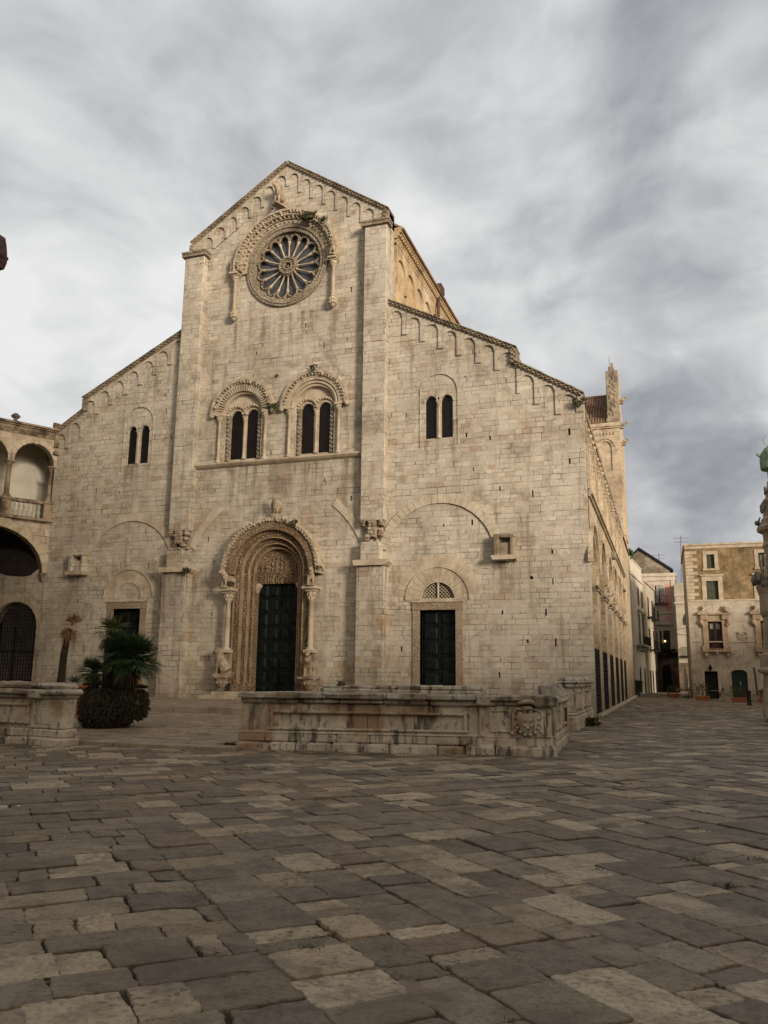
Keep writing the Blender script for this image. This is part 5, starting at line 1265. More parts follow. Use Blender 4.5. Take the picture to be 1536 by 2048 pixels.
# ================================================================== PALMS AND POTS
M_FROND = plain('dark fan palm frond', (.048, .088, .026), .55, c2=(.026, .052, .018), scale=6, spec=.35)
M_FRONDY = plain('yellow green fan frond', (.13, .145, .05), .6, c2=(.07, .095, .03), scale=6)
M_DEAD = plain('dead dry frond', (.26, .155, .085), .9, c2=(.11, .06, .035), scale=7)
M_TRUNK = plain('shaggy palm trunk', (.055, .038, .026), .95, c2=(.022, .015, .011), scale=9, bump=1.2, bscale=18)
M_TERRA = plain('terracotta', (.40, .145, .065), .8, c2=(.30, .11, .055), scale=3)
rpm = random.Random(77)
def fan(q, base, d, pet, L, nl=15, droop=.25, spread=2.2, wid=.022):
    """one fan leaf: petiole, then stiff pointed blades radiating from its tip"""
    d = Vector(d).normalized(); base = Vector(base)
    tip = base+d*pet-Vector((0, 0, pet*.08))
    s_ = d.cross(Vector((0, 0, 1)))
    if s_.length < .05: s_ = Vector((1, 0, 0))
    s_.normalize(); up = s_.cross(d).normalized()
    q.tube([base, (base+tip)/2+up*.02, tip], [.014, .010, .008], 4)
    for i in range(nl):
        a = (i/(nl-1)-.5)*spread; dd = (d*cos(a)+s_*sin(a)+up*rpm.uniform(-.10, .16)).normalized()
        l_ = L*(1-.28*abs(a)/(spread/2))*rpm.uniform(.85, 1.08); w_ = s_*cos(a)-d*sin(a)
        m_ = tip+dd*l_*.55+Vector((0, 0, -droop*l_*.10)); e_ = tip+dd*l_+Vector((0, 0, -droop*l_*rpm.uniform(.35, .8)))
        q.add([tip-w_*wid*.35, tip+w_*wid*.35, m_+w_*wid+up*.004, e_, m_-w_*wid+up*.004, m_+up*wid*.6], [(0, 5, 4), (1, 2, 5), (0, 1, 5), (4, 5, 3), (5, 2, 3)])
def crown(q, c, n, pet, L, lo=-.35, hi=1.3, nl=15, droop=.25, bias=None, wid=.022):
    for i in range(n):
        az = i*2.39996+rpm.uniform(-.25, .25); el = lo+(hi-lo)*((i+.5)/n)+rpm.uniform(-.15, .15)
        d = Vector((cos(az)*cos(el), sin(az)*cos(el), sin(el)))
        if bias: d = (d+Vector(bias)).normalized()
        fan(q, c, d, pet*rpm.uniform(.7, 1.1), L*rpm.uniform(.85, 1.1), nl, droop*(1.4 if el < .1 else .8), 2.3, wid)
def trunk(q, pts, r0, r1):
    q.tube(pts, [r0+(r1-r0)*i/(len(pts)-1) for i in range(len(pts))], 9)
    P = [Vector(p) for p in pts]
    for i in range(len(P)-1):
        n = max(3, int((P[i+1]-P[i]).length/.045))
        for j in range(n):
            p = P[i].lerp(P[i+1], j/n); r_ = r0+(r1-r0)*(i+j/n)/(len(P)-1)
            for t in range(5):
                a = rpm.uniform(0, 2*pi); q.add([(p.x+r_*.9*cos(a-.25), p.y+r_*.9*sin(a-.25), p.z-.02), (p.x+r_*.9*cos(a+.25), p.y+r_*.9*sin(a+.25), p.z-.02), (p.x+(r_+.035)*cos(a), p.y+(r_+.035)*sin(a), p.z+.05)], [(0, 1, 2)])
PY = -15.8; pz = zc_(0, PY)
def atP(x, y, Y=PY): return onY(x, y, Y)
pc = atP(222, 1440); pot0 = Vector((pc.x, PY, pz))
q_ = MB(); q_.lathe([(.40, 0), (.46, .04), (.52, .42), (.56, .44), (.56, .52), (.5, .52)], pot0, 20); PT = q_.build('planter_pot', plain('dark terracotta planter', (.07, .04, .03), .85, c2=(.035, .022, .018), scale=3)); tag(PT, 'dark round planter almost hidden beneath the trailing bush', 'planter')
# trailing cushion of fine dark shoots that pours over the pot
q_ = MB()
cz_ = pz+.62
for cx_, rx_, rz_ in ((pot0.x-.14, .64, .46), (pot0.x+.40, .44, .42)): q_.lathe([(rx_*.55, -.50), (rx_*.66, -.35), (rx_*.68, -.1), (rx_*.64, .2), (rx_*.4, .30), (rx_*.2, .31)], (cx_, PY, cz_), 18, sy=.92)
for i in range(11000):
    k_ = rpm.random() < .40; c0 = Vector((pot0.x+(.40 if k_ else -.16), PY+(.12 if k_ else 0), 0)); rx_, ry_ = (.50, .56) if k_ else (.70, .70)
    zlo, zhi = (pz+.22, pz+1.02) if k_ else (pz+.03, pz+1.08)
    a = rpm.uniform(0, 2*pi); u_ = rpm.random(); 
    if u_ < .74: zz = rpm.uniform(zlo, zhi); rho = 1-.30*abs((zz-(zlo+zhi)/2)/((zhi-zlo)/2))**4
    else: rho = sqrt(rpm.random())*.9; zz = zhi+.05*(1-rho)
    rho *= rpm.uniform(.72, 1.04); n_ = Vector((cos(a), sin(a), 0)); p = Vector((c0.x+n_.x*rx_*rho, c0.y+n_.y*ry_*rho, zz))
    t = Vector((n_.x*.5+rpm.uniform(-.3, .3), n_.y*.5+rpm.uniform(-.3, .3), rpm.uniform(-1.1, -.2) if u_ < .74 else rpm.uniform(.1, .9))).normalized()
    l_ = rpm.uniform(.06, .15); w_ = t.cross(Vector((rpm.uniform(-1, 1), rpm.uniform(-1, 1), .3))).normalized()*.009
    q_.add([p-w_, p+w_, p+t*l_*.6+w_*1.4, p+t*l_, p+t*l_*.6-w_*1.4], [(0, 1, 2, 3, 4)])
tag(q_.build('trailing_bush', plain('dark trailing shoots', (.052, .046, .026), .9, c2=(.030, .031, .017), scale=9)), 'dark clipped cushion of trailing shoots spilling over the palm planter', 'bush')
CP = thing('fan_palm_clump', tuple(pot0), 'clump of green fan palms with a big round head, growing out of a bushy planter', 'palm')
T0 = pz+.9
def pal(bx, tx, ty, r0, r1, mid=0):
    b_ = atP(bx, 1392); t_ = atP(tx, ty); q = MB(); trunk(q, [(b_.x, PY, T0-.1), ((b_.x+t_.x)/2+mid, PY+.02, (T0+t_.z)/2), (t_.x, PY, t_.z)], r0, r1); return q, t_
q_, t1 = pal(193, 186, 1345, .10, .09); q_.build('trunk', M_TRUNK, CP)
q_ = MB(); crown(q_, (t1.x, PY, t1.z), 34, .20, .40, -.6, 1.35, 13, .3, wid=.017); q_.build('crown', M_FROND, CP)
q_, t2 = pal(212, 222, 1262, .13, .11, -.03); q_.build('trunk', M_TRUNK, CP)
q_ = MB(); crown(q_, (t2.x, PY, t2.z), 20, .24, .46, -.5, 1.4, 12, .4, bias=(.12, 0, .05), wid=.015); q_.build('crown', M_FRONDY, CP)
q_, t3 = pal(256, 264, 1318, .17, .15); q_.build('trunk', M_TRUNK, CP)
q_ = MB()
for dx, dz_, n_ in ((0, .05, 38), (.24, .0, 34), (-.20, .10, 26), (.10, -.10, 16)): crown(q_, (t3.x+dx, PY-.15, t3.z+dz_), n_, .36, .54, -.62, 1.35, 16, .28, wid=.018)
q_.build('crown', M_FROND, CP)
q_ = MB(); crown(q_, (t3.x, PY-.1, t3.z-.05), 12, .30, .42, -1.25, -.7, 10, .8, wid=.014); crown(q_, (t2.x, PY, t2.z-.1), 8, .2, .36, -1.3, -.7, 9, .8, wid=.014); q_.build('dry_fronds', plain('old straw fronds', (.15, .10, .055), .9, c2=(.07, .05, .03), scale=6), CP)
# withered palm in a pale pot behind the left parapet
DY = -9.0; dz0 = .5
db = onY(112, 1400, DY)
q_ = MB(); q_.lathe([(.20, 0), (.30, .06), (.36, .5), (.38, .62), (.34, .62)], (onY(113, 1360, DY).x, DY, dz0), 16); tag(q_.build('pale_pot', plain('grey green glazed pot', (.24, .25, .215), .6, var=.2)), 'pale grey pot of the withered palm', 'pot')
WP = thing('withered_palm', (onY(122, 1360, DY).x, DY+.05, dz0+.5), 'thin leaning palm trunk with a dead brown tuft on top', 'palm')
ta, tb, tc2 = onY(122, 1358, DY), onY(128, 1308, DY), onY(139, 1258, DY)
q_ = MB(); trunk(q_, [(ta.x, DY, dz0+.5), tuple(tb), tuple(tc2)], .15, .105); q_.build('trunk', M_TRUNK, WP)
q_ = MB(); crown(q_, (tc2.x, DY, tc2.z+.0), 11, .14, .46, -1.2, .2, 8, 1.0, bias=(-.1, 0, 0), wid=.02); crown(q_, (tc2.x+.08, DY, tc2.z+.12), 10, .26, .44, .5, 1.5, 7, .5, bias=(.35, 0, .3), wid=.02); q_.build('crown', M_DEAD, WP)
BY = -12.6; tb = onY(170, 1372, BY); bz0 = zc_(0, BY)
q_ = MB(); q_.lathe([(.16, 0), (.12, .08), (.10, tb.z-bz0-.28), (.26, tb.z-bz0-.16), (.36, tb.z-bz0-.05), (.40, tb.z-bz0-.04), (.40, tb.z-bz0+.03), (.34, tb.z-bz0+.03)], (tb.x-.12, BY, bz0), 18); tag(q_.build('terracotta_bowl', M_TERRA), 'orange terracotta bowl on a foot behind the left parapet corner', 'pot')
q_ = MB(); crown(q_, (tb.x-.42, BY, tb.z+.05), 14, .18, .30, .0, 1.3, 8, .4, wid=.012); tag(q_.build('young_palm', M_FROND), 'small spiky young palm in the terracotta bowl', 'plant')

def wallweed(name, x, y, z, n, s, label, mat=None):
    q = MB()
    for i in range(n):
        p = Vector((x+rpm.uniform(-s, s)*.8, y-rpm.uniform(0, .15), z+rpm.uniform(-s, s)*.4)); t = Vector((rpm.uniform(-1, 1), rpm.uniform(-1, -.1), rpm.uniform(-.8, 1))).normalized(); l_ = s*rpm.uniform(.3, .8); w_ = t.cross(Vector((0, 1, .3))).normalized()*s*.06
        q.add([p-w_, p+w_, p+t*l_*.5+w_*2, p+t*l_, p+t*l_*.5-w_*2], [(0, 1, 2, 3, 4)])
    tag(q.build(name, mat or M_WEED), label, 'plant')
M_WEED = plain('dull green wall weeds', (.055, .065, .025), .85, c2=(.06, .05, .025), scale=8)
wp = lambda x, y, Y: onY(x, y, Y)
for x, y, Y, n, s, lb in ((617, 437, -.45, 90, .42, 'bushy weed growing on the hood of the rose window'), (650, 440, -.5, 40, .22, 'small weed at the upper right of the rose hood'), (547, 815, -.15, 70, .32, 'weed between the two arched twin windows'), (627, 738, -.3, 40, .26, 'weed on top of the right twin window arch'), (555, 752, -.02, 26, .16, 'small weed in the wall above the twin windows'), (1158, 806, -.15, 50, .32, 'weed at the top right corner of the church front'), (375, 1142, -.8, 50, .26, 'weed hanging from the shelf of the left pilaster'), (588, 1047, -.7, 36, .24, 'weed on the right of the portal arch'), (640, 1138, -.7, 30, .2, 'dark weed by the right griffin of the portal'), (1024, 1122, -.5, 24, .2, 'dark weed below the blackened bracket')):
    p = wp(x, y, Y); wallweed('wall_weed', p.x, p.y, p.z, n, s, lb)
p = onY(683, 1366, -11.0); wallweed('wall_weed', p.x, -10.9, p.z-.05, 60, .17, 'dark tuft on top of the rear parapet')
p = onZ(555, 1490, 0.05); wallweed('wall_weed', p.x, p.y-.1, .12, 60, .18, 'green weed at the foot of the carved parapet')
p = onZ(1177, 1452, 0.0); wallweed('wall_weed', p.x+.1, p.y, .12, 60, .3, 'weeds between the pedestal and the church corner')
# ================================================================== RIGHT SIDE OF THE SQUARE
M_GREEN = plain('faded green louvres', (.085, .095, .065), .75, var=.2)
M_DKGREEN = plain('dark green door paint', (.010, .030, .024), .5, var=.3)
M_REDW = plain('dark red brown joinery', (.050, .017, .014), .55, var=.2)
M_BLIND = plain('grey white blind', (.30, .30, .29), .9)
M_CURT = plain('white curtain', (.55, .53, .52), .9)
M_PALST = masonry('palace ashlar', [(0, (.46, .405, .325)), (.5, (.52, .465, .38)), (1, (.57, .51, .42))], h=.38, w=.8, jstr=.35, rust_amt=.22, grime=(.17, .15, .125), grime_amt=.7, low_rust=False)
def mossmat():
    mt, q, b = newmat('mossy flaking render'); v, nn = coords(q)
    n1 = q.noise(v, .9, 5, .68); n2 = q.noise(v, 4, 4, .65)
    st = q.noise(q.vm('MULTIPLY', v, (1.6, 1.6, .35)), 1.0, 5, .7)
    col = q.ramp(n1, [(.30, (.075, .055, .032)), (.44, (.16, .115, .062)), (.55, (.235, .165, .09)), (.64, (.36, .28, .175)), (.75, (.44, .36, .26))])
    col = q.mix(q.m('MULTIPLY', q.sm(n2, .5, .7), .5), col, (.32, .26, .17)); col = q.mix(q.m('MULTIPLY', q.sm(st, .5, .72), .6), col, (.06, .05, .035))
    q.put(b.inputs['Base Color'], col); b.inputs['Roughness'].default_value = .95; q.put(b.inputs['Normal'], q.bump(n2, .8, .04)); return mt
M_MOSS = mossmat()
YP = 40.0
def XP(x, y, Y=YP): p = onY(x, y, Y); return p.x, p.z
zh = lambda x, y: (1240+x*296/1536, 1060+y*296/1536)
def xz(x, y, Y=YP): return XP(*zh(x, y), Y)
PALX0 = xz(700, 700)[0]; PTOP = xz(670, 150)[1]; PMID = xz(720, 735)[1]
PAL = thing('stone_palazzo', (PALX0+4, YP, 0), 'old stone palace with mossy upper storey, quoins and green ground floor doors', 'building')
def opening(a, b): (x0, z1), (x1, z0) = xz(*a), xz(*b); return x0, x1, z0, z1
w1 = opening((895, 255), (985, 395)); w2 = opening((893, 530), (1030, 725)); w3 = opening((910, 950), (1075, 1245)); d1 = opening((875, 1465), (1028, 1700)); d2 = opening((1152, 1450), (1335, 1700))
dxw = xz(1440, 400)[0]-xz(900, 400)[0]
low_h = [rect(*w3), rect(d1[0], d1[1], .01, d1[3]), archpts(d2[0], d2[1], .01, d2[3]-.28, 10, .28), rect(w3[0]+dxw, w3[1]+dxw, w3[2], w3[3])]
plate([(PALX0, 0), (PALX0+13, 0), (PALX0+13, PMID), (PALX0, PMID)], low_h, YP, YP+.5).build('lower_wall', M_PALST, PAL)
up_h = [rect(*w1), rect(w2[0], w2[1], PMID+.02, w2[3]), rect(w1[0]+dxw, w1[1]+dxw, w1[2], w1[3]), rect(w2[0]+dxw, w2[1]+dxw, PMID+.02, w2[3])]
plate([(PALX0, PMID), (PALX0+13, PMID), (PALX0+13, PTOP-.25), (PALX0, PTOP-.25)], up_h, YP+.02, YP+.5).build('upper_wall', M_MOSS, PAL)
q_ = MB(); q_.box(PALX0, PALX0+13, YP+.5, YP+12, 0, PTOP-.25); q_.build('rear_block', M_PALST, PAL)
q_ = MB(); q_.box(PALX0-.12, PALX0+13, YP-.14, YP+12, PTOP-.14, PTOP); q_.box(PALX0-.02, PALX0+13, YP-.04, YP+.6, PTOP-.42, PTOP-.14); q_.box(PALX0-.04, PALX0+13, YP-.05, YP+.2, PMID-.06, PMID+.06); q_.box(PALX0-.03, PALX0+13, YP-.06, YP+.1, xz(840, 1160)[1]-.05, xz(840, 1160)[1]+.05); q_.build('cornice', M_TRIM, PAL)
q_ = MB(); z_ = PMID+.1; k_ = 0
while z_ < PTOP-.6: l_ = .95 if k_ % 2 else .6; q_.box(PALX0-.015, PALX0+l_, YP-.02, YP+.3, z_, z_+.27); z_ += .30; k_ += 1
q_.build('quoins', M_TRIM, PAL)
for k_, sh in enumerate((0, dxw)):
    x0, x1, z0, z1 = w1; x0 += sh; x1 += sh
    q_ = MB(); q_.box(x0-.30, x0, YP-.03, YP+.3, z0-.05, z1+.28); q_.box(x1, x1+.30, YP-.03, YP+.3, z0-.05, z1+.28); q_.box(x0, x1, YP-.03, YP+.3, z1, z1+.28); q_.box(x0-.36, x1+.36, YP-.1, YP+.3, z0-.2, z0-.05); wo = q_.build('window', M_TRIM, PAL)
    q_ = MB(); q_.box(x0, x1, YP+.22, YP+.26, z0, z1)
    for j in range(16): q_.box(x0+.05, x1-.05, YP+.19, YP+.23, z0+(z1-z0)*j/16, z0+(z1-z0)*j/16+.06)
    q_.box((x0+x1)/2-.03, (x0+x1)/2+.03, YP+.17, YP+.2, z0, z1); q_.build('shutter', M_GREEN, wo)
    x0, x1, z0, z1 = w2; x0 += sh; x1 += sh; z0 = PMID+.02
    q_ = MB(); q_.box(x0-.36, x0, YP-.04, YP+.3, z0, z1+.42); q_.box(x1, x1+.36, YP-.04, YP+.3, z0, z1+.42); q_.box(x0, x1, YP-.04, YP+.3, z1, z1+.42); q_.box(x0-.46, x1+.46, YP-.16, YP+.2, z1+.42, z1+.54); wo = q_.build('window', M_TRIM, PAL)
    q_ = MB(); q_.box(x0, x1, YP+.22, YP+.26, z0, z1)
    for j in range(26): q_.box(x0+.05, x1-.05, YP+.19, YP+.23, z0+(z1-z0)*j/26, z0+(z1-z0)*j/26+.055)
    q_.box((x0+x1)/2-.04, (x0+x1)/2+.04, YP+.17, YP+.2, z0, z1); q_.build('shutter', M_GREEN, wo)
    x0, x1, z0, z1 = w3; x0 += sh; x1 += sh                          # baroque window with broken scroll pediment
    q_ = MB(); q_.box(x0-.42, x0, YP-.12, YP+.3, z0-.1, z1+.1); q_.box(x1, x1+.42, YP-.12, YP+.3, z0-.1, z1+.1); q_.box(x0-.42, x1+.42, YP-.10, YP+.3, z1, z1+.6)
    for e, xx in ((-1, x0-.3), (1, x1+.3)):
        q_.bbox(xx-.3, xx+.3, YP-.26, YP, z1+.12, z1+.55, .04); q_.blob((xx+e*.22, YP-.15, z1-.05), (.2, .16, .3), 8, 6, .1); q_.blob((xx+e*.1, YP-.15, z1-.3), (.14, .12, .2), 8, 6, .1)
        q_.tube([(xx+e*.5, YP-.2, z1+.68), (xx+e*.1, YP-.2, z1+.86), (xx-e*.12, YP-.2, z1+1.12), (xx-e*.02, YP-.2, z1+1.24), (xx+e*.12, YP-.2, z1+1.16), (xx+e*.06, YP-.2, z1+1.02)], [.08, .11, .12, .11, .1, .08], 7)
        q_.bbox(xx-.28, xx+.28, YP-.2, YP, z0-.35, z0+.35, .05); q_.blob((xx, YP-.2, z0-.42), (.14, .14, .22), 7, 6, .1)
    q_.box(x0-.75, x1+.75, YP-.34, YP, z1+.56, z1+.68); q_.box(x0-.55, x1+.55, YP-.4, YP, z0-.16, z0-.02); q_.tube([(x0+.1, YP-.12, z1+.74), ((x0+x1)/2, YP-.14, z1+.66), (x1-.1, YP-.12, z1+.74)], .07, 6)
    for j in range(9): xx = x0+(x1-x0)*j/8; q_.box(xx-.03, xx+.03, YP-.34, YP-.3, z0-.02, z0+.14)
    q_.blob(((x0+x1)/2, YP-.3, z0-.28), .12, 7, 6); wo = q_.build('window', plain('ochre stained window stone', (.42, .335, .24), .92, c2=(.31, .22, .145), scale=1.6, bump=.7, streak=.4) if k_ == 0 else bpy.data.materials['ochre stained window stone'], PAL)
    q_ = MB(); q_.box(x0, x0+.14, YP+.15, YP+.25, z0, z1); q_.box(x1-.14, x1, YP+.15, YP+.25, z0, z1); q_.box((x0+x1)/2-.10, (x0+x1)/2+.10, YP+.14, YP+.25, z0, z1); q_.box(x0, x1, YP+.15, YP+.25, z1-.16, z1); q_.box(x0, x1, YP+.15, YP+.25, z0, z0+.62); q_.build('joinery', M_REDW, wo)
    q_ = MB(); q_.box(x0, x1, YP+.22, YP+.24, z0, z1); q_.build('glass', M_GLASS, wo)
    q_ = MB(); q_.box(x0+.16, (x0+x1)/2-.12, YP+.20, YP+.21, z1-.62, z1-.16); q_.box((x0+x1)/2+.12, x1-.16, YP+.20, YP+.21, z1-.62, z1-.16); q_.build('blind', M_BLIND, wo)
q_ = MB(); q_.box(d1[0], d1[1], YP+.28, YP+.34, 0, d1[3]); q_.box((d1[0]+d1[1])/2-.02, (d1[0]+d1[1])/2+.02, YP+.26, YP+.28, 0, d1[3]); q_.build('black_door', M_DARK, PAL)
q_ = MB(); q_.box(d1[0]-.22, d1[0], YP-.025, YP+.3, 0, d1[3]+.2); q_.box(d1[1], d1[1]+.22, YP-.025, YP+.3, 0, d1[3]+.2); q_.box(d1[0], d1[1], YP-.025, YP+.3, d1[3], d1[3]+.2); c_ = (d2[0]+d2[1])/2; hw = (d2[1]-d2[0])/2
for j in range(11): t = pi*(j+.5)/11; q_.prism([(c_+r*hw*cos(a), d2[3]-.28+.28*sin(a)*r+(r-1)*.2*sin(a)) for r, a in ((1.0, t-.138), (1.2, t-.138), (1.2, t+.138), (1.0, t+.138))], YP-.03, YP+.1)
for e in (-1, 1): a_, b_ = sorted((c_+e*hw, c_+e*hw*1.2)); q_.box(a_, b_, YP-.03, YP+.2, 0, d2[3]-.3)
q_.build('door_surround', M_TRIM, PAL)
q_ = MB(); q_.prism(archpts(d2[0], d2[1], .01, d2[3]-.28, 10, .28), YP+.25, YP+.32); 
for j in range(1, 8): xx = d2[0]+(d2[1]-d2[0])*j/8; q_.box(xx-.012, xx+.012, YP+.23, YP+.26, .02, d2[3]-.2)
q_.box(c_-.04, c_+.04, YP+.2, YP+.26, 0, d2[3]); dl = q_.build('green_door', M_DKGREEN, PAL)
q_ = MB(); q_.box(c_+.02, c_+.10, YP+.17, YP+.2, 1.1, 1.45); q_.blob((c_-.75, YP+.18, 1.3), .05, 6, 5); q_.build('door_plate', plain('pale metal', (.45, .45, .43), .4), dl)
lp = xz(935, 1440)
q_ = MB(); q_.tube([(lp[0], YP, lp[1]+.28), (lp[0], YP-.3, lp[1]+.32), (lp[0], YP-.34, lp[1]+.24)], .02, 5); q_.lathe([(.05, -.18), (.10, -.14), (.13, .08), (.17, .1), (.07, .26), (.02, .36)], (lp[0], YP-.34, lp[1]), 6); q_.build('wall_lantern', M_IRON, PAL)
rl = xz(1270, 1110); q_ = MB(); q_.box(rl[0]-.38, rl[0]+.38, YP-.06, YP+.02, rl[1]-.24, rl[1]+.24); q_.blob((rl[0]-.3, YP-.05, rl[1]+.32), .11, 6, 5, .2); q_.blob((rl[0]+.3, YP-.05, rl[1]+.32), .11, 6, 5, .2); q_.build('worn_plaque', M_STAT, PAL)
pp = xz(1415, 1560); q_ = MB(); q_.tube([(pp[0]-.1, YP-.05, 2.6), (pp[0]+.02, YP-.05, .4)], .05, 6); q_.build('drain_pipe', M_IRON, PAL)

# ---- the lane and its houses
def Xat(x, y, Y): p = onY(*zh(x, y), Y); return p.x, p.z
HY = 52.0
M_WHITE = plain('off white painted render', (.60, .555, .46), .9, c2=(.50, .455, .37), scale=.6, streak=.35)
M_GREYW = plain('greyed pale render', (.47, .42, .345), .92, c2=(.34, .30, .24), scale=.8, streak=.5)
hcp = onY(*zh(128, 1000), HY); hc = hcp.x; ht = Xat(125, 275, HY)[1]; hm = Xat(130, 440, HY)[1]; zb = Xat(130, 1190, HY)[1]
LD_ = radians(4.8); LDIR = Vector((sin(LD_), cos(LD_), 0))
HM = Matrix.Translation((hc, HY, 0)) @ Matrix.Rotation(-LD_, 4, 'Z')        # local y runs up the lane, local x towards the lane
def onlane(px, py):
    d = _ray(*zh(px, py)); n = Vector((LDIR.y, -LDIR.x, 0)); t = (Vector((hc, HY, 0))-CAM).dot(n)/d.dot(n); p = CAM+d*t
    return (p-Vector((hc, HY, 0))).dot(LDIR), p.z
L1 = 10.5
WH = thing('white_house', (hc, HY, 0), 'tall white house on the lane corner just past the church, plain parapet on top', 'house')
def hq(): return LQ(HM)
q_ = hq(); q_.box(-8, 0, 0, L1, 0, ht); q_.build('wall', M_WHITE, WH)
q_ = hq(); q_.box(-8, .12, -.12, L1+.1, hm-.12, hm+.12); q_.box(-8, .06, -.06, L1, ht-.1, ht+.04); q_.box(-8, .05, -.05, L1, zb-.08, zb+.08); q_.build('cornice', M_WHITE, WH)
M_SHUT = plain('grey brown shutter', (.15, .125, .10), .8)
for px, y0, y1, nm in ((178, 600, 770, 'w'), (222, 650, 800, 'w'), (258, 690, 830, 'w'), (190, 870, 1180, 'd'), (235, 900, 1190, 'd'), (270, 925, 1190, 'd')):
    yy, z1 = onlane(px, y0); _, z0 = onlane(px, y1); yy = min(yy, L1-1.2)
    q_ = hq(); q_.box(-.02, .07, yy-.85, yy+.85, z0-.1, z1+.22)
    if nm == 'd': q_.box(0, .32, yy-1.05, yy+1.05, z1+.22, z1+.42)
    wo = q_.build('window', M_TRIM if nm == 'd' else M_WHITE, WH)
    q_ = hq(); q_.box(.06, .09, yy-.62, yy+.62, z0, z1)
    for j in range(14): q_.box(.08, .13, yy-.58, yy+.58, z0+(z1-z0)*j/14, z0+(z1-z0)*j/14+.07)
    q_.build('shutter', M_SHUT, wo)
q_ = hq(); q_.box(0, .8, 2.5, L1-.3, zb-.02, zb+.14)
for j in range(4): q_.bbox(0, .5, 2.8+j*2.2, 3.05+j*2.2, zb-.55, zb-.02, .08)
bo = q_.build('balcony', M_GREYW, WH)
q_ = hq()
for j in range(38): q_.box(.72, .75, 2.55+j*.2, 2.58+j*.2, zb+.14, zb+1.05)
q_.box(.70, .77, 2.5, L1-.3, zb+1.02, zb+1.08); q_.build('railing', M_IRON, bo)
for px in (215, 262): yy, _ = onlane(px, 1550); yy = min(yy, L1-1); q_ = hq(); q_.prism(archpts(yy-.6, yy+.6, .05, 2.2, 10), -.02, .03, 'yz'); q_.build('door', M_DARK, WH)
L2 = 21.0
LHp = HM @ Vector((0, L1, 0)); LH = thing('lane_house', tuple(LHp), 'narrow grey lane house with iron balconies between the white and the pink house', 'house')
h2t = HM @ Vector((0, L1+2, 0)); h2t = onlane(300, 610)[1]
q_ = hq(); q_.box(-8, .30, L1, L2, 0, h2t); q_.build('wall', M_GREYW, LH)
q_ = hq(); q_.box(-8, .45, L1-.02, L2, h2t-.02, h2t+.16); q_.box(-8, .36, L1, L2, 4.6, 4.75); q_.build('cornice', M_TRIM, LH)
for yy, z0, z1 in ((L1+2.2, 8.6, 10.8), (L1+6.5, 8.6, 10.8), (L1+2.2, 4.9, 7.2), (L1+6.5, 4.9, 7.2), (L1+10.5, 4.9, 7.2)):
    q_ = hq(); q_.box(.28, .36, yy-.8, yy+.8, z0-.02, z1+.2); wo = q_.build('window', M_TRIM, LH); q_ = hq(); q_.box(.35, .38, yy-.58, yy+.58, z0, z1); q_.build('glass', M_DARK, wo)
    q_ = hq(); q_.box(.3, 1.05, yy-1.1, yy+1.1, z0-.18, z0-.04)
    for i in range(12): q_.box(.98, 1.01, yy-1.06+i*.19, yy-1.03+i*.19, z0-.04, z0+.95)
    q_.box(.96, 1.03, yy-1.1, yy+1.1, z0+.92, z0+.98); q_.build('balcony', M_IRON, LH)
for yy in (L1+1.5, L1+4.2, L1+7.5, L1+10.5): q_ = hq(); q_.box(.28, .33, yy-.6, yy+.6, .02, 2.5); q_.build('door', M_DARK, LH)
# pink house closing the lane
KY = 76.0
kx0, kx1 = Xat(300, 800, KY)[0]-2.2, Xat(585, 800, KY)[0]; kt = Xat(430, 470, KY)[1]
M_PINK = plain('faded pink plaster', (.62, .32, .28), .9, c2=(.56, .36, .32), scale=.9)
M_PALEP = plain('pale pinkish plaster', (.62, .55, .47), .9, c2=(.52, .44, .37), scale=.8, streak=.3)
KH = thing('pink_house', ((kx0+kx1)/2, KY, 0), 'house with faded pink plaster panels, curtained balcony window and small pediment at the lane end', 'house')
q_ = MB(); q_.box(kx0, kx1, KY, KY+8, 0, kt); q_.build('wall', M_PALEP, KH)
pk0, pk1 = Xat(470, 700, KY)[0], Xat(535, 700, KY)[0]; z_a, z_b = Xat(500, 555, KY)[1], Xat(500, 835, KY)[1]
q_ = MB(); q_.box(pk0, pk1, KY-.02, KY+.1, z_b, z_a); q_.box(kx0+1.4, Xat(345, 700, KY)[0], KY-.02, KY+.1, z_b, z_a); za2, zb2 = Xat(500, 895, KY)[1], Xat(500, 970, KY)[1]; q_.box(Xat(455, 700, KY)[0], pk1, KY-.02, KY+.1, zb2, za2); q_.build('pink_panel', M_PINK, KH)
q_ = MB(); q_.box(kx0, kx1+.25, KY-.3, KY+8, kt-.15, kt+.25); q_.box(kx0, kx1+.1, KY-.15, KY, kt-.7, kt-.15); zc2 = Xat(500, 860, KY)[1]; q_.box(kx0, kx1+.1, KY-.18, KY, zc2-.1, zc2+.1); q_.box(kx1-.5, kx1, KY-.1, KY, 0, kt-.7); q_.build('cornice', M_PALEP, KH)
def kwin(a, b, c, d): (x0, z1), (x1, z0) = Xat(a, b, KY), Xat(c, d, KY); return x0, x1, z0, z1
x0, x1, z0, z1 = kwin(360, 578, 455, 755)
q_ = MB(); q_.box(x0-.2, x0, KY-.06, KY, z0, z1+.2); q_.box(x1, x1+.2, KY-.06, KY, z0, z1+.2); q_.box(x0, x1, KY-.06, KY, z1, z1+.2); wo = q_.build('window', M_WHITE, KH)
q_ = MB(); q_.box(x0, x1, KY-.03, KY, z0, z1); q_.build('glass', M_GLASS, wo)
q_ = MB(); 
for i in range(9): xx = x0+.15+(x1-x0-.3)*i/9; 
for i in range(10): xx = x0+.1+(x1-x0-.2)*i/9; q_.tube([(xx+.1*(i < 5), KY-.06, z1-.05), (xx, KY-.06, z0+.05)], .06, 5) if i not in (4, 5) else None
q_.build('curtain', M_CURT, wo)
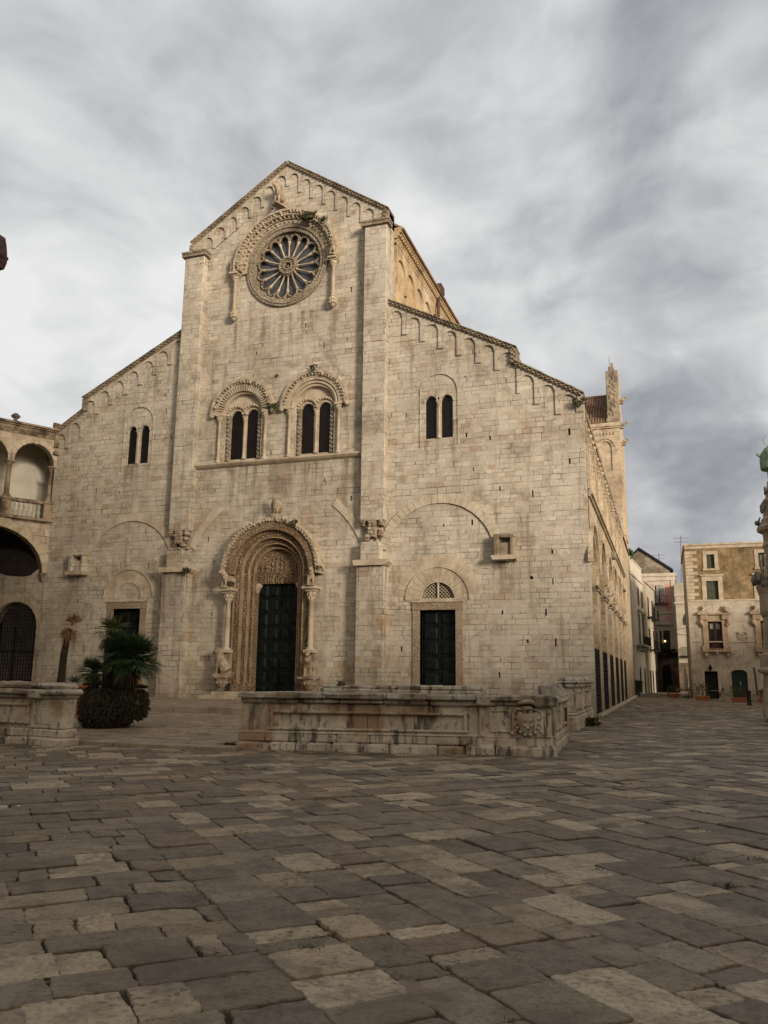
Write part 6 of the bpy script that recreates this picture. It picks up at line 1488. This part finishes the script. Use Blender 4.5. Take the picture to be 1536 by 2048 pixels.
q_ = MB(); q_.box(x0-.3, x1+.55, KY-.75, KY, z0-.22, z0-.06)
for i in range(14): xx = x0-.28+(x1-x0+.8)*i/13; q_.box(xx-.015, xx+.015, KY-.72, KY-.69, z0-.06, z0+.85)
q_.box(x0-.3, x1+.55, KY-.74, KY-.68, z0+.83, z0+.88); q_.build('balcony', plain('rusty balcony iron', (.16, .05, .04), .7), KH)
x0, x1, z0, z1 = kwin(408, 1045, 530, 1285)
q_ = MB(); pz0 = Xat(450, 985, KY)[1]; q_.prism([(x0-.35, pz0), (x1+.35, pz0), (x1+.35, pz0+.15), ((x0+x1)/2, pz0+.75), (x0-.35, pz0+.15)], KY-.3, KY); q_.box(x0-.22, x0, KY-.08, KY, z0, z1+.3); q_.box(x1, x1+.22, KY-.08, KY, z0, z1+.3); q_.box(x0, x1, KY-.08, KY, z1, z1+.3); wo = q_.build('window', M_PALEP, KH)
q_ = MB(); q_.box(x0, x1, KY-.02, KY+.02, z0, z1); q_.build('glass', M_GLASS, wo)
q_ = MB(); q_.box(x1-.55, x1, KY-.12, KY-.05, z0, z1); q_.box(x0, x0+.18, KY-.12, KY-.05, z0, z1); q_.build('shutter', M_DKGREEN, wo)
q_ = MB(); q_.box(x0+.25, x0+.45, KY-.08, KY-.05, z0+.1, z1); q_.box(x0+.75, x0+1.1, KY-.08, KY-.05, z0+.05, z0+.5); q_.build('curtain', M_CURT, wo)
q_ = MB(); q_.box(x0-1.2, x1+1.2, KY-1.0, KY, z0-.4, z0-.15)
for i in range(22): xx = x0-1.15+(x1-x0+2.3)*i/21; q_.box(xx-.02, xx+.02, KY-.97, KY-.93, z0-.15, z0+.55)
for i in range(26): q_.blob((x0-1.1+(x1-x0+2.2)*i/25, KY-.9, z0+.1+random.uniform(-.1, .35)), random.uniform(.1, .2), 6, 5, .3)
q_.build('balcony', plain('dark planted balcony', (.022, .022, .018), .9), KH)
q_ = MB(); q_.box(kx0, kx1+.3, KY-.25, KY-.02, 0, Xat(450, 1310, KY)[1]); q_.build('ground_floor', masonry('sooty rough ground floor', [(0, (.10, .075, .055)), (1, (.20, .155, .115))], h=.4, w=.7), KH)
a0, a1 = Xat(440, 1500, KY)[0], Xat(535, 1500, KY)[0]; q_ = MB(); q_.prism(archpts(a0, a1, .02, Xat(440, 1450, KY)[1], 10), KY-.3, KY-.2); q_.build('archway', M_DARK, KH)
ll = Xat(467, 1155, KY)
def emit(name, c, s):
    mt = bpy.data.materials.new(name); mt.use_nodes = True; t = mt.node_tree; t.nodes.clear(); e = t.nodes.new('ShaderNodeEmission'); o = t.nodes.new('ShaderNodeOutputMaterial'); e.inputs[0].default_value = (*c, 1); e.inputs[1].default_value = s; t.links.new(e.outputs[0], o.inputs[0]); return mt
SL = thing('hanging_lantern', (ll[0], KY-.5, ll[1]), 'small lit orange lantern hanging in front of the pink house window', 'lantern')
q_ = MB(); q_.blob((ll[0], KY-.5, ll[1]), .12, 10, 8); q_.build('glowing_globe', emit('lamp glow', (1, .55, .16), 3.5), SL)
q_ = MB(); q_.tube([(ll[0], KY-.5, ll[1]+.16), (ll[0], KY-.5, ll[1]+.7)], .025, 5); q_.lathe([(.2, .1), (.06, .24)], (ll[0], KY-.5, ll[1]), 8); q_.build('hanger', M_IRON, SL)
# rear white house with arched window
RY = 68.0
rx0, rx1 = Xat(578, 800, RY)[0], Xat(578, 800, RY)[0]+9; rt = Xat(650, 548, RY)[1]; rs = Xat(650, 675, RY)[1]; rc = Xat(650, 755, RY)[1]
RH = thing('terrace_house', (rx0+2, RY, 0), 'pale house with terrace parapet and arched window behind the palace corner', 'house')
q_ = MB(); q_.box(rx0, rx1, RY, RY+9, 0, rs); q_.box(rx0, rx1, RY+5, RY+9, rs, Xat(650, 548, RY+5)[1]); q_.build('wall', M_GREYW, RH)
q_ = MB(); q_.box(rx0-.1, rx1, RY-.12, RY+.3, rs-.08, rs+.1); q_.box(rx0-.12, rx1, RY-.15, RY, rc-.1, rc+.08); q_.build('cornice', M_WHITE, RH)
ax0 = Xat(653, 900, RY)[0]; az1 = Xat(650, 835, RY)[1]; az0 = Xat(650, 985, RY)[1]
q_ = MB(); q_.prism(archpts(ax0, ax0+2.2, az0, az1-1.1, 14), RY-.04, RY+.02); wo = q_.build('arched_window', plain('dim green glass', (.05, .06, .05), .4, spec=.5), RH)
q_ = MB(); q_.box(ax0, ax0+2.2, RY-.08, RY-.03, az1-1.15, az1-1.05); q_.box(ax0+1.05, ax0+1.15, RY-.08, RY-.03, az0, az1); q_.build('glazing_bar', M_DARK, wo)
bx0 = Xat(700, 1200, RY)[0]; bz1 = Xat(700, 1130, RY)[1]; bz0 = Xat(700, 1300, RY)[1]
q_ = MB(); q_.box(bx0, bx0+1.6, RY-.05, RY, bz0, bz1); q_.build('tall_window', M_DARK, RH)
q_ = MB(); q_.box(bx0-.8, bx0+2.5, RY-.8, RY, bz0-.2, bz0-.05)
for i in range(20): q_.box(bx0-.78+i*.165, bx0-.75+i*.165, RY-.78, RY-.75, bz0-.05, bz0+.9)
q_.box(bx0-.8, bx0+2.5, RY-.8, RY-.73, bz0+.88, bz0+.94); q_.build('balcony', M_IRON, RH)
q_ = MB(); q_.box(bx0-.9, bx0+2.5, RY-.16, RY, bz1+.5, bz1+.66); q_.build('hood_mould', M_GREYW, RH)
q_ = MB(); q_.box(rx0-.05, rx1, RY-.3, RY-.02, 0, Xat(650, 1380, RY)[1]); q_.build('ground_floor', bpy.data.materials['sooty rough ground floor'], RH)
# dark gabled roof behind
GYY = 86.0
g0, g1, g2 = Xat(100, 290, GYY), Xat(195, 200, GYY), Xat(520, 410, GYY)
GH = thing('gabled_house', (g1[0], GYY, 0), 'grey stone gable with dark sloping verge rising behind the pink house', 'house')
q_ = MB(); q_.prism([(g0[0]-1, 0), (g2[0], 0), (g2[0], g2[1]-.1), (g1[0], g1[1]-.1), (g0[0]-1, g0[1]-1.0)], GYY, GYY+8); q_.build('gable_wall', masonry('grey rubble gable', [(0, (.16, .135, .105)), (1, (.25, .21, .165))], h=.3, w=.5), GH)
q_ = MB()
def bar(q, a, b, y0, y1, th): q.prism([(a[0], a[1]), (b[0], b[1]), (b[0], b[1]+th), (a[0], a[1]+th)], y0, y1)
bar(q_, (g0[0]-1, g0[1]-1.0), g1, GYY-.3, GYY+8, .28); bar(q_, g1, (g2[0]+.4, g2[1]-.25), GYY-.3, GYY+8, .28); q_.build('verge', plain('dark verge tiles', (.035, .03, .03), .8), GH)
# aerials
def aerial(name, px, py0, py1, Y, label, n):
    a, b = onY(*zh(px, py0), Y), onY(*zh(px+8, py1), Y); q = MB(); q.tube([(b.x, Y, b.z), (a.x, Y, a.z)], .045, 5)
    for i in range(n): z = a.z-.3-i*.5; q.tube([(a.x-.9+.1*i, Y, z), (a.x+.9-.1*i, Y, z)], .025, 4)
    tag(q.build(name, plain('grey aerial metal', (.15, .15, .16), .5) if 'grey aerial metal' not in bpy.data.materials else bpy.data.materials['grey aerial metal']), label, 'aerial')
aerial('roof_aerial', 630, 60, 545, RY+6, 'tall thin mast aerial over the pale terrace house', 2)
aerial('roof_aerial', 400, 240, 320, GYY+1, 'short aerial above the dark gable', 2)
q_ = MB()
p = onY(*zh(95, 250), HY+5)
for i in range(120): q_.blob((p.x-.1+rpm.uniform(-.9, .6), HY+1+rpm.uniform(-.6, .6), ht+rpm.uniform(0, .8)), rpm.uniform(.08, .2), 5, 4, .4)
tag(q_.build('roof_plant', M_FROND), 'green roof plant on the white house parapet', 'plant')
# overhead cable
q_ = MB(); a, b = onY(*zh(330, 1020), 56), onY(*zh(735, 1010), YP+1); q_.tube([a, (a+b)/2-Vector((0, 0, .25)), b], .018, 4); tag(q_.build('overhead_cable', M_IRON), 'thin cable sagging across the lane', 'cable')
# ---- cafe terrace
def at0(x, y): return onZ(*zh(x, y), 0)
def planter(px, py, w, label, rot=0, h=.34):
    p = at0(px, py); t = thing('terracotta_planter', (p.x, p.y, 0), label, 'planter', 'terracotta planters of the terrace')
    q = MB(); q.M = Matrix.Translation((p.x, p.y, 0)) @ Matrix.Rotation(rot, 4, 'Z'); q.add([(-w*.45, -.17, .02), (w*.45, -.17, .02), (w*.45, .17, .02), (-w*.45, .17, .02), (-w*.5, -.22, h-.08), (w*.5, -.22, h-.08), (w*.5, .22, h-.08), (-w*.5, .22, h-.08)], [(0, 1, 2, 3), (4, 5, 6, 7), (0, 1, 5, 4), (1, 2, 6, 5), (2, 3, 7, 6), (3, 0, 4, 7)]); q.build('trough', M_TERRA, t)
    q = MB(); q.M = Matrix.Translation((p.x, p.y, 0)) @ Matrix.Rotation(rot, 4, 'Z'); q.bbox(-w*.53, w*.53, -.25, .25, h-.08, h, .015); q.build('rim', M_TERRA, t)
    return p
def herb(name, p, w, h, n, label, mat, dense=1.0):
    q = MB()
    for i in range(int(12*dense)):
        a = rpm.uniform(-w, w)*.45; q.tube([(p.x+a, p.y+rpm.uniform(-.1, .1), .28), (p.x+a*1.1+rpm.uniform(-.1, .1), p.y+rpm.uniform(-.15, .15), .28+h*rpm.uniform(.5, .95))], [.012, .006], 4)
    for i in range(n):
        c = Vector((p.x+rpm.uniform(-w, w)*.5, p.y+rpm.uniform(-.25, .25), .3+h*rpm.random()**.8)); t = Vector((rpm.uniform(-1, 1), rpm.uniform(-1, 1), rpm.uniform(-.2, 1))).normalized(); l_ = rpm.uniform(.08, .2); w_ = t.cross(Vector((rpm.uniform(-1, 1), 1, .2))).normalized()*.025
        q.add([c, c+t*l_*.5+w_, c+t*l_, c+t*l_*.5-w_], [(0, 1, 2, 3)])
    tag(q.build(name, mat), label, 'plant', None)
M_HERB = plain('terrace plant leaves', (.05, .065, .025), .7, c2=(.10, .085, .035), scale=4)
for px, py, w, rot, lb, hb, hh, nn in ((555, 1740, .95, .5, 'turned terracotta planter by the lane mouth, left of the wooden table', 'sparse plant in the turned planter by the lane', .75, 160), (856, 1770, 1.05, 0, 'terracotta planter in front of the black palace door', 'tall bushy plant before the black palace door', .95, 260), (1243, 1790, 1.05, 0, 'terracotta planter in front of the arched green door', 'bushy plant before the arched green door', .85, 260), (1518, 1800, .95, 0, 'terracotta planter next to the column at the right edge', 'plant in the planter at the right edge', .6, 150)):
    p = planter(px, py, w, lb, rot); herb('potted_plant', p, w, hh, nn, hb, M_HERB)
p = at0(1465, 1760); q_ = MB()
for i in range(420): c = Vector((p.x+.55*rpm.gauss(0, .45), p.y+1+.5*rpm.gauss(0, .5), .2+rpm.random()*1.25)); t = Vector((rpm.uniform(-1, 1), rpm.uniform(-1, 1), rpm.uniform(-.5, 1))).normalized(); w_ = t.cross(Vector((rpm.uniform(-1, 1), 1, .2))).normalized()*.05; q_.add([c, c+t*.1+w_, c+t*.22, c+t*.1-w_], [(0, 1, 2, 3)])
tag(q_.build('terrace_bush', M_FROND), 'dark green bush beside the right arched door', 'bush')
p = at0(172, 1725); BP = p
q_ = MB(); q_.lathe([(.30, 0), (.34, .3), (.36, .5), (.30, .5)], (p.x, p.y, 0), 12); tag(q_.build('shrub_pot', plain('dark blue grey pot', (.06, .065, .065), .6)), 'dark pot at the corner of the white house', 'pot')
q_ = MB()
for i in range(700): c = Vector((p.x+rpm.uniform(-.5, .5), p.y+rpm.uniform(-.5, .5), .45+rpm.random()*.95)); t = Vector((rpm.uniform(-1, 1), rpm.uniform(-1, 1), rpm.uniform(-.5, 1))).normalized(); w_ = t.cross(Vector((rpm.uniform(-1, 1), 1, .2))).normalized()*.045; q_.add([c, c+t*.1+w_, c+t*.2, c+t*.1-w_], [(0, 1, 2, 3)])
tag(q_.build('clipped_shrub', M_FROND), 'round dark green shrub in a pot at the white house corner', 'shrub')
def table(px, py, w, d, h, mat, label, legs='four'):
    p = at0(px, py); t = thing('cafe_table', (p.x, p.y, 0), label, 'table', 'cafe tables')
    q = MB(); q.bbox(p.x-w/2, p.x+w/2, p.y-d/2, p.y+d/2, h-.045, h, .01); q.build('tabletop', plain('pale worn table top', (.24, .17, .125), .7) if 'pale worn table top' not in bpy.data.materials else bpy.data.materials['pale worn table top'], t)
    if legs == 'four':
        for sx in (-1, 1):
            for sy in (-1, 1): q = MB(); cx_, cy_ = p.x+sx*(w/2-.07), p.y+sy*(d/2-.07); q.box(cx_-.035, cx_+.035, cy_-.035, cy_+.035, 0, h-.045); q.build('leg', mat, t)
        q = MB(); q.box(p.x-w/2+.05, p.x+w/2-.05, p.y-d/2+.05, p.y+d/2-.05, h-.14, h-.045); q.build('apron', mat, t)
    else:
        for s in (-1, 1): q = MB(); q.tube([(p.x+s*w*.4, p.y-.2, 0), (p.x-s*w*.4, p.y+.2, h-.05)], .018, 5); q.build('leg', mat, t); 
    return p
M_WOODR = plain('reddish table wood', (.15, .055, .038), .65, var=.25)
table(655, 1750, 1.05, .7, .78, M_WOODR, 'square wooden cafe table with red brown legs near the closed parasol')
table(985, 1765, .62, .6, .74, M_IRON, 'small folding table in front of the black palace door', 'x')
table(1400, 1775, .62, .6, .74, M_IRON, 'small folding table right of the dark post', 'x')
def chair(px, py, rot, label, first=[None]):
    p = at0(px, py)
    t = thing('folding_chair', (p.x, p.y, 0), label, 'chair', 'folding cafe chairs')
    B = Matrix.Translation((p.x, p.y, 0)) @ Matrix.Rotation(rot, 4, 'Z')
    q = LQ(B)
    for i in range(5): q.box(-.2, .2, -.2+i*.085, -.13+i*.085, .43, .45)
    q.build('seat', M_CHAIR, t)
    q = LQ(B)
    for i in range(3): q.box(-.2, .2, .225+i*.025, .24+i*.025, .62+i*.1, .69+i*.1)
    q.build('backrest', M_CHAIR, t)
    for s in (-.21, .21): q = LQ(B); q.tube([(s, -.22, 0), (s, .28, .86)], .014, 5); q.tube([(s, .24, 0), (s, -.2, .44)], .014, 5); q.build('leg_frame', M_CHAIR, t)
M_CHAIR = plain('dark folding chair', (.035, .022, .018), .6)
for px, py, r, lb in ((735, 1745, .6, 'dark folding chair right of the wooden table'), (770, 1735, -1.2, 'dark folding chair left of the planter before the black door'), (935, 1750, 1.2, 'dark folding chair left of the small folding table'), (1040, 1755, -1.3, 'tilted folding chair right of the small folding table'), (1370, 1770, 1.5, 'folding chair just behind the dark post'), (1440, 1790, -1.2, 'folding chair by the dark green bush')):
    chair(px, py, r, lb)
p = at0(690, 1740); PS = thing('closed_parasol', (p.x, p.y, 0), 'closed white cafe parasol standing slightly tilted in the lane mouth', 'parasol')
h0 = onY(*zh(670, 1405), p.y).z; tl = Vector((onY(*zh(670, 1405), p.y).x-p.x, 0, h0)); 
q_ = MB(); q_.tube([(p.x, p.y, 0), (p.x+tl.x, p.y, h0)], .025, 6); q_.build('pole', M_IRON, PS)
q_ = MB(); 
for i in range(8): a = 2*pi*i/8; q_.tube([(p.x+tl.x*t+r*cos(a+t*.6), p.y+r*sin(a+t*.6), h0*t) for t, r in ((.27, .08), (.45, .13), (.65, .11), (.85, .06), (.97, .02))], [.07, .085, .07, .05, .02], 6)
q_.build('canopy', plain('white parasol cloth', (.60, .57, .53), .85, var=.12), PS)
q_ = MB(); q_.bbox(p.x-.3, p.x+.3, p.y-.3, p.y+.3, 0, .1, .02); q_.build('base', M_IRON, PS)
p = at0(1345, 1820); q_ = MB(); hb = onY(*zh(1340, 1665), p.y).z; q_.lathe([(.17, 0), (.17, .06), (.13, .1), (.12, hb-.2), (.14, hb-.16), (.14, hb-.08), (.10, hb)], (p.x, p.y, 0), 12); tag(q_.build('dark_post', plain('dark brown post', (.022, .013, .011), .7)), 'dark brown bollard standing alone on the paving near the palace', 'bollard')
# ================================================================== COLUMN MONUMENT at the right edge
MY = 1.0
def mx(px, py): p = onY(px, py, MY); return p.x, p.z
axx = mx(1566, 1150)[0]
M_MON = plain('monument limestone', (.44, .375, .285), .92, c2=(.27, .215, .155), scale=1.7, bump=.8, streak=.55)
M_MOND = plain('grey weathered sculpture', (.27, .25, .23), .92, c2=(.12, .105, .09), scale=2.5, bump=1, streak=.4)
MON = thing('column_monument', (axx, MY, 0), 'tall baroque stone column with green bronze saint on top, cut by the right frame edge', 'monument')
def R_(px, py): x, z = mx(px, py); return max(.05, axx-x), z
sil = [(1536, 1462), (1536, 1440), (1528, 1436), (1529, 1348), (1519, 1345), (1517, 1340), (1523, 1333), (1521, 1310), (1528, 1306), (1528, 1235), (1525, 1231), (1522, 1225), (1520, 1190), (1518, 1186), (1513, 1172)]
prof = [R_(*s) for s in sil]; prof[0] = (prof[0][0], 0)
q_ = MB(); q_.lathe([(r*1.08, z) for r, z in prof], (axx, MY, 0), 8, False, pi/8); q_.build('lower_pedestal', M_MON, MON)
q_ = MB(); q_.lathe([R_(*s) for s in ((1530, 1186), (1527, 1180), (1528, 1110), (1526, 1098), (1522, 1092), (1526, 1084), (1524, 1068), (1513, 1063), (1511, 1056), (1520, 1050), (1520, 1040), (1525, 1036), (1524, 1010), (1522, 1004), (1525, 1000), (1530, 996), (1530, 990), (1533, 980), (1533, 964))], (axx, MY, 0), 8, False, pi/8); q_.build('shaft', M_MON, MON)
q_ = MB()
for (pa_, pb_, rr_px) in (((1528, 1425), (1528, 1350), 1529), ((1528, 1300), (1528, 1238), 1528), ((1527, 1175), (1527, 1112), 1527.5)):
    r_ = R_(rr_px, 1200)[0]*1.0; za_, zb2_ = mx(*pa_)[1], mx(*pb_)[1]
    for i in range(8):
        a = 2*pi*(i+.5)/8+pi/8; c_, s_ = cos(a), sin(a); w_ = r_*.26; d_ = r_*.96
        for t0, t1 in ((-1, -.75), (.75, 1)):
            pts = [(axx+c_*d_-s_*w_*t0, MY+s_*d_+c_*w_*t0), (axx+c_*d_-s_*w_*t1, MY+s_*d_+c_*w_*t1), (axx+c_*(d_+.05)-s_*w_*t1, MY+s_*(d_+.05)+c_*w_*t1), (axx+c_*(d_+.05)-s_*w_*t0, MY+s_*(d_+.05)+c_*w_*t0)]
            q_.prism(pts, za_, zb2_, 'xy')
q_.build('panel_mouldings', M_MON, MON)
q_ = MB(); z_ = mx(1508, 1172)[1]
for i in range(30): a = 2*pi*i/15+rpm.uniform(-.1, .1); r_ = R_(1513, 1165)[0]*rpm.uniform(.8, 1.05); q_.blob((axx+r_*cos(a), MY+r_*sin(a), z_+rpm.uniform(-.1, .35)), (rpm.uniform(.1, .2), rpm.uniform(.1, .2), rpm.uniform(.1, .24)), 7, 6, .25)
q_.build('putti_cluster', M_MOND, MON)
q_ = MB(); z_ = mx(1512, 1050)[1]; r_ = R_(1514, 1050)[0]
for i in range(4):
    a = pi/4+pi/2*i+pi/8; q_.tube([(axx+r_*.8*cos(a), MY+r_*.8*sin(a), z_-.1), (axx+r_*1.0*cos(a), MY+r_*1.0*sin(a), z_+.15), (axx+r_*.85*cos(a), MY+r_*.85*sin(a), z_+.35)], [.1, .09, .04], 6); q_.blob((axx+r_*cos(a+.15), MY+r_*sin(a+.15), z_+.1), .1, 6, 5, .3)
    a = pi+.3*i; 
q_.build('carved_ornament', M_MOND, MON); q_ = MB(); z_ = mx(1521, 1015)[1]; r_ = R_(1523, 1015)[0]
for i in range(8): a = 2*pi*i/8+pi/8; q_.blob((axx+r_*cos(a), MY+r_*sin(a), z_), (.09, .09, .22), 6, 6, .2)
q_.build('carved_ornament', M_MOND, MON); q_ = MB(); z_ = mx(1530, 982)[1]; r_ = R_(1530, 985)[0]
for i in range(6): a = 2*pi*i/6+pi/8; q_.blob((axx+r_*cos(a), MY+r_*sin(a), z_), (.1, .1, .16), 6, 6, .2)
q_.build('carved_ornament', M_MOND, MON)
# robed bronze figure
M_BRZ = plain('green copper patina', (.24, .37, .25), .65, c2=(.14, .23, .15), scale=4, bump=.5, streak=.4)
zb_, zt_ = mx(1530, 960)[1], mx(1530, 893)[1]; hh = zt_-zb_; 
q_ = MB(); q_.M = Matrix.Translation((axx, MY, zb_))
rr = R_(1520, 938)[0]
q_.lathe([(rr*.45, 0), (rr*.5, hh*.05), (rr*.5, hh*.26), (rr*.95, hh*.30), (rr*1.0, hh*.42), (rr*.92, hh*.62), (rr*.85, hh*.8), (rr*.55, hh*.95), (rr*.25, hh*1.02)], (0, 0, 0), 16)
for i in range(14): a = 2*pi*i/14; q_.tube([(rr*.9*cos(a), rr*.9*sin(a), hh*.32), (rr*.95*cos(a+.2), rr*.95*sin(a+.2), hh*.6), (rr*.6*cos(a+.35), rr*.6*sin(a+.35), hh*.92)], [.05, .04, .03], 5)
q_.blob((0, 0, hh*1.14), (.14, .16, .19), 10, 8)
q_.tube([(-rr*.7, -.05, hh*.75), (-rr*1.0, -.12, hh*.70), (-rr*1.12, -.15, hh*.74)], [.09, .07, .05], 7); q_.blob((-rr*1.15, -.15, hh*.75), (.08, .05, .05), 7, 5)
sv = remesh(q_, .035); sv.materials.clear(); sv.materials.append(M_BRZ); link('robed_figure', sv, MON)
q_ = MB(); hx_, hz_ = mx(1538, 881); q_.tube([(hx_+.22*cos(2*pi*i/24), MY, hz_+.22*sin(2*pi*i/24)) for i in range(25)], .014, 5); q_.tube([(hx_+.05, MY, hz_-.22), (axx, MY, zb_+hh*1.1)], .015, 4); q_.build('halo_ring', M_BRZ, MON)
# ================================================================== unseen blocks added behind and beside the viewer to shade the square
M_OPP = masonry('unseen block wall', CREAM, grime_amt=.6)
def unseen_block(name, x0, x1, y0, y1, h, face, label):
    t = thing(name, ((x0+x1)/2, (y0+y1)/2, 0), label, 'building')
    q = MB(); q.box(x0, x1, y0, y1, 0, h); q.build('wall', M_OPP, t)
    q = MB(); q.box(x0-.3, x1+.3, y0-.3, y1+.3, h, h+.35); q.build('cornice', M_TRIM, t)
    n = max(2, int((x1-x0 if face == 'y' else y1-y0)/4))
    for k_ in range(n):
        for z in (.2, 5, 9.5):
            if z+2.4 > h: continue
            q = MB()
            if face == 'y': c_ = x0+(x1-x0)*(k_+.5)/n; q.box(c_-.6, c_+.6, y1, y1+.08, z, z+2.3)
            else: c_ = y0+(y1-y0)*(k_+.5)/n; q.box(x0-.08, x0, c_-.6, c_+.6, z, z+2.3)
            q.build('shutter', M_GREEN, t)
unseen_block('unseen_palace', -30, 37, -74, -60, 11, 'y', 'long unseen palace added behind the viewer to shade the square')
unseen_block('shade_tower', 37.5, 58, -76, -60, SHADE_H, 'y', 'tall unseen block added behind the viewer to shade the church front')
unseen_block('unseen_town_row', 24, 36, -52, 30, 8.8, 'x', 'unseen row of houses added on the east side to shade the lower front')
